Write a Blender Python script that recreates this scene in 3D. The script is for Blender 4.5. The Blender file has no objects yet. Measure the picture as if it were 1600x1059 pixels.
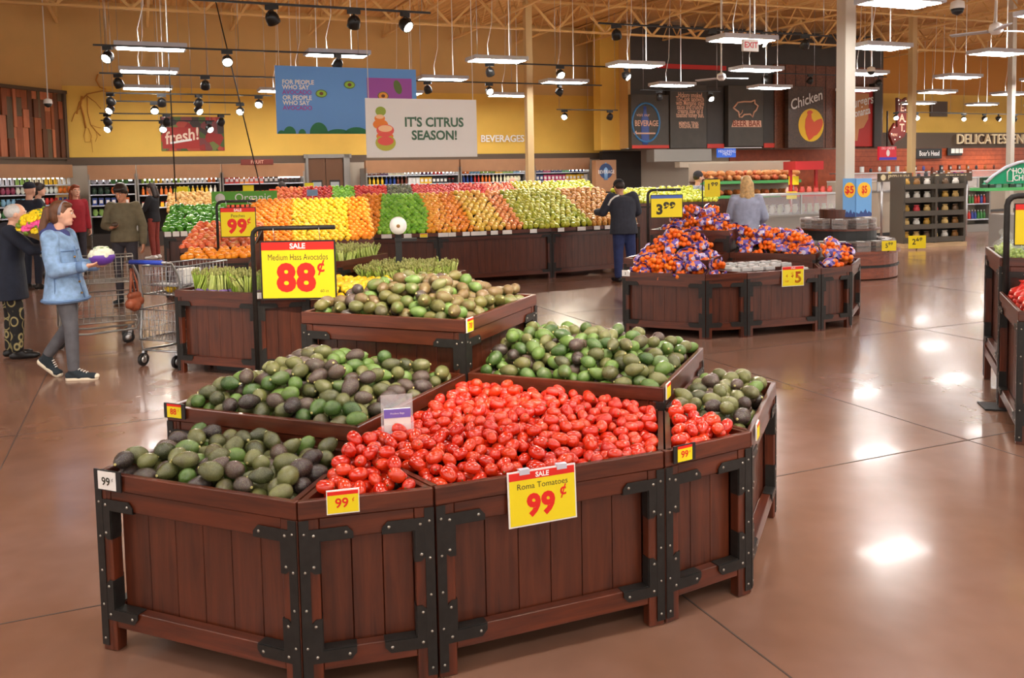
import bpy, bmesh, math, random
import numpy as np
from mathutils import Vector, Matrix

sc = bpy.context.scene
COL = sc.collection
R = math.radians
rnd = random.Random(7)

# ------------------------------------------------------------------ camera, world, exposure
CAM_H, F, PIT, ROL, PPY = 1.8, 1362.12, R(3.98935), R(1.11947), 369.2
cd = bpy.data.cameras.new('camera')
cam = bpy.data.objects.new('camera', cd)
COL.objects.link(cam)
cd.sensor_fit = 'HORIZONTAL'
cd.sensor_width = 36.0
cd.lens = F / 1600 * 36.0
cd.shift_y = -(529.5 - PPY) / 1600
cd.clip_end = 200
_fw = Vector((0, math.cos(PIT), -math.sin(PIT)))
_dn = Vector((0, -math.sin(PIT), -math.cos(PIT)))
_rt = Vector((1, 0, 0))
_r2 = _rt * math.cos(ROL) + _dn * math.sin(ROL)
_d2 = -_rt * math.sin(ROL) + _dn * math.cos(ROL)
_m = Matrix((_r2, -_d2, -_fw)).transposed().to_4x4()
_m.translation = (0, 0, CAM_H)
cam.matrix_world = _m
sc.camera = cam

world = bpy.data.worlds.new('store_air')
sc.world = world
world.use_nodes = True
world.node_tree.nodes['Background'].inputs[0].default_value = (1.0, 0.93, 0.84, 1)
world.node_tree.nodes['Background'].inputs[1].default_value = .85
sc.view_settings.view_transform = 'Standard'
sc.view_settings.look = 'None'
sc.view_settings.gamma = 1
sc.view_settings.exposure = 1.08
sc.view_settings.use_curve_mapping = False
try:
    sc.cycles.use_denoising = True
    sc.cycles.max_bounces = 6
    sc.cycles.diffuse_bounces = 3
    sc.cycles.glossy_bounces = 3
    sc.cycles.transmission_bounces = 4
    sc.cycles.transparent_max_bounces = 8
    sc.cycles.sample_clamp_indirect = 6
    sc.cycles.caustics_reflective = False
    sc.cycles.caustics_refractive = False
except Exception:
    pass

LAMP = 20.0          # radiance of the hanging panel lamps
SPOT = 260.0         # watts of a lit track spotlight

# ------------------------------------------------------------------ surveying helpers
def ray(px, py):
    a, b = px - 800, py - PPY
    u = a * math.cos(ROL) - b * math.sin(ROL)
    v = a * math.sin(ROL) + b * math.cos(ROL)
    return Vector((u, F * math.cos(PIT) - v * math.sin(PIT), -F * math.sin(PIT) - v * math.cos(PIT)))
O = Vector((0, 0, CAM_H))
def at(px, py, Y):
    r = ray(px, py)
    return O + r * (Y / r.y)
def gz(px, py, z=0.0):
    r = ray(px, py)
    return O + r * ((z - CAM_H) / r.z)
AX = R(23.0)                    # the store's grid runs at this angle
CX, SX = math.cos(AX), math.sin(AX)
def W(p, q, z=0.0):
    return Vector((p * CX - q * SX, p * SX + q * CX, z))
def onq(px, py, q):
    r = ray(px, py)
    return O + r * (q / (-r.x * SX + r.y * CX))
def pq(v):
    return (v.x * CX + v.y * SX, -v.x * SX + v.y * CX, v.z)

# ------------------------------------------------------------------ materials
def lin(c):
    c = c / 255.0
    return c / 12.92 if c <= 0.04045 else ((c + 0.055) / 1.055) ** 2.4
def rgb(r, g, b):
    return (lin(r), lin(g), lin(b), 1.0)
def new_mat(name):
    m = bpy.data.materials.new(name)
    m.use_nodes = True
    return m, m.node_tree.nodes, m.node_tree.links, m.node_tree.nodes['Principled BSDF']
def mat(name, col, rough=0.5, metal=0.0, spec=0.5, var=0.0, scale=8.0, bump=0.0, bscale=60.0, coat=0.0, stretch=None):
    m, N, L, b = new_mat(name)
    b.inputs['Base Color'].default_value = col
    b.inputs['Roughness'].default_value = rough
    b.inputs['Metallic'].default_value = metal
    b.inputs['Specular IOR Level'].default_value = spec
    b.inputs['Coat Weight'].default_value = coat
    b.inputs['Coat Roughness'].default_value = 0.12
    if var or bump:
        tc = N.new('ShaderNodeTexCoord')
        mp = N.new('ShaderNodeMapping')
        L.new(tc.outputs['Object'], mp.inputs[0])
        if stretch: mp.inputs['Scale'].default_value = stretch
    if var:
        n = N.new('ShaderNodeTexNoise'); n.inputs['Scale'].default_value = scale
        n.inputs['Detail'].default_value = 4
        L.new(mp.outputs[0], n.inputs['Vector'])
        r = N.new('ShaderNodeValToRGB')
        r.color_ramp.elements[0].position = .3; r.color_ramp.elements[1].position = .7
        r.color_ramp.elements[0].color = [max(0, c * (1 - var)) for c in col[:3]] + [1]
        r.color_ramp.elements[1].color = [min(1, c * (1 + var)) for c in col[:3]] + [1]
        L.new(n.outputs['Fac'], r.inputs[0]); L.new(r.outputs[0], b.inputs['Base Color'])
    if bump:
        n2 = N.new('ShaderNodeTexNoise'); n2.inputs['Scale'].default_value = bscale
        L.new(mp.outputs[0], n2.inputs['Vector'])
        bp = N.new('ShaderNodeBump'); bp.inputs['Strength'].default_value = bump
        bp.inputs['Distance'].default_value = 0.004
        L.new(n2.outputs['Fac'], bp.inputs['Height']); L.new(bp.outputs[0], b.inputs['Normal'])
    return m
def emit(name, col, s):
    m, N, L, b = new_mat(name)
    b.inputs['Base Color'].default_value = (.02, .02, .02, 1)
    b.inputs['Emission Color'].default_value = col
    b.inputs['Emission Strength'].default_value = s
    return m
def wood(name, c0, c1, rough=0.3, axis=2, scale=1.0, coat=0.25):
    # long grain along one axis, dark pores, satin varnish
    m, N, L, b = new_mat(name)
    tc = N.new('ShaderNodeTexCoord'); mp = N.new('ShaderNodeMapping')
    s = [16 * scale] * 3; s[axis] = 1.3 * scale
    mp.inputs['Scale'].default_value = s
    L.new(tc.outputs['Object'], mp.inputs[0])
    n = N.new('ShaderNodeTexNoise'); n.inputs['Scale'].default_value = 1.6
    n.inputs['Detail'].default_value = 6; n.inputs['Roughness'].default_value = .62; n.inputs['Distortion'].default_value = .5
    L.new(mp.outputs[0], n.inputs['Vector'])
    r = N.new('ShaderNodeValToRGB')
    r.color_ramp.elements[0].position = .28; r.color_ramp.elements[1].position = .74
    r.color_ramp.elements[0].color = c0; r.color_ramp.elements[1].color = c1
    L.new(n.outputs['Fac'], r.inputs[0])
    n3 = N.new('ShaderNodeTexNoise'); n3.inputs['Scale'].default_value = 2.2
    L.new(tc.outputs['Object'], n3.inputs['Vector'])
    mx = N.new('ShaderNodeMix'); mx.data_type = 'RGBA'; mx.blend_type = 'MULTIPLY'
    mx.inputs[0].default_value = .45
    r3 = N.new('ShaderNodeValToRGB'); r3.color_ramp.elements[0].color = (.55, .5, .48, 1); r3.color_ramp.elements[0].position = .3
    r3.color_ramp.elements[1].position = .7
    L.new(n3.outputs['Fac'], r3.inputs[0])
    L.new(r.outputs[0], mx.inputs[6]); L.new(r3.outputs[0], mx.inputs[7])
    L.new(mx.outputs[2], b.inputs['Base Color'])
    b.inputs['Roughness'].default_value = rough
    b.inputs['Coat Weight'].default_value = coat; b.inputs['Coat Roughness'].default_value = .2
    bp = N.new('ShaderNodeBump'); bp.inputs['Strength'].default_value = .15; bp.inputs['Distance'].default_value = .002
    L.new(n.outputs['Fac'], bp.inputs['Height']); L.new(bp.outputs[0], b.inputs['Normal'])
    return m
def fruit_mat(name, cols, rough=.35, bump=0.0, bscale=80, spec=.5, speck=None, coat=0.0):
    # skin colour picked per fruit from a ramp, mottled over its surface
    m, N, L, b = new_mat(name)
    oi = N.new('ShaderNodeObjectInfo'); tc = N.new('ShaderNodeTexCoord')
    n = N.new('ShaderNodeTexNoise'); n.inputs['Scale'].default_value = 22; n.inputs['Detail'].default_value = 3
    L.new(tc.outputs['Object'], n.inputs['Vector'])
    ad = N.new('ShaderNodeMath'); ad.operation = 'MULTIPLY_ADD'; ad.inputs[1].default_value = .7; ad.inputs[2].default_value = -.35
    L.new(n.outputs['Fac'], ad.inputs[0])
    ad2 = N.new('ShaderNodeMath'); ad2.operation = 'ADD'; ad2.use_clamp = True
    L.new(oi.outputs['Random'], ad2.inputs[0]); L.new(ad.outputs[0], ad2.inputs[1])
    r = N.new('ShaderNodeValToRGB')
    e = r.color_ramp.elements
    while len(e) < len(cols): e.new(.5)
    for i, c in enumerate(cols):
        e[i].position = i / (len(cols) - 1); e[i].color = c
    L.new(ad2.outputs[0], r.inputs[0]); out = r.outputs[0]
    if speck:
        v = N.new('ShaderNodeTexVoronoi'); v.inputs['Scale'].default_value = 260
        L.new(tc.outputs['Object'], v.inputs['Vector'])
        rr = N.new('ShaderNodeValToRGB'); rr.color_ramp.elements[0].position = .12; rr.color_ramp.elements[1].position = .3
        rr.color_ramp.elements[0].color = (1, 1, 1, 1); rr.color_ramp.elements[1].color = (0, 0, 0, 1)
        L.new(v.outputs['Distance'], rr.inputs[0])
        ml = N.new('ShaderNodeMath'); ml.operation = 'MULTIPLY'; ml.inputs[1].default_value = .5
        L.new(rr.outputs[0], ml.inputs[0])
        mx = N.new('ShaderNodeMix'); mx.data_type = 'RGBA'; L.new(ml.outputs[0], mx.inputs[0])
        L.new(out, mx.inputs[6]); mx.inputs[7].default_value = speck; out = mx.outputs[2]
    L.new(out, b.inputs['Base Color'])
    b.inputs['Roughness'].default_value = rough; b.inputs['Specular IOR Level'].default_value = spec
    b.inputs['Coat Weight'].default_value = coat; b.inputs['Coat Roughness'].default_value = .1
    if bump:
        v2 = N.new('ShaderNodeTexVoronoi'); v2.inputs['Scale'].default_value = bscale
        L.new(tc.outputs['Object'], v2.inputs['Vector'])
        bp = N.new('ShaderNodeBump'); bp.inputs['Strength'].default_value = bump; bp.inputs['Distance'].default_value = .003
        L.new(v2.outputs['Distance'], bp.inputs['Height']); L.new(bp.outputs[0], b.inputs['Normal'])
    return m
def tint_mat(name, rough=.4, spec=.5, band=None):
    # colour set on each object
    m, N, L, b = new_mat(name)
    oi = N.new('ShaderNodeObjectInfo')
    out = oi.outputs['Color']
    L.new(out, b.inputs['Base Color'])
    b.inputs['Roughness'].default_value = rough
    return m
def glass(name, col=(1, 1, 1, 1), rough=.02, alpha=.25):
    m, N, L, b = new_mat(name)
    b.inputs['Base Color'].default_value = col
    b.inputs['Roughness'].default_value = rough
    b.inputs['Alpha'].default_value = alpha
    b.inputs['Specular IOR Level'].default_value = .8
    return m

M = {}
M['wood'] = wood('dark_cherry_wood', rgb(56, 24, 14), rgb(112, 52, 29), .32)
M['woodh'] = wood('dark_cherry_wood_level_grain', rgb(58, 25, 15), rgb(114, 53, 30), .32, 0)
M['panel'] = wood('cherry_plank', rgb(66, 30, 18), rgb(106, 52, 31), .36)
M['black'] = mat('black_iron', rgb(38, 36, 34), .45, .3, .5, .25, 30)
M['rivet'] = mat('steel_rivet', rgb(170, 165, 155), .3, .9)
M['liner'] = mat('dark_liner', rgb(40, 34, 30), .8)
M['blackp'] = mat('black_plastic', rgb(26, 26, 27), .4)
M['white'] = mat('white_card', rgb(236, 234, 230), .6)
M['steel'] = mat('steel', rgb(190, 190, 192), .28, .85)
M['chrome'] = mat('wire_chrome', rgb(176, 178, 180), .3, .75)
M['yellow'] = mat('yellow_card', rgb(238, 216, 20), .5)
M['redp'] = mat('red_print', rgb(226, 36, 24), .45)
M['inkd'] = mat('dark_ink', rgb(50, 46, 30), .6)
M['inkw'] = mat('white_ink', rgb(245, 243, 240), .6)
M['green'] = mat('green_ink', rgb(74, 112, 88), .6)
M['lamp'] = emit('lamp_diffuser', (1.0, .97, .93, 1), LAMP)
M['bulb'] = emit('spot_bulb', (1.0, .88, .68, 1), 30)
M['upfill'] = emit('lamp_top_glow', (1.0, .95, .88, 1), 10)  # added glow that lifts the dark ceiling
M['lampbody'] = mat('lamp_white_enamel', rgb(205, 210, 222), .35)
M['tint'] = tint_mat('printed_pack', .35)
M['tintm'] = tint_mat('painted_matt', .7)

# ------------------------------------------------------------------ mesh builder
class MB:
    def __init__(s):
        s.v, s.f, s.mi, s.sm = [], [], [], []
    def add(s, verts, faces, mi=0, smooth=False, T=None):
        o = len(s.v)
        if T is not None: verts = [T @ Vector(p) for p in verts]
        s.v += [tuple(p) for p in verts]
        for f in faces:
            s.f.append(tuple(i + o for i in f)); s.mi.append(mi); s.sm.append(smooth)
        return s
    def box(s, c, d, mi=0, T=None, rz=0.0):
        x, y, z = d[0] / 2, d[1] / 2, d[2] / 2
        vs = [Vector((a * x, b * y, e * z)) for e in (-1, 1) for b in (-1, 1) for a in (-1, 1)]
        if rz: vs = [Matrix.Rotation(rz, 3, 'Z') @ v for v in vs]
        vs = [v + Vector(c) for v in vs]
        return s.add(vs, [(0, 2, 3, 1), (4, 5, 7, 6), (0, 1, 5, 4), (2, 6, 7, 3), (0, 4, 6, 2), (1, 3, 7, 5)], mi, False, T)
    def bar(s, a, b, w, h, mi=0, up=(0, 0, 1)):
        # square bar from a to b
        a, b = Vector(a), Vector(b); d = b - a; L_ = d.length
        if L_ < 1e-6: return s
        d.normalize(); u = Vector(up)
        x = d.cross(u)
        if x.length < 1e-4: x = d.cross(Vector((1, 0, 0)))
        x.normalize(); z = x.cross(d)
        T = Matrix((x, d, z)).transposed().to_4x4(); T.translation = (a + b) / 2
        return s.box((0, 0, 0), (w, L_, h), mi, T)
    def tube(s, a, b, r, n=8, r1=None, mi=0, smooth=True):
        a, b = Vector(a), Vector(b); r1 = r if r1 is None else r1
        d = (b - a)
        if d.length < 1e-7: return s
        d.normalize()
        x = d.orthogonal().normalized(); y = d.cross(x)
        vs = []
        for c, rr in ((a, r), (b, r1)):
            for i in range(n):
                t = 2 * math.pi * i / n
                vs.append(c + x * (rr * math.cos(t)) + y * (rr * math.sin(t)))
        s.add(vs, [(i, (i + 1) % n, n + (i + 1) % n, n + i) for i in range(n)], mi, smooth)
        o = len(s.v) - 2 * n
        s.f.append(tuple(o + n - 1 - i for i in range(n))); s.mi.append(mi); s.sm.append(False)
        s.f.append(tuple(o + n + i for i in range(n))); s.mi.append(mi); s.sm.append(False)
        return s
    def path(s, pts, r, n=6, mi=0, closed=False):
        pts = [Vector(p) for p in pts]; k = len(pts)
        vs = []; prev = None
        for i, p in enumerate(pts):
            if closed: d = pts[(i + 1) % k] - pts[i - 1]
            else: d = pts[min(i + 1, k - 1)] - pts[max(i - 1, 0)]
            d.normalize()
            x = d.orthogonal().normalized() if prev is None else (prev - d * prev.dot(d)).normalized()
            prev = x; y = d.cross(x)
            rr = r[i] if isinstance(r, (list, tuple)) else r
            vs += [p + x * (rr * math.cos(2 * math.pi * j / n)) + y * (rr * math.sin(2 * math.pi * j / n)) for j in range(n)]
        fs = []
        for i in range(k if closed else k - 1):
            a, b = i * n, ((i + 1) % k) * n
            fs += [(a + j, a + (j + 1) % n, b + (j + 1) % n, b + j) for j in range(n)]
        if not closed:
            fs.append(tuple(range(n - 1, -1, -1))); fs.append(tuple((k - 1) * n + j for j in range(n)))
        return s.add(vs, fs, mi, True)
    def lathe(s, prof, n=16, T=None, mi=0, smooth=True, sx=1.0, sy=1.0):
        vs, fs = [], []
        k = len(prof)
        for (r, z) in prof:
            for j in range(n):
                t = 2 * math.pi * j / n
                vs.append((r * math.cos(t) * sx, r * math.sin(t) * sy, z))
        for i in range(k - 1):
            fs += [(i * n + j, i * n + (j + 1) % n, (i + 1) * n + (j + 1) % n, (i + 1) * n + j) for j in range(n)]
        fs.append(tuple(range(n - 1, -1, -1))); fs.append(tuple((k - 1) * n + j for j in range(n)))
        return s.add(vs, fs, mi, smooth, T)
    def ball(s, c, r, nu=12, nv=8, mi=0, T=None):
        if not isinstance(r, (tuple, list)): r = (r, r, r)
        prof = [(math.sin(math.pi * i / nv), -math.cos(math.pi * i / nv)) for i in range(nv + 1)]
        prof[0] = (.02, -1); prof[-1] = (.02, 1)
        Q = Matrix.Translation(c) @ Matrix.Diagonal((r[0], r[1], r[2], 1))
        return s.lathe(prof, nu, Q if T is None else T @ Q, mi)
    def prism(s, poly, d, T=None, mi=0, z0=0.0):
        # 2-D outline extruded from z0 to z0+d in the local frame
        n = len(poly)
        area = sum(poly[i][0] * poly[(i + 1) % n][1] - poly[(i + 1) % n][0] * poly[i][1] for i in range(n))
        if area < 0: poly = poly[::-1]
        vs = [(p[0], p[1], z0) for p in poly] + [(p[0], p[1], z0 + d) for p in poly]
        fs = [tuple(range(n - 1, -1, -1)), tuple(range(n, 2 * n))] + [(i, (i + 1) % n, n + (i + 1) % n, n + i) for i in range(n)]
        return s.add(vs, fs, mi, False, T)
    def build(s, name, mats, parent=None, bevel=0.0, loc=None):
        me = bpy.data.meshes.new(name)
        me.from_pydata(s.v, [], s.f)
        if not isinstance(mats, (list, tuple)): mats = [mats]
        for m in mats: me.materials.append(M[m] if isinstance(m, str) else m)
        me.polygons.foreach_set('material_index', s.mi)
        me.polygons.foreach_set('use_smooth', s.sm)
        me.update()
        o = bpy.data.objects.new(name, me)
        COL.objects.link(o)
        if parent: o.parent = parent
        if loc is not None: o.location = loc
        if bevel:
            b = o.modifiers.new('edge', 'BEVEL'); b.width = bevel; b.segments = 1; b.limit_method = 'ANGLE'
        return o

def tag(o, label=None, cat=None, group=None, kind=None):
    if label: o['label'] = label
    if cat: o['category'] = cat
    if group: o['group'] = group
    if kind: o['kind'] = kind
    return o
def thing(name, loc, rz=0.0, label=None, cat=None, group=None):
    o = bpy.data.objects.new(name, None)
    o.empty_display_size = .1
    COL.objects.link(o)
    o.location = loc; o.rotation_euler = (0, 0, rz)
    return tag(o, label, cat, group)
def copy_tree(o, parent=None, label=None, group=None, mw=None):
    c = o.copy(); COL.objects.link(c)
    if parent: c.parent = parent
    if label: c['label'] = label
    if group: c['group'] = group
    if mw is not None: c.matrix_basis = mw
    for ch in list(o.children): copy_tree(ch, c)
    return c
def frame(o, ang, tilt=0.0):
    # matrix of an upright board: x to the right along ang, y up, z out of its face
    r = Vector((math.cos(ang), math.sin(ang), 0)); u = Vector((0, 0, 1)); n = r.cross(u)
    m = Matrix((r, u, n)).transposed().to_4x4()
    if tilt: m = m @ Matrix.Rotation(tilt, 4, 'X')
    m.translation = Vector(o)
    return m
_scratch = bpy.data.scenes.new('scratch')      # meshes from text and modifiers are evaluated here, then it is removed
def settle(ob):
    _scratch.collection.objects.link(ob)
    vl = _scratch.view_layers[0]; vl.update()
    me = bpy.data.meshes.new_from_object(ob.evaluated_get(vl.depsgraph))
    _scratch.collection.objects.unlink(ob)
    return me
_tc = {}
def text_geo(s, size, bold=0.0, sx=1.0, shear=0.0, align='CENTER', gap=1.0):
    key = (s, size, bold, sx, shear, align, gap)
    if key in _tc: return _tc[key]
    cu = bpy.data.curves.new('t', 'FONT'); cu.body = s; cu.size = size; cu.offset = bold * size
    cu.align_x = align; cu.align_y = 'CENTER'; cu.shear = shear; cu.space_character = gap; cu.space_line = .85
    cu.resolution_u = 3; cu.extrude = 0.0
    ob = bpy.data.objects.new('t', cu)
    me = settle(ob)
    vs = [(v.co.x * sx, v.co.y, 0.0) for v in me.vertices]; fs = [tuple(p.vertices) for p in me.polygons]
    bpy.data.objects.remove(ob); bpy.data.curves.remove(cu); bpy.data.meshes.remove(me)
    _tc[key] = (vs, fs)
    return vs, fs
def text(s, size, T, mm, parent=None, name='lettering', z=.0035, **k):
    vs, fs = text_geo(s, size, **k)
    b = MB(); b.add([(v[0], v[1], z) for v in vs], fs, 0, False, T)
    return b.build(name, mm, parent)
# ------------------------------------------------------------------ floor
def floor_mat():
    m, N, L, b = new_mat('polished_stained_concrete')
    tc = N.new('ShaderNodeTexCoord')
    n = N.new('ShaderNodeTexNoise'); n.inputs['Scale'].default_value = .55; n.inputs['Detail'].default_value = 3
    n.inputs['Roughness'].default_value = .6
    L.new(tc.outputs['Object'], n.inputs['Vector'])
    r = N.new('ShaderNodeValToRGB'); e = r.color_ramp.elements
    e[0].position = .33; e[1].position = .68
    e[0].color = rgb(130, 92, 70); e[1].color = rgb(141, 108, 95)
    L.new(n.outputs['Fac'], r.inputs[0])
    n2 = N.new('ShaderNodeTexNoise'); n2.inputs['Scale'].default_value = 3.5; n2.inputs['Detail'].default_value = 2
    L.new(tc.outputs['Object'], n2.inputs['Vector'])
    r2 = N.new('ShaderNodeValToRGB'); r2.color_ramp.elements[0].color = (.84, .82, .8, 1); r2.color_ramp.elements[0].position = .35
    r2.color_ramp.elements[1].position = .65
    L.new(n2.outputs['Fac'], r2.inputs[0])
    mx = N.new('ShaderNodeMix'); mx.data_type = 'RGBA'; mx.blend_type = 'MULTIPLY'; mx.inputs[0].default_value = .8
    L.new(r.outputs[0], mx.inputs[6]); L.new(r2.outputs[0], mx.inputs[7])
    L.new(mx.outputs[2], b.inputs['Base Color'])
    r3 = N.new('ShaderNodeMapRange'); r3.inputs[3].default_value = .17; r3.inputs[4].default_value = .24
    b.inputs['Coat Weight'].default_value = .14; b.inputs['Coat Roughness'].default_value = .06
    L.new(n2.outputs['Fac'], r3.inputs[0]); L.new(r3.outputs[0], b.inputs['Roughness'])
    b.inputs['Specular IOR Level'].default_value = .5
    bp = N.new('ShaderNodeBump'); bp.inputs['Strength'].default_value = .01; bp.inputs['Distance'].default_value = .005
    n4 = N.new('ShaderNodeTexNoise'); n4.inputs['Scale'].default_value = .8
    L.new(tc.outputs['Object'], n4.inputs['Vector'])
    L.new(n4.outputs['Fac'], bp.inputs['Height']); L.new(bp.outputs[0], b.inputs['Normal'])
    return m
b = MB(); b.box((0, 0, -.05), (90, 80, .1)); fl = b.build('floor', floor_mat(), loc=(8, 20, 0)); tag(fl, kind='structure')
# saw-cut control joints in the slab
jm = mat('joint_sealant', rgb(74, 56, 46), .7)
def joint(a, b_, w=.008):
    a, b_ = Vector(a), Vector(b_)
    m_ = MB(); m_.bar((a.x, a.y, .0005), (b_.x, b_.y, .0005), w, .003)
    return m_
q0 = pq(Vector((-2.12, 3.445, 0)))[1]
jj = MB()
for q in (1.05, 4.03, 7.1, 10.1, 13.1, 16.1, 19.1): jj.bar(W(-12, q, .0004), W(26, q, .0004), .008, .002)
for p in (-6.9, -3.9, -.9, 2.05, 4.95, 7.95, 10.95, 13.95): jj.bar(W(p, -4, .0004), W(p, 24, .0004), .008, .002)
tag(jj.build('floor_joint', jm), kind='structure')

# ------------------------------------------------------------------ walls
QW = 28.0
M['ywall'] = mat('gold_paint', rgb(232, 188, 84), .7, var=.04, scale=1.5)
M['tanwall'] = mat('tan_paint', rgb(212, 172, 108), .75, var=.05, scale=1.2)
M['band'] = mat('brown_band', rgb(92, 74, 58), .6)
M['header'] = mat('dusty_brown_laminate', rgb(168, 122, 86), .5, var=.06, scale=3)
M['brick'] = mat('terracotta_tile', rgb(186, 86, 46), .45, var=.15, scale=6)
M['char'] = mat('charcoal_panel', rgb(60, 54, 49), .5, var=.1, scale=2)
M['cream'] = mat('cream_wall', rgb(190, 178, 160), .7)
M['grey'] = mat('grey_metal', rgb(150, 146, 140), .4, .3)
M['darkroom'] = mat('dark_recess', rgb(52, 46, 42), .8)
def wall(name, p0, p1, q, z0, z1, m, th=.15, kind='structure', parent=None):
    w = MB()
    c = W((p0 + p1) / 2, q + th / 2, (z0 + z1) / 2)
    w.box(c, (p1 - p0, th, z1 - z0), 0, None, AX)
    o = w.build(name, m, parent)
    if kind: tag(o, kind=kind)
    return o
P_CORNER = pq(onq(103, 250, QW))[0]
P_FL = pq(onq(984, 233, 26.0))[0]       # left end of the charcoal front
P_FR = pq(onq(1379, 230, 26.0))[0]
wall('wall_back', P_CORNER, 42, QW, 0, 2.55, 'cream')
wall('wall_back', P_CORNER, P_FL + 1, QW, 2.55, 4.6, 'ywall')
wall('wall_back', P_CORNER, P_FL + 1, QW, 4.6, 7.0, 'tanwall')
wall('trim_1', P_CORNER, P_FL, QW - .03, 2.33, 2.56, 'band', .06)
# left wall with the plank mural
cornr = W(P_CORNER, QW); ldir = Vector((-.30, -.954, 0)); lang = math.atan2(-ldir.y, -ldir.x)
def lwall(name, s0, s1, z0, z1, m, off=0.0, th=.15):
    w = MB(); c = cornr + ldir * ((s0 + s1) / 2); n = Vector((-ldir.y, ldir.x, 0))
    if n.x < 0: n = -n
    c = c - n * (th / 2) + n * off
    w.box((c.x, c.y, (z0 + z1) / 2), (s1 - s0, th, z1 - z0), 0, None, lang)
    return tag(w.build(name, m), kind='structure')
lwall('wall_left', -.2, 14, 0, 7.0, 'tanwall')
lwall('trim_2', 0, 14, 2.3, 2.52, 'band', .03)
# vertical plank mural: planks of different stain
pm = [wood('plank_grey', rgb(84, 70, 50), rgb(116, 96, 66), .6, 2), wood('plank_rust', rgb(138, 70, 34), rgb(178, 98, 54), .6, 2),
      wood('plank_salmon', rgb(186, 104, 66), rgb(214, 132, 90), .6, 2), wood('plank_umber', rgb(88, 48, 26), rgb(120, 70, 40), .6, 2), M['band']]
mu = MB(); n_ = Vector((-ldir.y, ldir.x, 0)); n_ = n_ if n_.x > 0 else -n_
rr = random.Random(5); s = .06
while s < 8.0:
    w_ = rr.choice((.1, .12, .16, .2)); z = 2.54
    while z < 4.36:
        h_ = min(rr.choice((.5, .8, 1.1, 1.8)), 4.36 - z)
        d_ = rr.choice((.03, .05, .08))
        c = cornr + ldir * (s + w_ / 2) + n_ * (d_ / 2)
        mu.box((c.x, c.y, z + h_ / 2), (w_ - .008, d_, h_ - .008), rr.choice((0, 1, 2, 3, 1, 3)), None, lang)
        z += h_
    s += w_
for (z0, z1) in ((4.36, 4.45), (2.5, 2.55)):
    c = cornr + ldir * 4 + n_ * .06; mu.box((c.x, c.y, (z0 + z1) / 2), (8.1, .12, z1 - z0), 4, None, lang)
c = cornr + ldir * .03 + n_ * .06; mu.box((c.x, c.y, 3.45), (.08, .12, 1.95), 4, None, lang)
tag(mu.build('plank_mural', pm), 'mural of mixed rust, salmon and grey vertical planks high on the angled wall', 'wall panel')
# red root drawing on the gold wall
ro = MB(); base = onq(135, 150, QW)
def wpt(px, py, d=.03): return onq(px, py, QW - d)
for pts, r_ in (([(120, 178), (124, 160), (136, 147), (160, 142), (178, 146)], .05), ([(128, 150), (126, 165), (131, 182), (134, 200)], .06),
                ([(136, 147), (137, 175), (142, 195), (150, 205), (157, 212)], .03), ([(134, 200), (131, 212), (133, 222), (141, 222), (143, 212), (138, 200)], .02),
                ([(143, 218), (144, 228), (145, 238)], .015), ([(112, 190), (116, 178), (126, 168)], .03), ([(142, 195), (150, 198), (158, 200)], .02),
                ([(150, 205), (152, 214), (149, 221)], .015), ([(136, 150), (150, 160), (158, 170)], .03), ([(153, 116), (150, 125), (156, 136), (166, 140)], .05)):
    ro.path([wpt(x, y) for x, y in pts], r_ * .4, 5)
tag(ro.build('root_ornament', mat('root_rust', rgb(196, 128, 44), .6)), 'rust coloured tangle of root lines mounted on the gold wall', 'wall ornament')

# deli facade in charcoal and timber, the opening beneath it
wall('wall_deli', P_FL, P_FR, 26.0, 2.66, 6.9, 'char', .3)
w = MB(); a = W(P_FL, 26.0); c_ = W(P_FL + .02, QW)
M['wside'] = M['ywall']
w.bar((a.x, a.y, 4.78), (c_.x, c_.y, 4.78), .1, 4.25); tag(w.build('wall_return', 'tanwall'), kind='structure')
pl = pq(onq(930, 200, 27.0))[0]
wall('wall_beverage', pl, P_FL, 26.6, 2.62, 7.0, 'ywall', .5)
wall('wall_kitchen', P_FL, P_FR, 27.8, 0, 2.7, 'cream', .1)
wall('trim_3', pq(onq(1028, 103, 25.9))[0], pq(onq(1135, 108, 25.9))[0], 25.9, onq(1080, 108, 25.9).z, onq(1080, 101, 25.9).z, mat('red_trim', rgb(206, 34, 24), .45), .1)
# right stretch of back wall: gold, brown band, terracotta tile
wall('wall_right', P_FR, 44, QW - .2, 2.62, 3.3, 'band', .2)
wall('wall_right', P_FR, 44, QW - .1, 3.3, 4.95, 'ywall', .1)
wall('wall_right', P_FR, 44, QW - .1, 4.95, 7.0, mat('ochre_paint', rgb(200, 132, 44), .7), .1)
wall('wall_right', P_FR - 6, 44, QW - .25, 0, 2.62, 'brick', .1)
w = MB()
for k in range(12): w.box(W((P_FR + 44) / 2, QW - .256, .3 + k * .2), (44 - P_FR, .01, .012), 0, None, AX)
tag(w.build('trim_4', mat('tile_grout', rgb(120, 48, 24), .7)), kind='structure')

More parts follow.
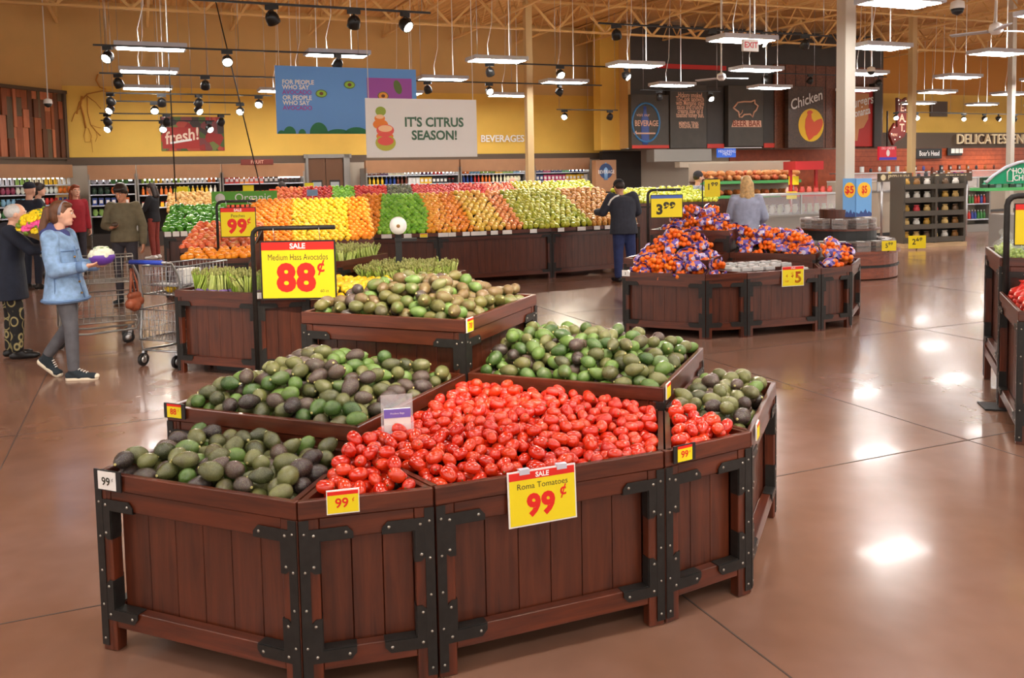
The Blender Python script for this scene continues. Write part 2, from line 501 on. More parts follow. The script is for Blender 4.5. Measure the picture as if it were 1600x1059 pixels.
# ------------------------------------------------------------------ roof
def deck_mat():
    m, N, L, b_ = new_mat('painted_roof_deck')
    tc = N.new('ShaderNodeTexCoord'); mp = N.new('ShaderNodeMapping'); mp.inputs['Rotation'].default_value = (0, 0, 0)
    L.new(tc.outputs['Object'], mp.inputs[0])
    wv = N.new('ShaderNodeTexWave'); wv.inputs['Scale'].default_value = 2.0; wv.wave_profile = 'SIN'
    L.new(mp.outputs[0], wv.inputs['Vector'])
    bp = N.new('ShaderNodeBump'); bp.inputs['Strength'].default_value = .8; bp.inputs['Distance'].default_value = .04
    L.new(wv.outputs['Fac'], bp.inputs['Height']); L.new(bp.outputs[0], b_.inputs['Normal'])
    n = N.new('ShaderNodeTexNoise'); n.inputs['Scale'].default_value = 1.2
    L.new(tc.outputs['Object'], n.inputs['Vector'])
    r = N.new('ShaderNodeValToRGB'); r.color_ramp.elements[0].color = rgb(206, 150, 84); r.color_ramp.elements[1].color = rgb(226, 174, 104)
    L.new(n.outputs['Fac'], r.inputs[0]); L.new(r.outputs[0], b_.inputs['Base Color'])
    b_.inputs['Roughness'].default_value = .8
    return m
b = MB(); b.box((0, 0, .1), (80, 60, .2)); ce = b.build('ceiling', deck_mat(), loc=W(10, 12, 7.0)); ce.rotation_euler = (0, 0, AX); tag(ce, kind='structure')
M['steelp'] = mat('tan_painted_steel', rgb(222, 178, 112), .55)
def joist(L_, h, step, ch=.07, r_=.014):
    w = MB()
    w.box((L_ / 2, 0, 0), (L_, ch, .05)); w.box((L_ / 2, 0, h), (L_, ch, .05))
    n = int(L_ / step)
    for i in range(n):
        x = i * step
        w.bar((x, 0, 0 if i % 2 else h), (x + step, 0, h if i % 2 else 0), r_ * 2, r_ * 2)
    return w
jw = joist(34, .58, .45)
j0 = jw.build('ceiling_joist', 'steelp'); tag(j0, kind='structure')
first = True
for k in range(17):
    p = -9 + k * 2.35
    o = j0 if first else j0.copy()
    if not first: COL.objects.link(o)
    first = False
    o.location = W(p, -5, 6.36); o.rotation_euler = (0, 0, AX + math.pi / 2)
gw = joist(60, .8, .8, .12, .03)
g0 = gw.build('ceiling_girder', 'steelp'); tag(g0, kind='structure')
QG = pq(Vector((.45, 25.0, 0)))[1]
for i, q in enumerate((QG, QG - 12.3)):
    o = g0 if i == 0 else g0.copy()
    if i: COL.objects.link(o)
    o.location = W(-12, q, 5.92); o.rotation_euler = (0, 0, AX)
# cross bridging pipes
for i, q in enumerate((QG - 3.6, QG - 7.6)):
    w = MB(); w.tube(W(-12, q, 6.25), W(40, q, 6.25), .035, 6); tag(w.build('ceiling_pipe', 'steelp'), kind='structure')

# columns
M['col'] = mat('column_paint', rgb(208, 178, 128), .5)
M['col2'] = mat('column_paint_grey', rgb(204, 196, 182), .5)
def column(px, py, Y, s_, m, label, z1=6.9):
    p = at(px, py, Y); t = thing('building_column', (p.x, p.y, 0), AX, label, 'column', 'roof columns')
    w = MB(); w.box((0, 0, z1 / 2), (s_, s_, z1)); w.build('shaft', m, t, .01)
    w = MB(); w.box((0, 0, .01), (s_ + .14, s_ + .14, .02)); w.build('base_plate', m, t)
    w = MB(); w.box((0, 0, z1 - .03), (s_ + .1, s_ + .1, .06)); w.build('cap_plate', m, t)
    return t
column(827, 200, 25.0, .2, 'col', 'slim tan steel column rising behind the middle of the long fruit counter')
column(1321, 200, 15.0, .225, 'col2', 'thick pale square column beside the blue $5 boards')
column(1425, 160, 29.0, .2, 'col', 'slim tan column just right of the EAT HERE arrow')
column(1580, 160, 27.0, .17, 'col2', 'slim pale column behind the green arched freezer sign')

# ------------------------------------------------------------------ lamps
def make_panel_lamp():
    t = thing('panel_lamp', (0, 0, 0), 0, 'x', 'ceiling lamp')
    w = MB()
    w.box((0, 0, .045), (1.26, .62, .09)); w.build('housing', 'lampbody', t, .01)
    for s_ in (-1, 1):
        w = MB(); w.box((0, s_ * .15, -.004), (1.16, .2, .008)); w.build('diffuser', 'lamp', t)
    w = MB(); w.box((-.05, 0, .094), (.5, .3, .008)); w.build('top_diffuser', 'upfill', t)  # glowing plate added on the housing to brighten the roof deck
    w = MB(); w.tube((.3, 0, .09), (.3, 0, 2.6), .012, 6); w.build('stem', 'white', t)
    w = MB(); w.path([(-.2, 0, .09), (-.22, 0, .35), (-.1, .02, .8), (-.05, 0, 2.6)], .008, 5); w.build('cable', 'white', t)
    return t
lamp0 = make_panel_lamp()
used = [False]
def lamp(p, q, label, group, z=4.3):
    v = W(p, q, z)
    o = lamp0 if not used[0] else copy_tree(lamp0)
    used[0] = True
    o.location = v; o.rotation_euler = (0, 0, AX); o['label'] = label; o['group'] = group
    return o
rows = {10.1: (range(3, 9), 'near the top edge on the right'), 13.9: (range(3, 9), 'in the second row'), 17.85: (range(0, 8), 'in the long third row'),
        21.6: (range(0, 10), 'in the fourth row'), 25.5: (range(0, 11), 'in the last row before the back wall')}
words = ['first', 'second', 'third', 'fourth', 'fifth', 'sixth', 'seventh', 'eighth', 'ninth', 'tenth', 'eleventh']
for q, (ks, ph) in rows.items():
    for n, k in enumerate(ks):
        if q == 25.5 and P_FL - 1.2 < .3 + 3.5 * k < P_FR + 1.2: continue
        lamp(.3 + 3.5 * k, q, 'white hanging panel lamp, %s from the left %s' % (words[n], ph), 'hanging panel lamps')
for q in (6.3, 2.5, -1.4, -5.2):
    for k in range(-3, 6):
        if q == 6.3 and k > 3: continue
        lamp(.3 + 3.5 * k, q, 'white hanging panel lamp over the front of the shop', 'hanging panel lamps out of the picture', 4.9 if q > 0 else 4.3)

def make_spot(lit):
    t = thing('track_spotlight', (0, 0, 0), 0, 'x', 'spotlight')
    w = MB(); w.box((0, 0, -.045), (.2, .05, .07)); w.build('adapter', 'blackp', t)
    w = MB(); w.path([(.0, 0, -.08), (.0, .1, -.13), (.0, .1, -.2)], .01, 6); w.path([(0, 0, -.08), (0, -.1, -.13), (0, -.1, -.2)], .01, 6); w.build('yoke', 'blackp', t)
    T = Matrix.Translation((0, 0, -.2)) @ Matrix.Rotation(R(-52 if lit else 40), 4, 'X')
    w = MB(); w.lathe([(.02, .1), (.06, .085), (.09, .045), (.1, 0), (.1, -.05), (.102, -.08), (.088, -.08), (.084, -.06)], 14, T); w.build('head', 'blackp' , t)
    if lit:
        w = MB(); w.lathe([(.086, -.06), (.07, -.09), (.03, -.105), (.001, -.108)], 14, T); w.build('lens', 'bulb', t)
    return t
spots = {}
def track(xa, xb, ya, q, sp, label, aims=()):
    a = onq(xa, ya, q); z = a.z; p0 = pq(a)[0]; p1 = pq(onq(xb, ya, q))[0]
    t = thing('light_track', W(p0, q, z), AX, label, 'light track', 'ceiling light tracks')
    L_ = p1 - p0
    w = MB(); w.box((L_ / 2, 0, 0), (L_, .04, .03)); w.build('rail', 'blackp', t)
    for f in (.04, .5, .96):
        w = MB(); w.tube((L_ * f, 0, .015), (L_ * f, 0, 6.9 - z), .006, 5); w.build('hanger', 'steel', t)
    names = ['first', 'second', 'third', 'fourth', 'fifth']
    for i, (x, lit) in enumerate(sp):
        if lit not in spots: spots[lit] = make_spot(lit); o = spots[lit]
        else: o = copy_tree(spots[lit])
        o.location = W(pq(onq(x, ya, q))[0], q, z); o.rotation_euler = (0, 0, AX + R(20) * ((i * 7) % 5 - 2))
        o['label'] = '%s spotlight, %s from left on the track %s' % ('lit' if lit else 'unlit', names[i], label.split(' track ')[1])
        o['group'] = 'track spotlights'
        if lit:
            ld = bpy.data.lights.new('spot_beam', 'SPOT'); ld.energy = SPOT * (1 if q < 21 else .4); ld.spot_size = R(60); ld.spot_blend = .6; ld.color = (1, .87, .68); ld.shadow_soft_size = .08
            lo = bpy.data.objects.new('spot_beam', ld); COL.objects.link(lo); lo.location = o.location + Vector((.1, 0, -.42))
            dv = Vector((.35, .55 if q > 21 else .1, -1))
            if i in aims: dv = Vector(aims[i]) - lo.location; ld.energy = 290 if q < 18 else 560; ld.spot_size = R(46 if q < 18 else 66)
            lo.rotation_euler = dv.to_track_quat('-Z', 'Y').to_euler()
track(300, 672, -1, 13.2, [(424, 0), (552, 0), (632, 1)], 'thin black light track across the top edge, nearest the camera', {2: (-2.8, 13.0, 1.1)})
track(145, 575, 70, 17.3, [(168, 1), (354, 1), (527, 0)], 'black light track beside the brightest panel lamp on the left', {0: (-5.6, 13.5, 1.0), 1: (-3.9, 11.4, .9)})
track(735, 990, 97, 18.5, [(765, 0), (875, 1), (978, 1)], 'black light track right of the big hanging boards', {1: (-.2, 15.2, 1.1), 2: (1.6, 16.0, 1.1)})
track(155, 478, 114, 20.3, [(184, 0), (320, 0), (456, 0)], 'black light track crossing the corner of the blue board')
track(645, 940, 126, 21.0, [(668, 0), (764, 1), (874, 0)], 'black light track just right of the blue board')
track(165, 425, 145, 22.6, [(172, 0), (252, 0), (310, 0), (404, 1)], 'black light track under the fourth lamp row at left')
track(180, 380, 158, 23.6, [(172, 1), (241, 1), (309, 1), (375, 1)], 'black light track of four bright spots above the fresh board')
track(155, 360, 177, 24.4, [(167, 0), (260, 0), (345, 0)], 'thin black light track just above the fresh board')
track(157, 335, 188, 25.2, [(169, 1), (254, 1), (326, 1)], 'thin black light track in front of the fresh board')
track(935, 1300, 36, 15.2, [(963, 0), (1113, 0), (1191, 1), (1258, 0)], 'black light track beside the EXIT sign')
track(1150, 1385, 112, 22.0, [(1195, 0), (1266, 0), (1373, 0)], 'pale light track above the chicken panel')
track(1000, 1125, 140, 22.6, [(1030, 0), (1110, 1)], 'short light track above the text panel')
track(870, 965, 171, 24.6, [(882, 1), (953, 0)], 'short light track left of the beverage panel')
track(1400, 1510, 175, 25.6, [(1400, 1), (1432, 1)], 'short light track across the gold wall right of the arrow')
track(1480, 1600, 177, 26.4, [(1506, 1), (1538, 1), (1560, 1), (1586, 0)], 'short light track over the delicatessen letters')
# a track just above the picture, its heads turned onto the front islands
def near_spots(p0, z, L_, heads):
    t = thing('light_track', p0, 0, 'light track above the picture over the front islands', 'light track', 'ceiling light tracks')
    w = MB(); w.box((L_ / 2, 0, 0), (L_, .04, .03)); w.build('rail', 'blackp', t)
    w = MB(); w.tube((L_ / 2, 0, 0), (L_ / 2, 0, 6.9 - z), .006, 5); w.build('hanger', 'steel', t)
    for x, aim, e in heads:
        o = copy_tree(spots[1]); o.location = Vector(p0) + Vector((x, 0, 0)); o['label'] = 'spotlight on the track above the picture'; o['group'] = 'spotlights above the picture'
        d = Vector(aim) - o.location; o.rotation_euler = (0, 0, math.atan2(d.y, d.x) + math.pi / 2)
        ld = bpy.data.lights.new('spot_beam', 'SPOT'); ld.energy = e; ld.spot_size = R(40); ld.spot_blend = .5; ld.color = (1, .86, .68); ld.shadow_soft_size = .06
        lo = bpy.data.objects.new('spot_beam', ld); COL.objects.link(lo); lo.location = o.location + d.normalized() * .3 + Vector((0, 0, -.2)); lo.rotation_euler = d.to_track_quat('-Z', 'Y').to_euler()
near_spots((.6, 1.6, 4.5), 4.5, 2.4, [(.2, (-.75, 5.4, 1.05), 340), (1.1, (-2.3, 8.3, .75), 430), (1.9, (.7, 5.0, .8), 200)])
# camera domes and hanging sensors
def sensor(px, py, Y, label, r_=.1):
    p = at(px, py, Y); t = thing('security_camera', p, 0, label, 'security camera')
    w = MB(); w.tube((0, 0, r_), (0, 0, 6.9 - p.z), .014, 6); w.build('stem', 'white', t)
    w = MB(); w.lathe([(.02, r_ * 1.3), (r_ * .9, r_), (r_, .2 * r_), (r_ * .98, 0)], 14); w.build('housing', 'white', t)
    w = MB(); w.lathe([(r_ * .9, 0), (r_ * .7, -r_ * .6), (.01, -r_ * .9)], 14); w.build('dome', 'blackp', t)
sensor(1496, 14, 14.0, 'white dome security camera at the end of the top right lamp', .11)
sensor(1361, 112, 22.0, 'small white cone camera hanging above the right-hand lamps')
sensor(75, 162, 21.0, 'small white dome hanging in front of the plank mural')
def fan(px, py, Y, label):
    p = at(px, py, Y); t = thing('ceiling_fan', p, R(15), label, 'fan')
    w = MB(); w.tube((0, 0, 0), (0, 0, 6.9 - p.z), .02, 8); w.build('stem', 'white', t)
    w = MB(); w.lathe([(.03, .14), (.1, .1), (.12, 0), (.06, -.06)], 12); w.build('motor', 'white', t)
    for k in range(3):
        a = k * 2 * math.pi / 3; w = MB()
        w.box((.42, 0, .0), (.6, .13, .02), 0, Matrix.Rotation(a, 4, 'Z') @ Matrix.Rotation(R(8), 4, 'X')); w.build('blade', 'lampbody', t)
fan(1556, 48, 15.0, 'white three-blade ceiling fan at the upper right')
fan(1127, 122, 22.0, 'pale three-blade ceiling fan in front of the charcoal deli front')
# dark power cords dropping from the roof
for (x0, y0, x1, y1, Y, l) in ((262, 60, 273, 275, 17.0, 'thin dark cord hanging straight down past the fresh board'), (350, 56, 402, 272, 17.0, 'thin dark cord slanting down past the blue board')):
    a, c = at(x0, y0, Y), at(x1, y1, Y); d = (a - c); a2 = c + d * ((6.95 - c.z) / d.z); c2 = c - d * ((c.z - 1.0) / d.z)
    w = MB(); w.tube(a2, c2, .013, 6); tag(w.build('power_cord', 'blackp'), l, 'cord', 'power cords')
# ------------------------------------------------------------------ timber produce bins
def bracket_geo(x, z, dx, dz):
    # L plate round an inner corner of the face frame; dx,dz point into the opening
    a, l = .042, .115
    P = [(-a, -a), (l - .02, -a), (l, -a + .022), (l, 0), (0, 0), (0, l), (-a + .022, l), (-a, l - .02)]
    return [(x + p[0] * dx, z + p[1] * dz) for p in P], [(x - .02 * dx, z - .02 * dz), (x + .09 * dx, z - .022 * dz), (x - .022 * dx, z + .09 * dz)]
FT = Matrix(((1, 0, 0, 0), (0, 0, 1, 0), (0, 1, 0, 0), (0, 0, 0, 1)))     # 2-D (x,z) outline -> face plane, extrusion along y
def bin_face(root, a, b_, H, detail=True, zb=.0, rail=.095, rimh=.065, light=False):
    a, b_ = Vector(a), Vector(b_); d = b_ - a; L_ = d.length; ang = math.atan2(d.y, d.x)
    def put(o):
        o.location = (a.x, a.y, 0); o.rotation_euler = (0, 0, ang); return o
    sw = .07 if L_ > .4 else .05; fr = .048; top = H - rimh
    w = MB(); w.box((L_ / 2, .012, H - rimh / 2), (L_ - .002, .024, rimh)); put(w.build('rim_board', 'woodh', root, .003 if detail else 0))
    for x in (sw / 2, L_ - sw / 2):
        w = MB(); w.box((x, .004 + fr / 2, top / 2 + zb / 2), (sw - .002, fr, top - zb - .002)); put(w.build('leg', 'wood', root, .003 if detail else 0))
    w = MB(); w.box((L_ / 2, .006 + fr / 2, top - .04), (L_ - 2 * sw, fr - .004, .078)); put(w.build('top_rail', 'woodh', root, .003 if detail else 0))
    w = MB(); w.box((L_ / 2, .006 + fr / 2, zb + rail + .036), (L_ - 2 * sw, fr - .004, .074)); put(w.build('bottom_rail', 'woodh', root, .003 if detail else 0))
    x0, x1, z0, z1 = sw, L_ - sw, zb + rail + .073, top - .079
    n = max(2, int(round((x1 - x0) / .128))); pw = (x1 - x0) / n
    w = MB()
    for i in range(n):
        w.box((x0 + pw * (i + .5), .052 + fr / 2 - .012, (z0 + z1) / 2), (pw - .0025, .014, z1 - z0 + .03))
    put(w.build('plank_panel', 'panel', root, .002 if detail else 0))
    for (x, dx) in ((x0, 1), (x1, -1)):
        for (z, dz) in ((z0, 1), (z1, -1)):
            w = MB(); P, rv = bracket_geo(x, z, dx, dz)
            w.prism(P, .005, FT, 0, -.002)
            w.box((x + dx * .0585, .024, z + dz * .002), (.115, .044, .003)); w.box((x + dx * .002, .024, z + dz * .0585), (.003, .044, .115))
            if detail:
                for r_ in rv: w.ball((r_[0], -.002, r_[1]), (.006, .003, .006), 8, 5, 1)
            put(w.build('corner_bracket', ['black', 'rivet'], root))
    for x in (.018, L_ - .018):
        w = MB(); w.box((x, -.001, top / 2 + zb / 2 + .01), (.034, .004, top - zb - .025))
        if detail:
            for k in range(5): w.ball((x, -.003, zb + .05 + k * (top - zb - .1) / 4), (.005, .003, .005), 8, 5, 1)
        put(w.build('corner_strip', ['black', 'rivet'], root))
def inset(poly, d):
    n = len(poly); out = []
    for i in range(n):
        p, q, r_ = Vector(poly[i - 1]), Vector(poly[i]), Vector(poly[(i + 1) % n])
        e1, e2 = (q - p).normalized(), (r_ - q).normalized()
        n1, n2 = Vector((-e1.y, e1.x)), Vector((-e2.y, e2.x))
        bis = (n1 + n2); bis = bis / max(.25, bis.dot(n1))
        out.append(q + bis * d)
    return out
def edge_dist(poly, x, y, edges):
    dmin = np.full(np.shape(x), 9.0); n = len(poly)
    for i in edges:
        p, q = poly[i], poly[(i + 1) % n]
        ex, ey = q[0] - p[0], q[1] - p[1]; L2 = ex * ex + ey * ey
        t = np.clip(((x - p[0]) * ex + (y - p[1]) * ey) / L2, 0, 1)
        dmin = np.minimum(dmin, np.hypot(x - p[0] - t * ex, y - p[1] - t * ey))
    return dmin
def inside(poly, x, y, m=0.0):
    ok = np.ones(np.shape(x), bool); n = len(poly)
    for i in range(n):
        p, q = poly[i], poly[(i + 1) % n]
        ex, ey = q[0] - p[0], q[1] - p[1]; l = math.hypot(ex, ey)
        ok &= ((x - p[0]) * -ey + (y - p[1]) * ex) / l > m
    return ok
def top_fn(poly, H, edges, lift0, bump, reach, rear=0.0):
    def f(x, y):
        d = edge_dist(poly, x, y, edges)
        t = np.clip(d / reach, 0, 1); t = t * t * (3 - 2 * t)
        return H + lift0 + bump * t
    return f
def heap(poly, topf, r, depth, nmax, seed, squash=.92):
    # drop rounded items one by one into the lowest free spot under the heap's outline
    g = np.random.default_rng(seed); xs = [p[0] for p in poly]; ys = [p[1] for p in poly]
    P = np.zeros((0, 3)); rr_ = r * squash; miss = 0
    while len(P) < nmax and miss < 25:
        x = g.uniform(min(xs), max(xs), 90); y = g.uniform(min(ys), max(ys), 90)
        k = inside(poly, x, y, r * .95); x, y = x[k], y[k]
        if not len(x): miss += 1; continue
        T = topf(x, y); z = T - depth + r * .0
        if len(P):
            dx = x[:, None] - P[None, :, 0]; dy = y[:, None] - P[None, :, 1]; d2 = dx * dx + dy * dy
            c = np.where(d2 < 4 * rr_ * rr_, P[None, :, 2] + np.sqrt(np.maximum(0, 4 * rr_ * rr_ - d2)), -9)
            z = np.maximum(z, c.max(1))
        over = z - T; i = int(np.argmin(over))
        if over[i] > -r * .12: miss += 1; continue
        miss = 0
        P = np.vstack([P, [x[i], y[i], z[i]]])
    return P
def liner(root, poly, topf, off, c, m='liner'):
    # sloped insert board the fruit lies on
    w = MB(); n = 14; q = inset(poly, .02)
    xs = [p[0] for p in q]; ys = [p[1] for p in q]
    bmx = bmesh.new()
    bv = [bmx.verts.new((p[0], p[1], 0)) for p in q]; bmx.faces.new(bv)
    for k in range(1, n):
        for ax, lo, hi in ((0, min(xs), max(xs)), (1, min(ys), max(ys))):
            v = lo + (hi - lo) * k / n; co = [0, 0, 0]; co[ax] = v; no = [0, 0, 0]; no[ax] = 1
            bmesh.ops.bisect_plane(bmx, geom=bmx.verts[:] + bmx.edges[:] + bmx.faces[:], plane_co=co, plane_no=no)
    bmx.verts.index_update()
    X = np.array([v.co.x for v in bmx.verts]); Y = np.array([v.co.y for v in bmx.verts]); Z = topf(X, Y) - off
    w.add([(X[i] - c[0], Y[i] - c[1], Z[i]) for i in range(len(X))], [tuple(v.index for v in f.verts) for f in bmx.faces], 0, False)
    bmx.free()
    return w.build('insert_board', m, root)
def make_bin(poly, H, faces, label, group, detail=True, name='produce_bin', zb=0.0, plain_z=.12, rail=.095):
    poly = [Vector(p) for p in poly]
    c = sum(poly, Vector((0, 0))) / len(poly)
    t = thing(name, (c.x, c.y, 0), 0, label, 'produce bin', group)
    q = inset(poly, .003); n = len(q)
    for i in range(n):
        a, b_ = q[i] - c, q[(i + 1) % n] - c
        if i in faces: bin_face(t, a, b_, H, detail, zb, rail)
        else:
            d = b_ - a
            w = MB(); w.box((d.length / 2, .012, H - .05), (d.length - .05, .022, .1)); o = w.build('rim_board', 'woodh', t)
            o.location = (a.x, a.y, 0); o.rotation_euler = (0, 0, math.atan2(d.y, d.x))
            if plain_z is not None:
                w = MB(); w.box((d.length / 2, .014, (H - .1 + plain_z) / 2), (d.length - .06, .018, H - .1 - plain_z)); o = w.build('side_board', 'panel', t)
                o.location = (a.x, a.y, 0); o.rotation_euler = (0, 0, math.atan2(d.y, d.x))
    return t, poly, c

# ------------------------------------------------------------------ fruit
def mesh_of(name, w, mats):
    o = w.build(name, mats); me = o.data; bpy.data.objects.remove(o); return me
def pear_profile(L_, r0, neck):
    pr = []
    for i in range(13):
        t = i / 12; z = (t - .45) * L_
        a = math.sqrt(max(0, 1 - (2 * t - 1) ** 2)) ** .85
        w_ = 1 - neck * max(0, (t - .45) / .55) ** 1.3
        pr.append((max(.0012, r0 * a * w_), z))
    return pr
AV = {}
AVC = {'green': [rgb(50, 78, 34), rgb(74, 104, 44), rgb(100, 130, 58), rgb(78, 98, 54)],
       'olive': [rgb(60, 64, 38), rgb(90, 92, 52), rgb(110, 112, 64), rgb(84, 78, 54)],
       'purple': [rgb(48, 38, 38), rgb(66, 50, 48), rgb(84, 66, 58), rgb(60, 52, 46)],
       'brown': [rgb(84, 82, 42), rgb(106, 102, 50), rgb(108, 84, 54), rgb(90, 106, 48)]}
for cn, cl in AVC.items():
    mm = fruit_mat('avocado_skin_' + cn, cl, .25, .3, 420, .65, rgb(150, 156, 100))
    AV[cn] = []
    for k in range(3):
        w = MB(); w.lathe(pear_profile((.098, .108, .104)[k], (.0365, .0355, .038)[k], (.3, .42, .2)[k]), 16)
        AV[cn].append(mesh_of('avocado', w, mm))
w = MB(); w.lathe([(.001, .0), (.0055, .0), (.006, .003), (.004, .0045), (.001, .0045)], 8); STEM = mesh_of('stem', w, mat('avocado_stem', rgb(186, 176, 110), .7))
def place(name, me, p, rot, label, cat, group, s=1.0):
    o = bpy.data.objects.new(name, me); COL.objects.link(o)
    o.location = p; o.rotation_euler = rot
    if s != 1.0: o.scale = (s, s, s)
    o['label'] = label; o['category'] = cat; o['group'] = group
    return o
def lying(r_, up=35):
    # euler that tips the long axis near the horizontal, pointing anywhere
    return (R(90 + r_.uniform(-up, up)), r_.uniform(0, 6.28), r_.uniform(0, 6.28))
ctxt = {'green': 'bright green', 'olive': 'dull olive', 'purple': 'purple-black', 'brown': 'pale brown-green'}
AVQ = []
def avocados(poly, topf, mix, where, group, nmax, seed, stem=True, depth=.10):
    r_ = random.Random(seed)
    for (x, y, z) in heap(poly, topf, .0385, depth, nmax, seed, .93):
        cn = r_.choices(list(mix), list(mix.values()))[0]; k = r_.randrange(3)
        AVQ.append((Vector((x, y, z)), lying(r_, 40), cn, k, r_.uniform(.86, 1.0), where, group))
def rank_seen(C, reach):
    # order round things by how much of each shows from the aisle; what is buried out of sight drops out
    n = len(C); area = np.zeros(n)
    for eye in ((0, 0, 1.8), (-.8, .1, 1.8), (.8, .1, 1.8), (0, 0, 2.3)):
        e = np.array(eye); D = C - e; dist = np.linalg.norm(D, axis=1); dirs = D / dist[:, None]
        for i in range(n):
            d = dirs[i]; u = np.cross(d, (0, 0, 1)); u /= np.linalg.norm(u); v = np.cross(d, u)
            rel = C - C[i]; along = rel @ d; m = (along < -.005) & (along > -.6); a, b_ = (rel @ u)[m], (rel @ v)[m]; f = 0
            for k in range(9):
                t = k * .698; rr_ = reach if k else 0
                px, py = rr_ * math.cos(t), rr_ * math.sin(t)
                if not len(a) or np.min((a - px) ** 2 + (b_ - py) ** 2) > (reach * 1.02) ** 2: f += 1
            area[i] = max(area[i], f / dist[i] ** 2 * (1 if eye == (0, 0, 1.8) else .02))
    return [i for i in np.argsort(-area) if area[i] > 0]
TMQ = []
def lay_tomatoes():
    rank = rank_seen(np.array([q[0][:] for q in TMQ]), .023); w = MB()
    for j, i in enumerate(rank):
        p, rot, s, wh = TMQ[i]
        if j < 300:
            o = place('roma_tomato', TOM, p, rot, 'ripe red plum tomato ' + wh, 'tomato', 'tomatoes ' + wh, s)
            st = bpy.data.objects.new('stem_scar', SCAR); COL.objects.link(st); st.parent = o; st.location = (0, 0, .0385)
        else: w.add([v.co for v in TOM.vertices], [tuple(q.vertices) for q in TOM.polygons], 0, True, Matrix.LocRotScale(p, __import__('mathutils').Euler(rot), Vector((s, s, s))))
    if w.v: tag(w.build('tomato_heap', tm), 'the less visible plum tomatoes lying between and behind the single ones of the front island', 'tomatoes', None, 'stuff')
def lay_avocados():
    # the 300 that show most are objects of their own, the rest is one heap
    rank = rank_seen(np.array([q[0][:] for q in AVQ]), .03)
    w = MB()
    cl = list(AVC)
    for j, i in enumerate(rank):
        p, rot, cn, k, s, where, group = AVQ[i]
        if j < 300:
            o = place('avocado', AV[cn][k], p, rot, '%s avocado %s' % (ctxt[cn], where), 'avocado', group, s)
            st = bpy.data.objects.new('stem', STEM); COL.objects.link(st); st.parent = o
            st.location = (0, 0, (.098, .108, .104)[k] * .55 - .002)
        else:
            me = AV[cn][k]; T = Matrix.LocRotScale(p, __import__('mathutils').Euler(rot), Vector((s, s, s)))
            w.add([v.co for v in me.vertices], [tuple(q.vertices) for q in me.polygons], cl.index(cn), True, T)
    if w.v: tag(w.build('avocado_heap', [AV[c][0].materials[0] for c in cl]), 'the less visible avocados lying between and behind the single ones of the front island', 'avocados', None, 'stuff')
w = MB()
pr = []
for i in range(13):
    t = i / 12; a = math.sqrt(max(0, 1 - (2 * t - 1) ** 2)) ** .8
    pr.append((max(.001, .0285 * a * (1 - .1 * (t - .5))), (t - .5) * .082))
pr[-1] = (.001, .0385)
w.lathe(pr, 16)
tm = fruit_mat('tomato_skin', [rgb(190, 30, 8), rgb(206, 42, 14), rgb(214, 62, 22), rgb(198, 36, 12)], .18, 0, 80, .6, None, .4)
TOM = mesh_of('roma_tomato', w, tm)
w = MB(); w.lathe([(.001, 0), (.005, .0005), (.003, .0015), (.001, .0015)], 7); SCAR = mesh_of('stem_scar', w, mat('tomato_scar', rgb(120, 96, 40), .7))

# ------------------------------------------------------------------ price cards and signs
def sale_sign(parent_loc, T, wd, ht, title, big, label, name='sale_sign', frame_mat='white', head='SALE', headmat='redp', bigmat='redp', cent=True, foot=None, dollar=None, bs=.46):
    t = thing(name, (0, 0, 0), 0, label, 'sign')
    t.matrix_world = T
    I = Matrix.Identity(4)
    w = MB(); w.box((0, 0, -.002), (wd, ht, .005)); w.build('card', frame_mat, t)
    b_ = wd * .022; w = MB(); w.box((0, -ht * .065, .0012), (wd - 2 * b_, ht * .87 - 2 * b_, .003)); w.build('yellow_field', 'yellow', t)
    w = MB(); w.box((0, ht / 2 - b_ - ht * .065, .0015), (wd - 2 * b_, ht * .135, .003)); w.build('header_band', headmat, t)
    if head: text(head, ht * .125, Matrix.Translation((0, ht / 2 - b_ - ht * .068, .0005)), 'inkw', t, bold=.03)
    if title: text(title, ht * .15, Matrix.Translation((0, ht * .215, 0)), 'inkd', t, sx=min(1, wd * .9 / (len(title) * ht * .082)))
    if big: text(big, ht * bs * 1.25, Matrix.Translation((-wd * .03, -ht * .15, 0)), bigmat, t, 'price', bold=.05, gap=1.08)
    if cent and big: text('¢', ht * .3, Matrix.Translation((wd * .3, ht * .06, 0)), bigmat, t, 'price', bold=.02)
    if dollar: text(dollar, ht * .16, Matrix.Translation((-wd * .25, -ht * .12, 0)), bigmat, t, 'price', bold=.02)
    if foot: text(foot, ht * .07, Matrix.Translation((wd * .34, -ht * .36, 0)), 'inkd', t)
    return t
def price_tag(T, wd, ht, big, label, white=False, group=None, clip=True, red=True):
    t = thing('price_tag', (0, 0, 0), 0, label, 'price tag', group)
    t.matrix_world = T
    w = MB(); w.box((0, 0, -.003), (wd * (1.5 if clip else 1.06), ht * 1.12, .006)); w.build('holder', 'blackp' if clip else 'white', t)
    w = MB(); w.box((0, 0, .0012), (wd, ht, .002)); w.build('card', 'white' if white else 'yellow', t)
    if not white:
        w = MB(); w.box((0, ht * .42, .0018), (wd, ht * .17, .002)); w.build('header_band', 'redp', t)
    if big: text(big, ht * .62, Matrix.Translation((-wd * .04, -ht * .06, 0)), 'inkd' if white or not red else 'redp', t, 'price', bold=.02)
    if big: text('¢', ht * .28, Matrix.Translation((wd * .33, ht * .1, 0)), 'inkd' if white or not red else 'redp', t, 'price')
    return t
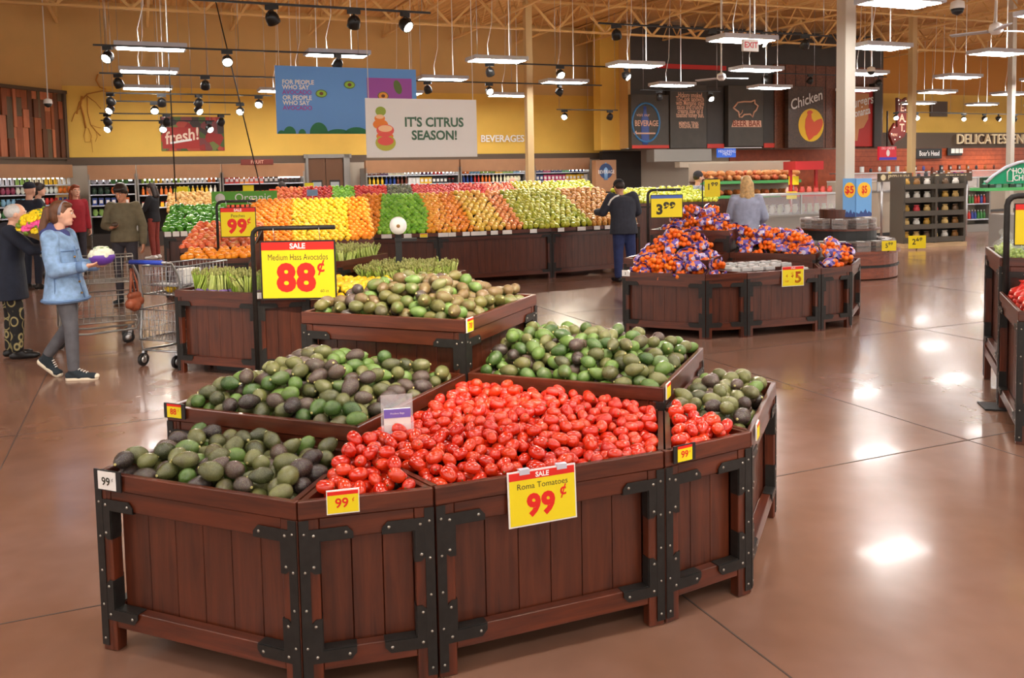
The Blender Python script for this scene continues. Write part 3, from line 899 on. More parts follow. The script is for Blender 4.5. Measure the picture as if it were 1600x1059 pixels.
def on_edge(p0, p1, f, z, off=.006, tilt=0.0):
    # matrix of a card on the outside of a bin edge (p0 -> p1), fraction f along it
    p0, p1 = Vector(p0), Vector(p1); d = p1 - p0; ang = math.atan2(d.y, d.x)
    c = p0 + d * f; n = Vector((math.sin(ang), -math.cos(ang)))
    return frame((c.x + n.x * off, c.y + n.y * off, z), ang, tilt)

# ------------------------------------------------------------------ stepped islands
REL = [(-.83, -1.561), (.11, -1.561), (.492, -1.275), (1.159, -.61), (1.443, -.227), (1.443, .712)]
class Island:
    def __init__(s, piv, ang):
        s.p = Vector(piv); s.a = ang; s.c, s.s = math.cos(ang), math.sin(ang)
    def w(s, u, v): return Vector((s.p.x + u * s.c - v * s.s, s.p.y + u * s.s + v * s.c))
    def polys(s, w_=1.014, d=1.002):
        A, B, C, D, E, F_ = [s.w(*q) for q in REL]
        L0, L1 = s.w(-w_, -d), s.w(0, -d); R1 = s.w(w_, 0); P = s.w(0, 0); R2 = s.w(w_, d); Q0 = s.w(-w_, 0); Q2 = s.w(0, d)
        Al = s.w(-.83, -d)
        return {'AB': [A, B, L1, Al], 'BC': [B, C, L1], 'CD': [C, D, R1, P, L1], 'DE': [D, E, R1], 'EF': [E, F_, s.w(w_, .712), R1],
                'L': [L0, L1, P, Q0], 'R': [P, R1, R2, Q2], 'T': [Q0, P, Q2, s.w(-w_, d)]}
FACES = {'AB': (0, 3), 'BC': (0,), 'CD': (0,), 'DE': (0,), 'EF': (0, 1), 'L': (0, 1, 3), 'R': (0, 1), 'T': (0, 1, 3)}

# --- the avocado and tomato island in front
I1 = Island((-.2447, 4.3759), R(-23.003)); PG = I1.polys()
H1 = {'AB': .704, 'BC': .704, 'CD': .704, 'DE': .704, 'EF': .704, 'L': .800, 'R': .803, 'T': 1.073}
BL = {'AB': 'dark cherry wood bin with riveted black brackets, lowest left, under the white 99 tag', 'BC': 'narrow dark wood bin with tomatoes, left of the Roma Tomatoes sign',
      'CD': 'wide dark wood tomato bin carrying the Roma Tomatoes sale sign', 'DE': 'narrow dark wood bin with tomatoes, right of the Roma Tomatoes sign',
      'EF': 'dark wood bin of avocados seen almost end-on at the right end of the front island', 'L': 'raised dark wood bin with the yellow 88 tag, behind the white-tagged bin',
      'R': 'raised dark wood avocado bin directly behind the tomatoes, above the end-on bin', 'T': 'topmost wood avocado bin in front of the big 88 sign'}
for k in ('AB', 'BC', 'CD', 'DE', 'EF', 'L', 'R', 'T'):
    t, poly, c = make_bin(PG[k], H1[k], FACES[k], BL[k], 'bins of the front island', True)
    po = [(p.x, p.y) for p in inset(poly, .026)]
    if k in ('AB', 'EF', 'L', 'R', 'T'):
        ed = {'AB': (0, 3, 1), 'EF': (0, 1, 2), 'L': (0, 1, 3, 2), 'R': (0, 1, 2), 'T': (0, 1, 2, 3)}[k]
        bump = {'AB': .012, 'EF': .03, 'L': .125, 'R': .115, 'T': .115}[k]; reach = {'AB': .2, 'EF': .2, 'L': .38, 'R': .36, 'T': .36}[k]
        tf = top_fn(po, H1[k], ed, .04, bump, reach)
        dp = .12
        liner(t, poly, tf, dp + .05, c)
        mix = {'AB': {'olive': 5.5, 'purple': 2.2, 'green': 1.8}, 'EF': {'olive': 5, 'green': 2, 'purple': 2}, 'L': {'olive': 4, 'green': 3, 'purple': 2.5},
               'R': {'green': 6, 'olive': 3, 'purple': 1}, 'T': {'brown': 6, 'green': 2, 'olive': 2, 'purple': 1}}[k]
        where = {'AB': 'heaped in the lowest left bin with the white 99 tag', 'EF': 'in the end-on bin at the right end of the front island',
                 'L': 'heaped in the raised bin with the yellow 88 tag', 'R': 'heaped in the raised bin right behind the tomatoes',
                 'T': 'heaped in the topmost bin before the 88 sign'}[k]
        avocados(po, tf, mix, where, 'avocados ' + where, 300, {'AB': 11, 'EF': 12, 'L': 13, 'R': 14, 'T': 15}[k], True, dp)
    else:
        ed = {'BC': (0,), 'CD': (0,), 'DE': (0,)}[k]
        tf = top_fn(po, H1[k], ed, .04, {'BC': .08, 'CD': .065, 'DE': .02}[k], {'BC': .3, 'CD': .4, 'DE': .3}[k])
        r_ = random.Random(k); wh = {'BC': 'in the narrow bin left of the Roma sign', 'CD': 'heaped in the wide bin behind the Roma sign', 'DE': 'in the narrow bin right of the Roma sign'}[k]
        tg = tf
        if k == 'CD':
            def tg(x, y, f=tf):
                u = (x - I1.p.x) * I1.c + (y - I1.p.y) * I1.s; v = -(x - I1.p.x) * I1.s + (y - I1.p.y) * I1.c
                return f(x, y) - .045 * np.clip((u - .6) / .4, 0, 1) * np.clip((v + .75) / .4, 0, 1)
        liner(t, poly, tg, .122, c)
        for (x, y, z) in heap(po, tg, .0275, .085, 520, 21, .9):
            TMQ.append((Vector((x, y, z)), lying(r_, 50), r_.uniform(.76, .92), wh))
lay_tomatoes()
lay_avocados()
E_ = PG
sale_sign(None, on_edge(E_['CD'][0], E_['CD'][1], .435, .617, .012, R(-3)), .275, .205, 'Roma Tomatoes', '99', 'yellow and red SALE card for Roma Tomatoes at 99 cents on the front bin', bs=.42)
w = MB()
for f in (.36, .52):
    T = on_edge(E_['CD'][0], E_['CD'][1], f, .716, .004); w = MB(); w.box((0, 0, 0), (.04, .02, .02), 0, T)
    tag(w.build('sign_clip', mat('clear_clip', rgb(205, 205, 220), .2)), 'clear plastic clip on top of the Roma Tomatoes card', 'clip', 'clips of the Roma card')
price_tag(on_edge(E_['AB'][0], E_['AB'][1], .085, .68, .008), .09, .07, '99', 'white 99 price tag in a black holder on the lowest left bin', True)
price_tag(on_edge(E_['BC'][0], E_['BC'][1], .33, .695, .01), .105, .075, '99', 'yellow 99 price tag on the narrow tomato bin left of the Roma card', clip=False)
price_tag(on_edge(E_['DE'][0], E_['DE'][1], .2, .685, .01), .075, .062, '99', 'yellow 99 price tag on the narrow tomato bin right of the Roma card')
price_tag(on_edge(E_['L'][0], E_['L'][1], .06, .785, .01), .08, .06, '88', 'yellow 88 price tag on the left corner of the raised avocado bin')
price_tag(on_edge(E_['T'][1], E_['T'][2], .035, 1.045, .01), .07, .065, '78', 'small curled yellow tag on the corner of the topmost avocado bin', clip=False)
price_tag(on_edge(E_['R'][1], E_['R'][2], .06, .78, .01), .07, .065, None, 'small yellow tag on the right corner of the raised bin behind the tomatoes', clip=False)
price_tag(on_edge(E_['EF'][0], E_['EF'][1], .12, .68, .01), .07, .065, None, 'small yellow tag on the side rim of the end-on bin', clip=False)
# dispenser with a purple-headed leaflet pad at the tomatoes
p = at(622, 690, 3.50)
t = thing('leaflet_holder', (p.x, p.y, .705), R(12), 'clear leaflet holder with purple-headed leaflets standing among the tomatoes', 'leaflet holder')
M['clear'] = glass('clear_plastic', (.95, .95, 1, 1), .05, .22)
w = MB(); w.box((0, .02, .1), (.13, .004, .22)); w.box((0, -.012, .045), (.13, .003, .1)); w.box((-.064, .004, .06), (.002, .034, .12)); w.box((.064, .004, .06), (.002, .034, .12)); w.build('holder', 'clear', t)
w = MB(); w.box((0, .006, .075), (.108, .014, .16)); w.build('leaflet_pad', 'white', t)
w = MB(); w.box((0, -.002, .137), (.108, .002, .036)); w.build('header_band', mat('purple_print', rgb(120, 100, 190), .5), t)
text('Produce Bags', .0105, frame((0, -.0025, .137), 0), 'inkw', t, z=.001)
# ------------------------------------------------------------------ citrus island
a2 = R(-27.24)
def piv_from_A(A, ang):
    c, s = math.cos(ang), math.sin(ang); u, v = .83, 1.561
    return (A[0] + u * c - v * s, A[1] + u * s + v * c)
I2 = Island(piv_from_A((1.222, 9.69), a2), a2); P2 = I2.polys()
BL2 = {'AB': 'dark wood bin at the left front of the clementine island, white tag at its corner', 'BC': 'narrow dark wood bin second from the left on the clementine island',
       'CD': 'dark wood bin of clear packs with the yellow 4 for $5 card', 'DE': 'narrow dark wood bin right of the 4 for $5 card',
       'EF': 'right-hand end bin of the clementine island, side face catching light', 'L': 'raised wood bin heaped with bagged clementines, left half of the island',
       'R': 'raised wood bin of bagged clementines above the clear packs', 'T': 'topmost wood bin of clementine bags beside the 3.99 sign'}
b = MB()
cr = .031
FRUITBALL = None
w = MB(); w.ball((0, 0, 0), (cr, cr, cr * .9), 10, 7)
clem_m = fruit_mat('clementine_peel', [rgb(238, 92, 8), rgb(246, 112, 14), rgb(250, 130, 24), rgb(240, 100, 10)], .35, .12, 300, .5)
CLEM = mesh_of('clementine', w, clem_m)
def film_mat():
    m, N, L, b_ = new_mat('printed_bag_film')
    tc = N.new('ShaderNodeTexCoord'); v = N.new('ShaderNodeTexVoronoi'); v.inputs['Scale'].default_value = 26
    L.new(tc.outputs['Object'], v.inputs['Vector'])
    sp = N.new('ShaderNodeSeparateColor'); L.new(v.outputs['Color'], sp.inputs[0])
    r = N.new('ShaderNodeValToRGB'); r.color_ramp.interpolation = 'CONSTANT'; e = r.color_ramp.elements
    cs = [rgb(112, 88, 176), rgb(216, 208, 232), rgb(140, 124, 206), rgb(244, 146, 90), rgb(196, 182, 226), rgb(238, 116, 44), rgb(70, 54, 128)]
    while len(e) < len(cs): e.new(.5)
    for i, c in enumerate(cs): e[i].position = i / len(cs); e[i].color = c
    L.new(sp.outputs[0], r.inputs[0]); L.new(r.outputs[0], b_.inputs['Base Color'])
    b_.inputs['Roughness'].default_value = .25
    return m
film = film_mat()
def make_bag(seed, cover):
    r_ = random.Random(seed)
    t = thing('clementine_bag', (0, 0, 0), 0, 'x', 'bag of fruit')
    pos = [(x * .052 + r_.uniform(-.006, .006), y * .05 + r_.uniform(-.006, .006), r_.uniform(-.006, .006)) for x in (-1, 0, 1) for y in (-.85, .85)]
    pos += [(x * .052, r_.uniform(-.015, .015), .045) for x in (-.5, .5)]
    pos += [(-.085, 0, .012), (.088, .01, .01)]
    for q in pos:
        o = bpy.data.objects.new('clementine', CLEM); COL.objects.link(o); o.parent = t; o.location = q; o.rotation_euler = (r_.uniform(0, 6), r_.uniform(0, 6), 0)
    w = MB(); nu, nv = 14, 9; vs, fs = [], []
    a0 = r_.uniform(0, 6.28)
    for i in range(nv + 1):
        for j in range(nu + 1):
            th = a0 + (j / nu - .5) * cover; ph = (i / nv) * 1.5 - .55
            k = 1 + r_.uniform(-.06, .06)
            vs.append((.122 * math.cos(th) * math.cos(ph) * k, .104 * math.sin(th) * math.cos(ph) * k, .014 + .082 * math.sin(ph) * k))
    for i in range(nv):
        for j in range(nu): fs.append((i * (nu + 1) + j, i * (nu + 1) + j + 1, (i + 1) * (nu + 1) + j + 1, (i + 1) * (nu + 1) + j))
    w.add(vs, fs, 0, True); o = w.build('printed_film', film, t)
    so = o.modifiers.new('film', 'SOLIDIFY'); so.thickness = .002
    w = MB(); w.path([(.1, 0, .02), (.125, .005, .03), (.14, .0, .035)], [.022, .008, .018], 7); w.build('knot', film, t)
    return t
bag_protos = [make_bag(s_, c_) for s_, c_ in ((1, 2.9), (2, 1.8), (3, 4.0), (4, .8))]
bag_used = [False] * 4
def bags(poly, topf, where, n, seed, depth, mix=(3, 3, 3, 2)):
    r_ = random.Random(seed)
    for (x, y, z) in heap(poly, topf, .082, depth, n, seed, .84):
        k = r_.choices(range(4), mix)[0]
        lb = '%s bag of clementines %s' % (('purple and white printed', 'half net, half printed', 'mostly purple film', 'orange net')[k], where)
        mw = Matrix.Translation((x, y, z)) @ Matrix.Rotation(r_.uniform(0, 6.28), 4, 'Z') @ Matrix.Rotation(r_.uniform(-.5, .5), 4, 'X') @ Matrix.Rotation(r_.uniform(-.4, .4), 4, 'Y')
        if bag_used[k]: copy_tree(bag_protos[k], None, lb, 'clementine bags ' + where, mw)
        else:
            o = bag_protos[k]; o.matrix_basis = mw; o['label'] = lb; o['group'] = 'clementine bags ' + where; bag_used[k] = True
packm = glass('clamshell_plastic', (.9, .92, .92, 1), .1, .5)
packin = mat('grey_dried_fruit', rgb(150, 140, 130), .6, var=.5, scale=60)
for k in ('AB', 'BC', 'CD', 'DE', 'EF', 'L', 'R', 'T'):
    t, poly, c = make_bin(P2[k], H1[k], FACES[k], BL2[k], 'bins of the clementine island', False)
    po = [(p.x, p.y) for p in inset(poly, .026)]
    wh = {'AB': 'along the left front of the clementine island', 'BC': 'in the narrow bin left of the clear packs', 'DE': 'in the narrow bin right of the clear packs',
          'EF': 'in the right end bin of the clementine island', 'L': 'piled in the left raised clementine bin', 'R': 'piled in the raised bin above the clear packs', 'T': 'piled in the topmost clementine bin'}.get(k)
    if k == 'CD':
        tf = top_fn(po, H1[k] - .06, (), 0, 0, 1)
        liner(t, poly, tf, 0, c, 'woodh')
        i = 0; u0 = Vector(poly[0]); ud = (Vector(poly[1]) - u0).normalized(); nd = Vector((-ud.y, ud.x))
        for row in range(5):
            for col in range(6):
                q = u0 + ud * (.08 + col * .15 + (row % 2) * .03) + nd * (.10 + row * .155)
                if not inside(po, np.array([q.x]), np.array([q.y]), .07)[0] or (row == 1 and col < 4) or (row == 2 and col > 3): continue
                p = thing('clamshell_pack', (q.x, q.y, H1[k] - .058 + row * .012), a2 + R(45 + (i * 37) % 23 - 11), 'clear flat clamshell pack lying in the bin behind the 4 for $5 card', 'fruit pack', 'clamshell packs of the clementine island')
                w = MB(); w.box((0, 0, .02), (.13, .1, .034)); w.build('contents', packin, p)
                w = MB(); w.prism([(-.068, -.053), (.068, -.053), (.068, .053), (-.068, .053)], .045); w.build('shell', packm, p, .008)
                w = MB(); w.box((0, 0, .0465), (.07, .05, .001)); w.build('paper_label', 'white', p)
                i += 1
        continue
    ed = {'AB': (0, 3), 'BC': (0,), 'DE': (0,), 'EF': (0, 1), 'L': (0, 1, 3), 'R': (0, 1), 'T': (0, 1, 3)}[k]
    lift = {'AB': .08, 'BC': .06, 'DE': .05, 'EF': .1, 'L': .1, 'R': .1, 'T': .1}[k]; bump = {'AB': .08, 'BC': .05, 'DE': .02, 'EF': .14, 'L': .24, 'R': .2, 'T': .2}[k]
    tf = top_fn(po, H1[k], ed, lift, bump, .4)
    liner(t, poly, tf, lift + .1, c)
    bags(po, tf, wh, 40, 30 + ord(k[0]) + len(k), .19 if k in 'LRT' else .14, (4, 4, 4, 2.2))
T_ = on_edge(P2['CD'][0], P2['CD'][1], .60, .64, .012)
t = thing('sale_sign', (0, 0, 0), 0, 'yellow and red SALE card reading 4 for $5 on the clementine island', 'sign'); t.matrix_world = T_
w = MB(); w.box((0, 0, 0), (.28, .22, .005)); w.build('card', 'white', t)
w = MB(); w.box((0, -.012, .002), (.27, .185, .003)); w.build('yellow_field', 'yellow', t)
w = MB(); w.box((0, .09, .0025), (.27, .032, .003)); w.build('header_band', 'redp', t)
text('SALE', .026, Matrix.Translation((0, .09, .001)), 'inkw', t, bold=.02)
text('4', .055, Matrix.Translation((-.08, .005, 0)), 'redp', t, 'price', bold=.02); text('for', .045, Matrix.Translation((-.08, -.05, 0)), 'redp', t, 'price', bold=.02)
text('$', .07, Matrix.Translation((-.008, .015, 0)), 'redp', t, 'price', bold=.03); text('5', .17, Matrix.Translation((.065, -.02, 0)), 'redp', t, 'price', bold=.04)
price_tag(on_edge(P2['AB'][0], P2['AB'][1], .05, .69, .01), .085, .06, '2', 'white price tag at the left corner of the clementine island', True, clip=False)
# framed sign on an arched stand
def arch_sign(px, py_base, Y, px_l, py_top, T_off, wd, ht, title, big, label, lab2, cent=True, head='SALE', headmat='redp', bigmat='redp', ang=0.0, arm=None, zsign=None, foot=None, z0=0.0, r_=.018, base=True, bs=.46, dollar=None):
    b0 = at(px_l, py_top, Y); top = b0.z; arm = arm or wd * 1.02
    t = thing('sign_stand', (b0.x, Y, z0), ang, label, 'sign stand')
    h = top - z0; k = .07
    w = MB(); w.path([(0, 0, 0), (0, 0, h - k), (k * .12, 0, h - k * .5), (k * .5, 0, h - k * .12), (k, 0, h), (arm, 0, h)], r_, 8); w.build('post', 'black', t)
    if base:
        w = MB(); w.box((0, 0, .006), (.3, .22, .012)); w.build('base_plate', 'black', t)
    ca, sa = math.cos(ang), math.sin(ang)
    cx = T_off + wd / 2
    sz = zsign
    s = sale_sign(None, frame((b0.x + cx * ca + sa * .03, Y + cx * sa - ca * .03, sz), ang), wd, ht, title, big, lab2, frame_mat='black', cent=cent, head=head, headmat=headmat, bigmat=bigmat, foot=foot, bs=bs, dollar=dollar)
    for f in (.2, .8):
        w = MB(); w.tube((wd * (f - .5), ht / 2, 0), (wd * (f - .5), top - sz, .03), .003, 5); w.build('hook_wire', 'steel', s)
    return t
z_ = at(1041, 322, 10.9).z
arch_sign(0, 0, 10.9, 1012, 297, .03, .40, .29, None, '3⁹⁹', 'black arched sign stand at the left of the clementine bags', 'yellow 3.99 price sign with a blue header above the clementine bags', cent=False, head=None, headmat=mat('blue_print', rgb(70, 100, 180), .5), bigmat='inkd', zsign=z_, ang=R(-3))
# ------------------------------------------------------------------ asparagus island
a3 = R(-22)
A3 = (-3.19, 8.15)
I3 = Island(piv_from_A(A3, a3), a3); P3 = I3.polys()
H3 = {'AB': .79, 'BC': .79, 'CD': .70, 'L': .80, 'R': .74, 'T': .92}
BL3 = {'AB': 'dark wood asparagus bin beside the shopping trolley', 'BC': 'narrow lit wood bin front behind the 88 sign', 'CD': 'low wood bin of yellow fruit mostly hidden by the avocados',
       'L': 'stepped wood bin behind the asparagus and the arched post', 'R': 'dark-rimmed wood bin of asparagus bunches right of the 88 sign', 'T': 'wood bin at the back of the asparagus island'}
sp_m = fruit_mat('asparagus_green', [rgb(136, 164, 56), rgb(168, 188, 80), rgb(196, 206, 120), rgb(150, 174, 70)], .45)
tip_m = mat('asparagus_tip', rgb(150, 152, 84), .6, var=.35, scale=40)
def make_bunch(seed):
    r_ = random.Random(seed); t = thing('asparagus_bunch', (0, 0, 0), 0, 'x', 'asparagus')
    w = MB()
    for k in range(13):
        a = r_.uniform(0, 6.28); d = .04 * math.sqrt(r_.random()); x, y = d * math.cos(a), d * math.sin(a); sp_ = 1 + .5 * r_.random(); h = r_.uniform(.2, .245)
        w.path([(x, y, 0), (x, y, h * .6), (x * sp_, y * sp_, h * .86)], .008, 6, 0)
        w.lathe([(.008, 0), (.0105, .012), (.007, .028), (.001, .036)], 6, Matrix.Translation((x * sp_, y * sp_, h * .85)), 1)
    w.build('spears', [sp_m, tip_m], t)
    w = MB(); w.lathe([(.05, 0), (.052, .012), (.05, .024)], 14, Matrix.Translation((0, 0, .012))); w.build('rubber_band', mat('band_purple', rgb(120, 90, 150), .5), t)
    return t
bun = [make_bunch(s_) for s_ in (1, 2)]; bunu = [False, False]
def bunches(poly, z, where, seed, step=.098, lean=.5):
    r_ = random.Random(seed); xs = [p[0] for p in poly]; ys = [p[1] for p in poly]; y = min(ys); row = 0
    while y < max(ys):
        x = min(xs) + (row % 2) * step / 2
        while x < max(xs):
            if inside(poly, np.array([x]), np.array([y]), .05)[0]:
                k = r_.randrange(2); lb = 'bunch of green asparagus standing ' + where
                mw = Matrix.Translation((x, y, z)) @ Matrix.Rotation(r_.uniform(-lean, lean), 4, 'X') @ Matrix.Rotation(r_.uniform(-lean, lean), 4, 'Y') @ Matrix.Rotation(r_.uniform(0, 6), 4, 'Z')
                if bunu[k]: copy_tree(bun[k], None, lb, 'asparagus ' + where, mw)
                else: o = bun[k]; o.matrix_basis = mw; o['label'] = lb; o['group'] = 'asparagus ' + where; bunu[k] = True
            x += step
        y += step * .87; row += 1
w = MB(); w.ball((0, 0, 0), (.036, .036, .032), 12, 8); BALL = w
ys_m = fruit_mat('yellow_peel', [rgb(246, 190, 20), rgb(250, 206, 34), rgb(252, 216, 60)], .35, .1, 300)
for k in ('AB', 'BC', 'CD', 'L', 'R', 'T'):
    t, poly, c = make_bin(P3[k], H3[k], FACES[k], BL3[k], 'bins of the asparagus island', False)
    po = [(p.x, p.y) for p in inset(poly, .03)]
    if k in ('AB', 'L', 'R', 'T'):
        drop = {'AB': .05, 'L': .1, 'R': .08, 'T': .1}[k]
        tf = top_fn(po, H3[k] - drop, (), 0, 0, 1); liner(t, poly, tf, 0, c)
        if k in ('AB', 'R', 'T'): bunches(po, H3[k] - drop + .003, {'AB': 'beside the trolley', 'R': 'in the bin right of the 88 sign', 'T': 'at the back of the asparagus island'}[k], ord(k[0]))
    elif k == 'CD':
        tf = top_fn(po, H3[k], (0,), .03, .1, .3); liner(t, poly, tf, .13, c)
        me = mesh_of('lemon', BALL, ys_m)
        for (x, y, z) in heap(po, tf, .036, .08, 150, 77, .92):
            place('lemon', me, (x, y, z), (0, 0, x * 50), 'yellow lemon in the low bin behind the topmost avocados', 'lemon', 'lemons behind the avocados')
w = MB(); w.box((0, 0, .04), (.5, .4, .08)); o = w.build('black_plinth', 'blackp', loc=(-2.55, 8.35, 0)); o.rotation_euler = (0, 0, a3)
tag(o, 'low black plinth on the floor under the asparagus bin', 'plinth')
zc = at(465, 421, 7.72).z
arch_sign(0, 0, 7.72, 394, 357, .07, .675, .525, 'Medium Hass Avocados', '88', 'tall black arched sign stand at the corner of the asparagus bin', 'large yellow SALE sign for Medium Hass Avocados at 88 cents', zsign=zc, ang=R(-2), arm=.74, foot='60 ct', r_=.021, bs=.5)
price_tag(on_edge(P3['BC'][0], P3['BC'][1], .12, .765, .01), .12, .05, None, 'white tag on the lit wood bin just below the 88 sign', True, clip=False)
# bag roll on a black post
p = at(622, 352, 9.6); t = thing('bag_roll_stand', (p.x, p.y, 0), R(8), 'white roll of produce bags on a black post behind the asparagus', 'bag dispenser')
w = MB(); w.box((0, 0, p.z / 2 - .03), (.07, .06, p.z - .06)); w.build('post', 'blackp', t)
w = MB(); w.box((.08, 0, p.z - .16), (.24, .1, .03)); w.build('bracket', 'blackp', t)
Tq = Matrix.Translation((0, -.02, p.z)) @ Matrix.Rotation(R(90), 4, 'X')
w = MB(); w.lathe([(.02, -.13), (.092, -.13), (.095, 0), (.092, .13), (.02, .13)], 24, Tq); w.build('bag_roll', 'white', t)
w = MB(); w.lathe([(.001, .12), (.02, .12), (.02, .135), (.001, .135)], 14, Tq); w.build('core', mat('cardboard', rgb(160, 120, 70), .8), t)

# ------------------------------------------------------------------ bins at the right edge
I4p = Vector((3.62, 6.45)); u4 = Vector((math.cos(R(-23)), math.sin(R(-23)))); v4 = Vector((-u4.y, u4.x))
for (nm, o_, dv, H, lab) in (('T', Vector((0, 0)), 1.0, 1.12, 'tall dark wood bin of bagged green grapes at the right edge'), ('L', -v4 * 1.0, 1.0, .87, 'lower dark wood bin with red net bags at the right edge')):
    a = I4p + o_ if nm == 'T' else I4p + o_
    poly = [a, a + u4 * 1.0, a + u4 * 1.0 + v4 * (dv - .01), a + v4 * (dv - .01)]
    t, poly, c = make_bin(poly, H, (0, 3), lab, 'bins at the right edge', True, rail=.3 if nm == 'T' else .095)
    if nm == 'T':
        w = MB(); pa, pb = poly[3] - c, poly[0] - c; w.bar((pa.x + .03, pa.y, .24), (pb.x + .03, pb.y, .24), .04, .075); w.build('stretcher', 'woodh', t)
    po = [(p.x, p.y) for p in inset(poly, .03)]
    tf = top_fn(po, H, (), -.06, 0, 1); liner(t, poly, tf, 0, c)
    r_ = random.Random(4)
    if nm == 'T':
        gm = fruit_mat('grape_green', [rgb(150, 180, 60), rgb(176, 204, 84), rgb(196, 214, 110)], .25)
        for i in range(5):
            for j in range(4):
                q = a + u4 * (.13 + j * .2) + v4 * (.12 + i * .18)
                g = thing('grape_bag', (q.x, q.y, H - .06), r_.uniform(0, 3), 'clear bag of green grapes in the tall bin at the right edge', 'bag of fruit', 'grape bags at the right edge')
                w = MB()
                for k in range(60):
                    aa = r_.uniform(0, 6.28); d = .08 * math.sqrt(r_.random()); w.ball((d * math.cos(aa), d * math.sin(aa), .02 + r_.uniform(0, .1) * (1 - d * 5)), .016, 7, 5)
                w.build('grapes', gm, g)
                w = MB(); w.ball((0, 0, .07), (.1, .095, .075), 12, 8); w.path([(0, 0, .14), (.02, .02, .17), (.05, .03, .19)], [.03, .012, .04], 8); w.build('clear_bag', M.setdefault('bagclear', glass('thin_clear_bag', (.95, 1, .95, 1), .06, .1)), g)
    else:
        rm = fruit_mat('radish_red', [rgb(190, 30, 24), rgb(214, 46, 34), rgb(226, 70, 56)], .3); nm_ = mat('red_plastic', rgb(208, 44, 34), .3)
        for i in range(4):
            for j in range(4):
                q = a + u4 * (.14 + j * .22) + v4 * (.2 + i * .21)
                g = thing('red_net_bag', (q.x, q.y, H - .06), r_.uniform(0, 3), 'red-topped bag of round red produce in the lower bin at the right edge', 'bag of fruit', 'red net bags at the right edge')
                for k in range(7):
                    aa = k * .9; d = .07 if k else 0
                    w = MB(); w.ball((d * math.cos(aa), d * math.sin(aa), .04 + (.04 if k == 0 else 0)), .037, 10, 7); w.build('fruit', rm, g)
                w = MB(); w.lathe([(.1, .06), (.085, .1), (.03, .125), (.02, .15), (.035, .165)], 14); w.build('bag_top', nm_, g)
z_ = at(1592, 350, 6.4).z
arch_sign(0, 0, 6.4, 1574, 306, .04, .34, .31, None, None, 'black arched sign stand at the corner of the right-edge bins', 'yellow sale sign with a red header cut off by the right edge', zsign=z_, ang=R(-14), cent=False, arm=.4, r_=.022)
# ------------------------------------------------------------------ long fruit counter across the middle
def ball_mesh(name, m, r, squash=.92, n=10):
    w = MB(); w.ball((0, 0, 0), (r, r, r * squash), n, 7); return mesh_of(name, w, m)
def pearm(name, m, r):
    w = MB(); w.lathe(pear_profile(r * 2.7, r, .5), 10); return mesh_of(name, w, m)
FM = {
 'lemon': ('lemon', 'yellow lemon', ball_mesh('lemon', ys_m, .042), .042),
 'orange': ('orange', 'bright orange', ball_mesh('orange', fruit_mat('orange_peel', [rgb(248, 140, 10), rgb(252, 158, 22), rgb(250, 150, 16)], .4, .1, 300), .045), .045),
 'lime': ('green_apple', 'bright green apple', ball_mesh('green_apple', fruit_mat('green_apple_skin', [rgb(110, 180, 30), rgb(136, 200, 44), rgb(160, 214, 70)], .3), .042), .042),
 'amber': ('tangerine', 'amber orange tangerine', ball_mesh('tangerine', fruit_mat('tangerine_peel', [rgb(250, 166, 20), rgb(252, 184, 40), rgb(248, 150, 14)], .4, .1, 300), .043), .043),
 'grape': ('grapefruit', 'pale yellow grapefruit', ball_mesh('grapefruit', fruit_mat('grapefruit_peel', [rgb(240, 196, 50), rgb(244, 208, 84), rgb(240, 178, 70)], .4, .08, 300), .053), .053),
 'peach': ('pink_grapefruit', 'peach-pink grapefruit', ball_mesh('pink_grapefruit', fruit_mat('pink_peel', [rgb(240, 150, 70), rgb(244, 170, 92), rgb(236, 136, 70)], .4), .05), .05),
 'pear': ('pear', 'yellow-green pear', pearm('pear', fruit_mat('pear_skin', [rgb(176, 182, 40), rgb(196, 196, 58), rgb(160, 174, 44)], .35), .05), .053),
 'brownpear': ('pear', 'golden brown pear', pearm('brown_pear', fruit_mat('brown_pear_skin', [rgb(190, 128, 44), rgb(206, 146, 60), rgb(214, 160, 84)], .45), .05), .053),
 'red': ('apple', 'red apple', ball_mesh('apple', fruit_mat('apple_skin', [rgb(190, 28, 22), rgb(214, 44, 30), rgb(226, 84, 52)], .25), .042), .042),
 'pink': ('pink_apple', 'pinkish red apple', ball_mesh('pink_apple', fruit_mat('pink_apple_skin', [rgb(220, 90, 60), rgb(232, 120, 80), rgb(240, 150, 90)], .3), .042), .042),  # apples of a pinker sort, kept apart from the red ones
 'dark': ('plum', 'dark greenish avocado', pearm('small_avocado', AV['olive'][0].materials[0], .038), .042),  # these are small dark avocados, though their objects are named plum
 'peachy': ('peach', 'blushing yellow-red peach', ball_mesh('peach', fruit_mat('peach_skin', [rgb(232, 92, 52), rgb(244, 140, 70), rgb(240, 110, 70), rgb(246, 170, 90)], .5), .043), .043),
 'onion': ('onion', 'pale yellow onion', ball_mesh('onion', fruit_mat('onion_skin', [rgb(232, 182, 100), rgb(240, 200, 128), rgb(224, 164, 84)], .4), .045), .045),
 'pear2': ('quince', 'greenish yellow quince', ball_mesh('quince', fruit_mat('quince_skin', [rgb(206, 196, 50), rgb(190, 190, 60), rgb(226, 206, 70)], .4), .05), .05),
 'banana': ('lime', 'yellow-green lime', ball_mesh('lime', fruit_mat('lime_skin', [rgb(206, 206, 40), rgb(190, 204, 50), rgb(226, 218, 60)], .35), .052), .052),
}
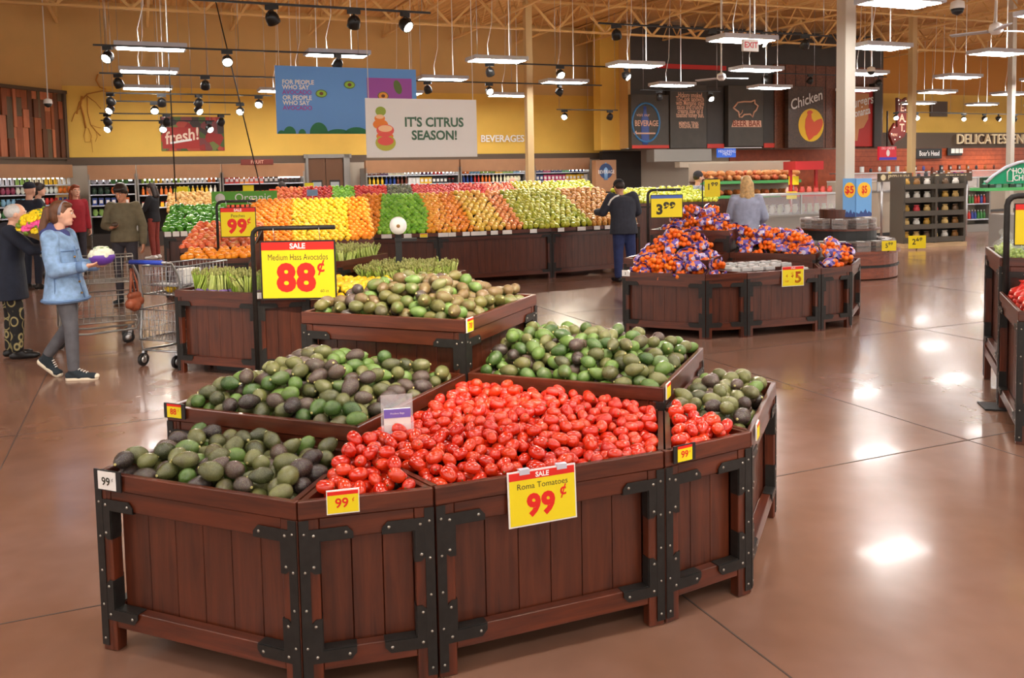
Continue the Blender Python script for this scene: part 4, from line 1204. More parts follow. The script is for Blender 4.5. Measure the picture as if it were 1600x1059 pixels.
def bank(p0, p1, depth, z0, z1, kinds, where, seed, jit=.45, cut=None):
    # fruit laid in rows on a tilted board; kinds = [(fraction end, kind)]
    r_ = random.Random(seed); p0, p1 = Vector((p0.x, p0.y)), Vector((p1.x, p1.y))
    d = p1 - p0; L_ = d.length; d.normalize(); n = Vector((-d.y, d.x)); sl = math.hypot(depth, z1 - z0)
    f0 = 0.0; cnt = 0
    for f1, k in kinds:
        nm, lb, me, r = FM[k]; a, b_ = f0 * L_, f1 * L_; f0 = f1; rows = int(sl / (1.76 * r)); cols = max(1, int(round((b_ - a) / (2.02 * r))))
        for i in range(rows):
            t = (i + .5) / rows
            for j in range(cols):
                x = a + (j + .5 + (.25 if i % 2 else -.25)) * (b_ - a) / cols + r_.uniform(-jit, jit) * r * .9
                q = p0 + d * min(max(x, a + r * .5), b_ - r * .4) + n * (t * depth)
                z = z0 + t * (z1 - z0) + r * .95 + r_.uniform(0, jit) * r * .8
                o = place(nm, me, (q.x, q.y, z), (r_.uniform(-1.2, 1.2) + (R(70) if 'pear' in k or k == 'dark' else 0), r_.uniform(-.8, .8), r_.uniform(0, 6)), '%s %s' % (lb, where), nm.replace('_', ' '), '%ss %s' % (lb, where))
                cnt += 1
    return cnt
def bank_body(p0, p1, depth, z0, z1, label, faces=(0,), H=None, group='bins of the long fruit counter'):
    p0, p1 = Vector((p0.x, p0.y)), Vector((p1.x, p1.y)); d = (p1 - p0); L_ = d.length; dn = d.normalized(); n = Vector((-dn.y, dn.x))
    poly = [p0, p1, p1 + n * depth, p0 + n * depth]
    t, poly, c = make_bin(poly, H or z0 + .06, faces, label, group, False, 'produce_counter')
    w = MB(); a, b_ = poly[0] - c, poly[1] - c; a2_, b2_ = a + n * depth, b_ + n * depth
    w.add([(a.x, a.y, z0), (b_.x, b_.y, z0), (b2_.x, b2_.y, z1), (a2_.x, a2_.y, z1), (a.x, a.y, z0 - .03), (b_.x, b_.y, z0 - .03), (b2_.x, b2_.y, z1 - .03), (a2_.x, a2_.y, z1 - .03)],
          [(0, 1, 2, 3), (7, 6, 5, 4), (0, 4, 5, 1), (1, 5, 6, 2), (2, 6, 7, 3), (3, 7, 4, 0)])
    w.build('sloped_board', 'liner', t)
    w = MB(); w.bar((a2_.x, a2_.y, (z1 + .1) / 2), (b2_.x, b2_.y, (z1 + .1) / 2), .03, z1 - .1); w.build('back_board', 'panel', t)
    return t
C0, C1, C2, C3, C4 = Vector((-2.6, 14.25, 0)), Vector((-1.22, 14.36, 0)), Vector((.69, 15.05, 0)), Vector((2.35, 15.92, 0)), Vector((3.6, 16.5, 0))
ZC = .88
def xfrac(px, A, B_):
    # fraction along the rim A->B_ seen at image column px
    r = ray(px, 365); s = r.x / r.y
    d = B_ - A
    return (s * A.y - A.x) / (d.x - s * d.y)
wh1, wh2, wh3 = 'on the long counter, left of the tangerines', 'on the middle stretch of the long counter', 'on the far stretch of the long counter beside the man in navy'
bank_body(C0, C1, 1.3, ZC - .06, 1.46, 'long fruit counter, left stretch under the green apples')
bank_body(C1, C2, 1.3, ZC - .06, 1.46, 'long fruit counter, middle stretch with three panelled fronts')
bank_body(C2, C3, 1.3, ZC - .06, 1.46, 'long fruit counter, far stretch under the pears')
bank(C0, C1, 1.3, ZC - .04, 1.46, [(xfrac(590, C0, C1), 'orange'), (xfrac(668, C0, C1), 'lime'), (1, 'amber')], 'on the left stretch of the long fruit counter', 1)
bank(C1, C2, 1.3, ZC - .04, 1.46, [(xfrac(715, C1, C2), 'amber'), (xfrac(742, C1, C2), 'orange'), (xfrac(792, C1, C2), 'grape'), (xfrac(820, C1, C2), 'peach'), (1, 'pear')], wh2, 2)
bank(C2, C3, 1.3, ZC - .04, 1.46, [(xfrac(928, C2, C3), 'pear'), (1, 'brownpear')], 'on the far stretch of the long fruit counter', 3)
# price cards along the rim
for i, x in enumerate((604, 637, 662, 692, 706, 728, 743, 754, 772, 792, 833, 876, 908, 932, 949)):
    A, B_ = (C0, C1) if x < 683 else ((C1, C2) if x < 860 else (C2, C3))
    f = xfrac(x, A, B_); price_tag(on_edge(A.xy, B_.xy, f, .845, .02), .12 if i % 3 else .16, .06, None, 'small white price card clipped to the rim of the long fruit counter', i != 2, 'price cards of the long counter', False)
# back banks: apples, tomatoes, avocados facing the camera from behind
B0, B1, B2 = Vector((-4.4, 16.2, 0)), Vector((-.95, 16.9, 0)), Vector((1.9, 18.0, 0))
bank_body(B0, B1, .9, 1.28, 1.56, 'back bank of the fruit counter heaped with red apples', (), 1.3)
bank_body(B1, B2, .9, 1.28, 1.56, 'back bank of the fruit counter behind the grapefruit and pears', (), 1.3)
wb = 'on the back bank behind the green apples'
bank(B0, B1, .8, 1.3, 1.6, [(.14, 'peachy'), (.3, 'red'), (.42, 'lime'), (.6, 'red'), (.74, 'dark'), (1, 'red')], wb, 4, .5)
bank(B1, B2, .8, 1.3, 1.6, [(.22, 'red'), (.42, 'pink'), (.7, 'pear2'), (1, 'banana')], 'on the back bank behind the grapefruit and pears', 5, .5)
# lemon and orange bank nearer the camera on the left
D0, D1 = Vector((-3.75, 12.35, 0)), Vector((-2.02, 12.75, 0))
bank_body(D0, D1, 1.35, .84, 1.42, 'sloped dark wood counter of lemons and oranges behind the 88 sign', (0,), .92)
bank(D0, D1, 1.3, .86, 1.44, [(xfrac(455, D0, D1), 'orange'), (xfrac(548, D0, D1), 'lemon'), (1, 'orange')], 'on the sloped counter behind the 88 sign', 6)
# peach bins with oranges below, left of it
def flat_bin(px0, px1, y, Y, H, dep, kinds, label, where, lift=.0, seed=1, slope=.2, group='bins behind the shopping trolley'):
    a, b_ = at(px0, y, Y), at(px1, y, Y + .1)
    H = a.z
    bank_body(a, b_, dep, H - .06, H - .06 + slope, label, (0, 3), H, group)
    bank(a, b_, dep, H - .05, H - .04 + slope + lift, kinds, where, seed, .6)
flat_bin(283, 388, 406, 10.6, 0, .42, [(1, 'orange')], 'low dark wood bin of oranges behind the trolley', 'in the low bin behind the trolley', 0, 8, .08)
flat_bin(281, 392, 388, 11.1, 0, 1.0, [(1, 'peachy')], 'dark wood bin of peaches under the smaller 99 sign', 'in the bin under the smaller 99 sign', 0, 9, .26)
pp = at(338, 420, 10.55)
arch_sign(0, 0, 10.95, 338, 315, .05, .455, .375, 'Peaches', '99', 'black arched sign stand among the peaches', 'smaller yellow SALE sign at 99 cents above the peaches', zsign=at(371, 347, 10.95).z, ang=R(-2), arm=.5, bs=.5)
gm2 = mat('leafy_green', rgb(74, 146, 44), .4, var=.4, scale=30)
a, b_ = at(255, 362, 13.4), at(345, 358, 13.6)
bank_body(a, b_, 1.0, a.z - .06, a.z + .1, 'dark bin of fresh green peppers beside the woman in black', (0, 3), a.z, 'bins behind the shopping trolley')
FM['pepper'] = ('green_pepper', 'glossy green pepper', ball_mesh('green_pepper', fruit_mat('pepper_skin', [rgb(50, 120, 30), rgb(80, 156, 44), rgb(110, 180, 70)], .25), .05, 1.2), .05)
bank(a, b_, 1.0, a.z - .05, a.z + .3, [(1, 'pepper')], 'in the bin beside the woman in black', 12, .8)
for i in range(5): price_tag(on_edge(a.xy, b_.xy, .08 + i * .14, a.z - .04, .02), .09, .07, None, 'pale blue-white price card on the green pepper bin', True, 'price cards of the pepper bin', False)
a, b_ = at(262, 332, 16.5), at(335, 330, 16.8)
bank_body(a, b_, 1.2, a.z - .06, a.z + .2, 'bin of pale onions behind the green peppers', (), a.z, 'bins behind the shopping trolley')
bank(a, b_, 1.2, a.z - .05, a.z + .3, [(1, 'onion')], 'in the bin behind the green peppers', 13, .8)
# bananas and limes behind the man in navy
a, b_ = at(985, 318, 17.2), at(1125, 312, 17.6)
bank_body(a, b_, 1.2, a.z - .06, a.z + .16, 'tall bin of yellow-green limes behind the 3.99 sign', (0,), a.z, 'bins behind the clementine island')
bank(a, b_, 1.2, a.z - .05, a.z + .2, [(1, 'banana')], 'in the tall bin behind the 3.99 sign', 14, .8)
# organic sign
o_ = at(382, 309, 15.5); t = thing('hanging_sign', (0, 0, 0), 0, 'green Organic sign with white lettering above the fruit', 'sign'); t.matrix_world = frame(o_, R(4))
w = MB(); w.box((0, 0, 0), (1.14, .24, .02)); w.build('board', mat('leaf_green', rgb(96, 176, 56), .5), t); text('Organic', .2, Matrix.Translation((.15, 0, .009)), 'inkw', t)
w = MB(); w.lathe([(.001, 0), (.085, 0), (.085, .006), (.001, .006)], 20, Matrix.Translation((-.42, 0, .01))); w.build('round_seal', 'white', t)
w = MB()
for x in (-.5, .5): w.tube((x, .0, -.01), (x, -.9, -.01), .02, 6)
w.build('posts', 'black', t)
# loose price boards among the far fruit
for i, (x, y, Y, wd, ht, c, l) in enumerate(((516, 318, 14.6, .14, .2, 'white', 'pale upright price board between the lemons and oranges'), (663, 312, 15.9, .16, .2, 'white', 'pale upright price board behind the green apples'),
        (790, 311, 16.3, .15, .18, 'white', 'pale upright price board above the pink grapefruit'), (824, 309, 16.4, .26, .14, 'bluec', 'pale blue board at the foot of the slim column'),
        (860, 308, 16.6, .2, .14, 'bluec', 'pale blue board right of the slim column'), (488, 301, 16.4, .2, .12, 'bluec', 'pale blue board among the red apples'), (853, 295, 18.5, .3, .25, 'orangec', 'orange printed board right of the slim column'),
        (483, 290, 19.5, .2, .12, 'yellow', 'small yellow card on the far shelf near the double doors'), (285, 296, 20.5, .26, .14, 'yellow', 'small yellow card at left behind the onions'), (388, 294, 21, .26, .14, 'yellow', 'small yellow card above the Organic sign'),
        (1240, 282, 20.5, .24, .2, 'yellow', 'yellow price card on the rack behind the grey-topped woman'), (1237, 305, 20.0, .24, .17, 'yellow', 'yellow price card right of the grey-topped woman'), (1236, 284, 22, .2, .2, 'yellow', 'yellow price card beside the red stand'))):
    if i == 12: continue
    M.setdefault('bluec', mat('pale_blue_card', rgb(150, 186, 224), .5)); M.setdefault('orangec', mat('orange_card', rgb(240, 160, 30), .5))
    p = at(x, y, Y); t = thing('price_board', (0, 0, 0), 0, l, 'price board'); t.matrix_world = frame(p, 0)
    w = MB(); w.box((0, 0, 0), (wd, ht, .01)); w.build('card', c, t)
    w = MB(); w.tube((0, -ht / 2, -.004), (0, -ht / 2 - .22, -.004), .008, 5); w.build('stake', 'steel', t)
# 1.99 sign on its post
p = at(1113, 294, 15.2); t = thing('sale_sign', (0, 0, 0), 0, 'yellow 1.99 price sign left of the grey-topped woman', 'sign'); t.matrix_world = frame(p, 0)
w = MB(); w.box((0, 0, 0), (.27, .3, .01)); w.build('card', 'yellow', t); text('1⁹⁹', .15, Matrix.Translation((0, .02, .003)), 'inkd', t, 'price', bold=.02)
w = MB(); w.tube((-.17, .15, -.01), (-.17, -1.2, -.01), .012, 6); w.tube((-.17, .15, -.01), (.1, .17, -.01), .01, 6); w.build('post', 'black', t)

# ------------------------------------------------------------------ hanging boards
M['bskyp'] = mat('sky_blue_print', rgb(98, 160, 238), .45); M['purp'] = mat('magenta_print', rgb(160, 74, 176), .45); M['bush'] = mat('bush_green_print', rgb(16, 118, 72), .5)
def board(px0, py0, px1, py1, Y, ang, label, face, th=.02, q=None, name='hanging_board', cat='sign', hang=True):
    # corners given at the left edge; the right edge is found along ang
    a = at(px0, py0, Y); c = at(px0, py1, Y); h = a.z - c.z
    r = ray(px1, (py0 + py1) / 2); s = r.x / r.y; ca, sa = math.cos(ang), math.sin(ang)
    L_ = (s * a.y - a.x) / (ca - s * sa)
    o = Vector((a.x + ca * L_ / 2, a.y + sa * L_ / 2, (a.z + c.z) / 2))
    t = thing(name, (0, 0, 0), 0, label, cat); T = frame(o, ang); t.matrix_world = T
    w = MB(); w.box((0, 0, -th / 2), (L_, h, th)); w.build('panel', face, t)
    if hang:
        for f in (-.47, .47):
            w = MB(); w.tube((L_ * f, h / 2, -.01), (L_ * f, 6.9 - o.z, -.01), .006, 5); w.build('hanging_wire', 'white', t)
    return t, L_, h
t, L_, h = board(429, 102, 651, 209, 15.2, R(23), 'large sky-blue hanging board reading FOR PEOPLE WHO SAY', 'bskyp')
def up(x, y): return Matrix.Translation(((x - .5) * L_, (.5 - y) * h, .002))
for s_, y, m_ in (('FOR PEOPLE', .24, 'inkw'), ('WHO SAY', .315, 'inkw'), ('AVOCADO', .39, 'purp'), ('OR PEOPLE', .47, 'inkw'), ('WHO SAY', .545, 'inkw'), ('AVOCADO', .62, 'purp')):
    text(s_, .105, up(.045, y), m_, t, bold=.025, align='LEFT', sx=.95)
w = MB()
for cx, r1, r2 in ((.03, .06, .05), (.085, .1, .11), (.17, .06, .07), (.285, .15, .17), (.42, .2, .07), (.55, .2, .1)):
    P = [((cx - .5) * L_ + r1 * L_ * .42 * math.cos(k * math.pi / 12), -h / 2 + r2 * h * math.sin(k * math.pi / 12)) for k in range(13)]
    w.prism(P, .004, None, 0, .001)
w.build('bush_print', 'bush', t)
w = MB(); w.box(((.80 - .5) * L_, (.5 - .36) * h, .002), (.33 * L_, .43 * h, .006)); w.build('purple_print', 'purp', t)
def disc(T, rx, ry, m_, nm, z=.006, n=20, par=None):
    w = MB(); w.prism([(rx * math.cos(k * 6.2832 / n), ry * math.sin(k * 6.2832 / n)) for k in range(n)], .003, T, 0, z); return w.build(nm, m_, par)
M['avog'] = mat('avocado_print', rgb(96, 120, 50), .5); M['avoi'] = mat('avocado_flesh_print', rgb(150, 200, 60), .5); M['pit'] = mat('pit_print', rgb(110, 60, 30), .5); M['flesh'] = mat('orange_flesh_print', rgb(240, 160, 50), .5)
disc(up(.86, .28) @ Matrix.Rotation(.3, 4, 'Z'), .07, .13, 'avog', 'avocado_print', par=t)
disc(up(.75, .42), .1, .08, 'avog', 'avocado_print', par=t); disc(up(.75, .42), .085, .066, 'flesh', 'avocado_print', .008, par=t); disc(up(.75, .42), .035, .03, 'pit', 'avocado_print', .01, par=t)
for x, y in ((.31, .40), (.51, .26)):
    disc(up(x, y), .1, .07, 'avog', 'avocado_print', par=t); disc(up(x, y), .085, .055, 'avoi', 'avocado_print', .008, par=t); disc(up(x, y), .035, .03, 'pit', 'avocado_print', .01, par=t)
t, L_, h = board(570.5, 153, 745, 246.5, 13.0, R(23), 'white hanging board reading ITS CITRUS SEASON with stacked citrus halves', 'white')
for s_, y in (("IT'S CITRUS", .405), ('SEASON!', .63)): text(s_, .195, up(.605, y), 'green', t, bold=.03, sx=.95)
cz = {'lime': rgb(150, 170, 50), 'org': rgb(240, 130, 30), 'pk': rgb(236, 90, 80), 'yel': rgb(190, 186, 60), 'pale': rgb(250, 200, 150)}
for kx, (x, y, rx, ry, c, c2) in enumerate(((.13, .22, .08, .07, 'lime', 'lime'), (.12, .34, .08, .06, 'org', 'pale'), (.125, .44, .115, .075, 'org', 'org'), (.165, .54, .135, .09, 'pk', 'pale'), (.16, .64, .13, .07, 'org', 'pk'), (.165, .75, .155, .12, 'yel', 'pk'))):
    m1 = M.setdefault('cz_' + c, mat('citrus_print_' + c, cz[c], .5)); m2 = M.setdefault('cz_' + c2, mat('citrus_print_' + c2, cz[c2], .5))
    disc(up(x, y), rx, ry, m1, 'citrus_print', .001 + kx * .0006, par=t); disc(up(x, y - .03), rx * .8, ry * .55, m2, 'citrus_print', .003 + kx * .0006, par=t)
# wall signs
def qboard(px0, py0, px1, py1, q, label, face, name='wall_sign', cat='sign', th=.06):
    a, c = onq(px0, py0, q), onq(px0, py1, q); p0, p1 = pq(a)[0], pq(onq(px1, py0, q))[0]
    o = W((p0 + p1) / 2, q, (a.z + c.z) / 2); t = thing(name, (0, 0, 0), 0, label, cat); t.matrix_world = frame(o, AX)
    w = MB(); w.box((0, 0, -th / 2), (p1 - p0, a.z - c.z, th)); w.build('panel', face, t, .01)
    return t, p1 - p0, a.z - c.z
def fresh_mat():
    m, N, L, b_ = new_mat('produce_photo_print')
    tc = N.new('ShaderNodeTexCoord'); v = N.new('ShaderNodeTexVoronoi'); v.inputs['Scale'].default_value = 4.5
    L.new(tc.outputs['Object'], v.inputs['Vector']); sp = N.new('ShaderNodeSeparateColor'); L.new(v.outputs['Color'], sp.inputs[0])
    r = N.new('ShaderNodeValToRGB'); r.color_ramp.interpolation = 'CONSTANT'; e = r.color_ramp.elements
    cs = [rgb(70, 90, 40), rgb(150, 40, 34), rgb(60, 50, 46), rgb(176, 70, 52), rgb(110, 120, 60), rgb(120, 60, 60)]
    while len(e) < len(cs): e.new(.5)
    for i, c in enumerate(cs): e[i].position = i / len(cs); e[i].color = c
    L.new(sp.outputs[0], r.inputs[0]); L.new(r.outputs[0], b_.inputs['Base Color']); return m
t, L_, h = qboard(250, 182, 349, 236, QW - .03, 'red fresh! produce board mounted on the gold wall', fresh_mat())
w = MB(); w.box((-.19 * L_, -.12 * h, .001), (.58 * L_, .62 * h, .01)); w.build('red_field', mat('fresh_red', rgb(168, 46, 38), .5), t)
text('fresh!', .5, Matrix.Translation((-.18 * L_, -.08 * h, .004)) @ Matrix.Rotation(.16, 4, 'Z'), mat('cream_ink', rgb(240, 214, 190), .6), t, bold=.02, shear=.2, sx=.85)
w = MB(); w.bar((-.36 * L_, -.27 * h, .008), (-.02 * L_, -.17 * h, .008), .06, .004, 0, (0, 0, 1)); w.build('underline', 'inkw', t)
def letters(s_, px0, px1, py, q, hpx, label, m_, depth=.05, sx=None, bold=.01, font_gap=1.0):
    a, b_ = onq(px0, py, q), onq(px1, py, q); c = (a + b_) / 2; L_ = (b_ - a).length; hh = onq(px0, py - hpx / 2, q).z - onq(px0, py + hpx / 2, q).z
    size = hh / .72; vs, fs = text_geo(s_, size, bold); wd = max(v[0] for v in vs) - min(v[0] for v in vs)
    t = thing('wall_lettering', (0, 0, 0), 0, label, 'lettering'); t.matrix_world = frame(c, AX)
    w = MB(); k = L_ / wd; n = len(vs)
    w.add([(v[0] * k, v[1], depth) for v in vs], fs)
    w.add([(v[0] * k, v[1], 0) for v in vs], [f[::-1] for f in fs])
    from collections import Counter
    ec = {}
    for f in fs:
        for i in range(len(f)): ec.setdefault(tuple(sorted((f[i], f[(i + 1) % len(f)]))), []).append((f[i], f[(i + 1) % len(f)]))
    for e_, l in ec.items():
        if len(l) == 1:
            i, j = l[0]; w.add([(vs[i][0] * k, vs[i][1], 0), (vs[j][0] * k, vs[j][1], 0), (vs[j][0] * k, vs[j][1], depth), (vs[i][0] * k, vs[i][1], depth)], [(0, 1, 2, 3)])
    w.build('letters', m_, t); return t
letters('BEVERAGES', 751, 818, 217, QW - .06, 11, 'white BEVERAGES letters on the gold wall right of the citrus board', 'inkw')
letters('DELICATESSEN', 1494, 1597, 218, QW - .28, 16, 'cream DELICATESSEN letters on the brown band', mat('cream_letters', rgb(250, 230, 190), .5), .08, bold=.0)
M['char2'] = mat('charcoal_sign', rgb(74, 68, 60), .5, var=.12, scale=3); M['coral'] = mat('coral_ink', rgb(240, 190, 160), .5); M['redb'] = mat('red_block', rgb(214, 50, 28), .45)
t, L_, h = qboard(986, 147, 1045, 232, 25.75, 'charcoal beverage sign with a blue ring and left arrow', 'char2', th=.2)
w = MB(); w.path([(-.12 * L_ + .36 * L_ * math.cos(k * .2618), -.02 * h + .36 * h * math.sin(k * .2618), .012) for k in range(24)], .035, 6, 0, True); w.build('blue_ring', mat('ring_blue', rgb(70, 140, 200), .4), t)
w = MB(); w.lathe([(.1, -.75), (.16, -.6), (.16, .1), (.06, .35), (.06, .55)], 12, Matrix.Translation((-.14 * L_, -.02 * h, 0)) @ Matrix.Rotation(-R(90), 4, 'X') @ Matrix.Diagonal((1, .15, 1, 1))); w.build('bottle_print', mat('bottle_blue', rgb(70, 96, 170), .5), t)
text('visit our', .16, Matrix.Translation((-.2 * L_, .12 * h, .03)), 'coral', t); text('BEVERAGE', .27, Matrix.Translation((-.12 * L_, -.04 * h, .05)), 'coral', t, bold=.02, sx=.75)
w = MB(); w.bar((-.38 * L_, -.22 * h, .03), (.12 * L_, -.22 * h, .03), .05, .01); w.prism([(-.38 * L_, -.17 * h), (-.46 * L_, -.22 * h), (-.38 * L_, -.27 * h)], .01, None, 0, .025); w.build('arrow', 'coral', t)
w = MB(); w.box((0, -.47 * h, .01), (L_ * .98, .06 * h, .03)); w.build('red_foot', 'redb', t)
t, L_, h = qboard(1047, 131, 1104, 232, 25.7, 'tall charcoal panel of coral lettering, right of the beverage sign', 'char2', th=.25)
for i, s_ in enumerate(('Hickory smoked', 'Tri-Cook sandwich', 'with Memphis style', 'sauce and crunchy', 'creamy slaw on a', 'toasted honey bun.')): text(s_, .24, Matrix.Translation((.04 * L_, (.33 - i * .062) * h, .004)), 'coral', t, bold=.02, sx=.62)
for i, s_ in enumerate(('MEMPHIS, TENN.', 'ORIGINAL RUBS')): text(s_, .16, Matrix.Translation((.0, (-.11 - i * .05) * h, .004)), 'coral', t, bold=.02, sx=.7)
t, L_, h = qboard(1104, 135, 1131, 232, 25.9, 'narrow charcoal side panel with a red foot left of the pig sign', 'char', th=.1)
w = MB(); w.box((0, -.46 * h, .01), (L_ * .98, .07 * h, .03)); w.build('red_foot', 'redb', t)
t, L_, h = qboard(1138, 133, 1193, 229, 25.7, 'charcoal panel with a coral pig outline and BEER BAR', 'char2', th=.25)
pig = [(-.3, .12), (-.22, .2), (-.05, .22), (.12, .22), (.22, .25), (.22, .19), (.3, .14), (.26, .06), (.2, .02), (.16, -.08), (.1, -.02), (-.05, -.03), (-.12, -.08), (-.18, -.08), (-.2, .02), (-.26, .05), (-.34, .1)]
w = MB(); w.path([(x * L_ * 1.1, (y + .06) * h * .85, .01) for x, y in pig], .03, 6, 0, True); w.path([(-.05 * L_ - .2, .02 * h, .01), (-.12 * L_, .06 * h, .01), (-.1 * L_, .1 * h, .01)], .02, 5); w.build('pig_outline', 'coral', t)
w = MB(); w.prism([(-.42 * L_, -.1 * h), (.43 * L_, -.1 * h), (.42 * L_, .0 * h + .02), (-.36 * L_, .01 * h)], .02, Matrix.Translation((0, -.08 * h, 0))); w.build('name_plate', 'coral', t); text('BEER BAR', .3, Matrix.Translation((0, -.125 * h, .02)), mat('rust_ink', rgb(150, 60, 30), .5), t, bold=.02, sx=.95)
t, L_, h = qboard(1193, 133, 1210, 231, 25.9, 'narrow charcoal side panel with a red foot right of the pig sign', 'char', th=.1)
w = MB(); w.box((0, -.46 * h, .01), (L_ * .98, .07 * h, .03)); w.build('red_foot', 'redb', t)
M['barn'] = wood('barn_wood', rgb(92, 48, 26), rgb(146, 84, 52), .55, 2, .5); M['barnd'] = wood('dark_barn_wood', rgb(58, 40, 30), rgb(100, 70, 50), .55, 2, .5)
t, L_, h = qboard(1211, 100, 1380, 232, 25.85, 'wide barn-wood wall panel behind the chicken and red signs', 'barn', 'timber_panel', 'wall panel', .12)
w = MB()
for k in range(1, 11): w.box((-L_ / 2 + L_ * k / 11, 0, .002), (.025, h * .99, .008))
w.build('board_gaps', 'darkroom', t)
t, L_, h = qboard(1232, 134, 1287, 231, 25.5, 'dark timber sign reading Chicken over a yellow disc with a red rooster', 'barnd', th=.2)
text('Chicken', .52, Matrix.Translation((-.02 * L_, .27 * h, .03)) @ Matrix.Rotation(.28, 4, 'Z'), 'inkw', t, bold=.015, shear=.25, sx=.9)
disc(Matrix.Translation((.14 * L_, -.13 * h, 0)), .36 * L_, .27 * h, mat('rooster_yellow', rgb(250, 200, 10), .45), 'yellow_disc', .005, 28, t)
roo = [(-.02, -.36), (-.1, -.26), (-.14, -.14), (-.12, -.02), (-.06, .06), (-.08, .1), (-.03, .13), (.03, .13), (.09, .1), (.04, .07), (.05, .0), (.12, -.06), (.22, -.02), (.34, .0), (.38, -.06), (.36, -.12), (.3, -.2), (.2, -.27), (.12, -.29), (.06, -.33)]
w = MB(); w.prism([(x * L_ * 1.0 + .1 * L_, (y * 1.0 - .02) * h) for x, y in roo], .012, None, 0, .004); w.build('rooster', mat('rooster_red', rgb(232, 84, 30), .45), t)
t, L_, h = qboard(1322, 138, 1366, 229, 25.5, 'red and tan timber sign half hidden by the thick column', mat('sign_red', rgb(188, 40, 34), .5), th=.2)
w = MB(); w.prism([(-.5 * L_, .42 * h), (.3 * L_, .42 * h), (.28 * L_, -.02 * h), (.12 * L_, -.17 * h), (-.05 * L_, -.2 * h), (-.1 * L_, -.4 * h), (-.3 * L_, -.4 * h), (-.5 * L_, -.1 * h)], .02, None, 0, .0); w.build('tan_outline', mat('sign_tan', rgb(206, 140, 84), .5), t)
text('Burgers', .5, Matrix.Translation((.0 * L_, .27 * h, .025)) @ Matrix.Rotation(.2, 4, 'Z'), 'inkw', t, bold=.02, shear=.2, sx=.8)
text('Bonanza', .4, Matrix.Translation((.0 * L_, .09 * h, .025)) @ Matrix.Rotation(.2, 4, 'Z'), 'inkw', t, bold=.02, shear=.2, sx=.7)
t, L_, h = qboard(1367, 130, 1379, 230, 25.4, 'dark grey steel edge at the right end of the timber panel', 'char', 'edge_panel', 'wall panel', .3)
# EAT HERE arrow
o = onq(1410, 190, 26.6); k = (onq(1410, 150, 26.6).z - onq(1410, 230, 26.6).z) / 80
t = thing('arrow_sign', (0, 0, 0), 0, 'dark red bulb-studded arrow reading EAT HERE', 'sign'); t.matrix_world = frame(o, AX)
def ap(x, y): return ((x - 1410) * k * 1.0, (190 - y) * k)
w = MB(); w.prism([ap(1397, 153), ap(1407, 157), ap(1416, 152), ap(1416, 205), ap(1412, 214), ap(1394, 222), ap(1390, 227), ap(1380, 209), ap(1392, 192), ap(1395, 200), ap(1398, 198)], .12, None, 0, -.06); w.build('arrow_body', mat('arrow_red', rgb(112, 28, 20), .45), t)
for s_, y in (('E', 169), ('A', 185), ('T', 200)): text(s_, .42, Matrix.Translation((*ap(1406.5, y), .062)), 'coral', t, bold=.02)
text('HERE', .14, Matrix.Translation((*ap(1391, 211), .062)), 'coral', t, bold=.02)
for x, y in ((1399, 157), (1414, 158), (1413, 172), (1413, 190), (1411, 205), (1400, 163), (1385, 209), (1392, 218), (1390, 199), (1402, 214)):
    w = MB(); w.ball((*ap(x, y), .07), .024, 8, 6); w.build('bulb', M.setdefault('sbulb', emit('marquee_bulb', (1, .85, .65, 1), 1.2)), t)
t, L_, h = qboard(1432, 232, 1472, 248, QW - .4, 'black framed two-word brand board on the terracotta wall', 'blackp')
text('Boar’s Head', .3, Matrix.Translation((0, 0, .004)), 'inkw', t, bold=.02, sx=.8)
t, L_, h = qboard(1481, 231, 1504, 243, QW - .4, 'dark menu board with pale sheets beside the brand board', 'blackp')
for k_ in range(3):
    w = MB(); w.box((-.15 * L_ + k_ * .28 * L_, .1 * h, .004), (.24 * L_, .6 * h, .004)); w.build('sheet', 'white', t)
t, L_, h = qboard(1374, 229, 1401, 250, 25.0, 'small red lit screen hanging below the arrow sign', emit('red_screen', rgb(225, 20, 44), .4), 'menu_screen', 'screen', .1)
w = MB(); w.box((0, -.4 * h, .002), (L_, .2 * h, .006)); w.build('blue_strip', mat('blue_strip', rgb(70, 60, 200), .4), t); disc(Matrix.Translation((0, .02 * h, 0)), .09, .13, 'inkw', 'white_mark', .003, 16, t); text('DELI ORDER', .12, Matrix.Translation((0, .36 * h, .001)), 'inkw', t)
w = MB(); w.tube((0, h / 2, -.05), (0, 1.6, -.05), .03, 6); w.build('pole', 'blackp', t)
t, L_, h = qboard(1122, 232, 1150, 246, 25.3, 'blue menu screen under the charcoal front', emit('blue_screen', rgb(50, 110, 225), .4), 'menu_screen', 'screen', .1)
for k_ in range(3): text('MENU', .14, Matrix.Translation((-.25 * L_ + k_ * .25 * L_, .15 * h - (k_ % 2) * .3 * h, .003)), 'inkw', t)
# exit sign
p = at(1172, 71, 14.2); t = thing('exit_sign', (0, 0, 0), 0, 'red and white hanging EXIT sign', 'sign'); t.matrix_world = frame(p, AX)
w = MB(); w.box((0, 0, 0), (.3, .19, .05)); w.build('case', 'white', t); text('EXIT', .13, Matrix.Translation((0, 0, .024)), mat('exit_red', rgb(200, 24, 30), .4), t, bold=.03)
w = MB(); w.tube((0, .12, 0), (0, 6.9 - p.z, 0), .012, 6); w.build('stem', 'white', t)
t, L_, h = qboard(1454, 158, 1481, 182, QW - .15, 'plain dark square vent panel high on the right gold wall', 'band', 'vent_panel', 'vent')
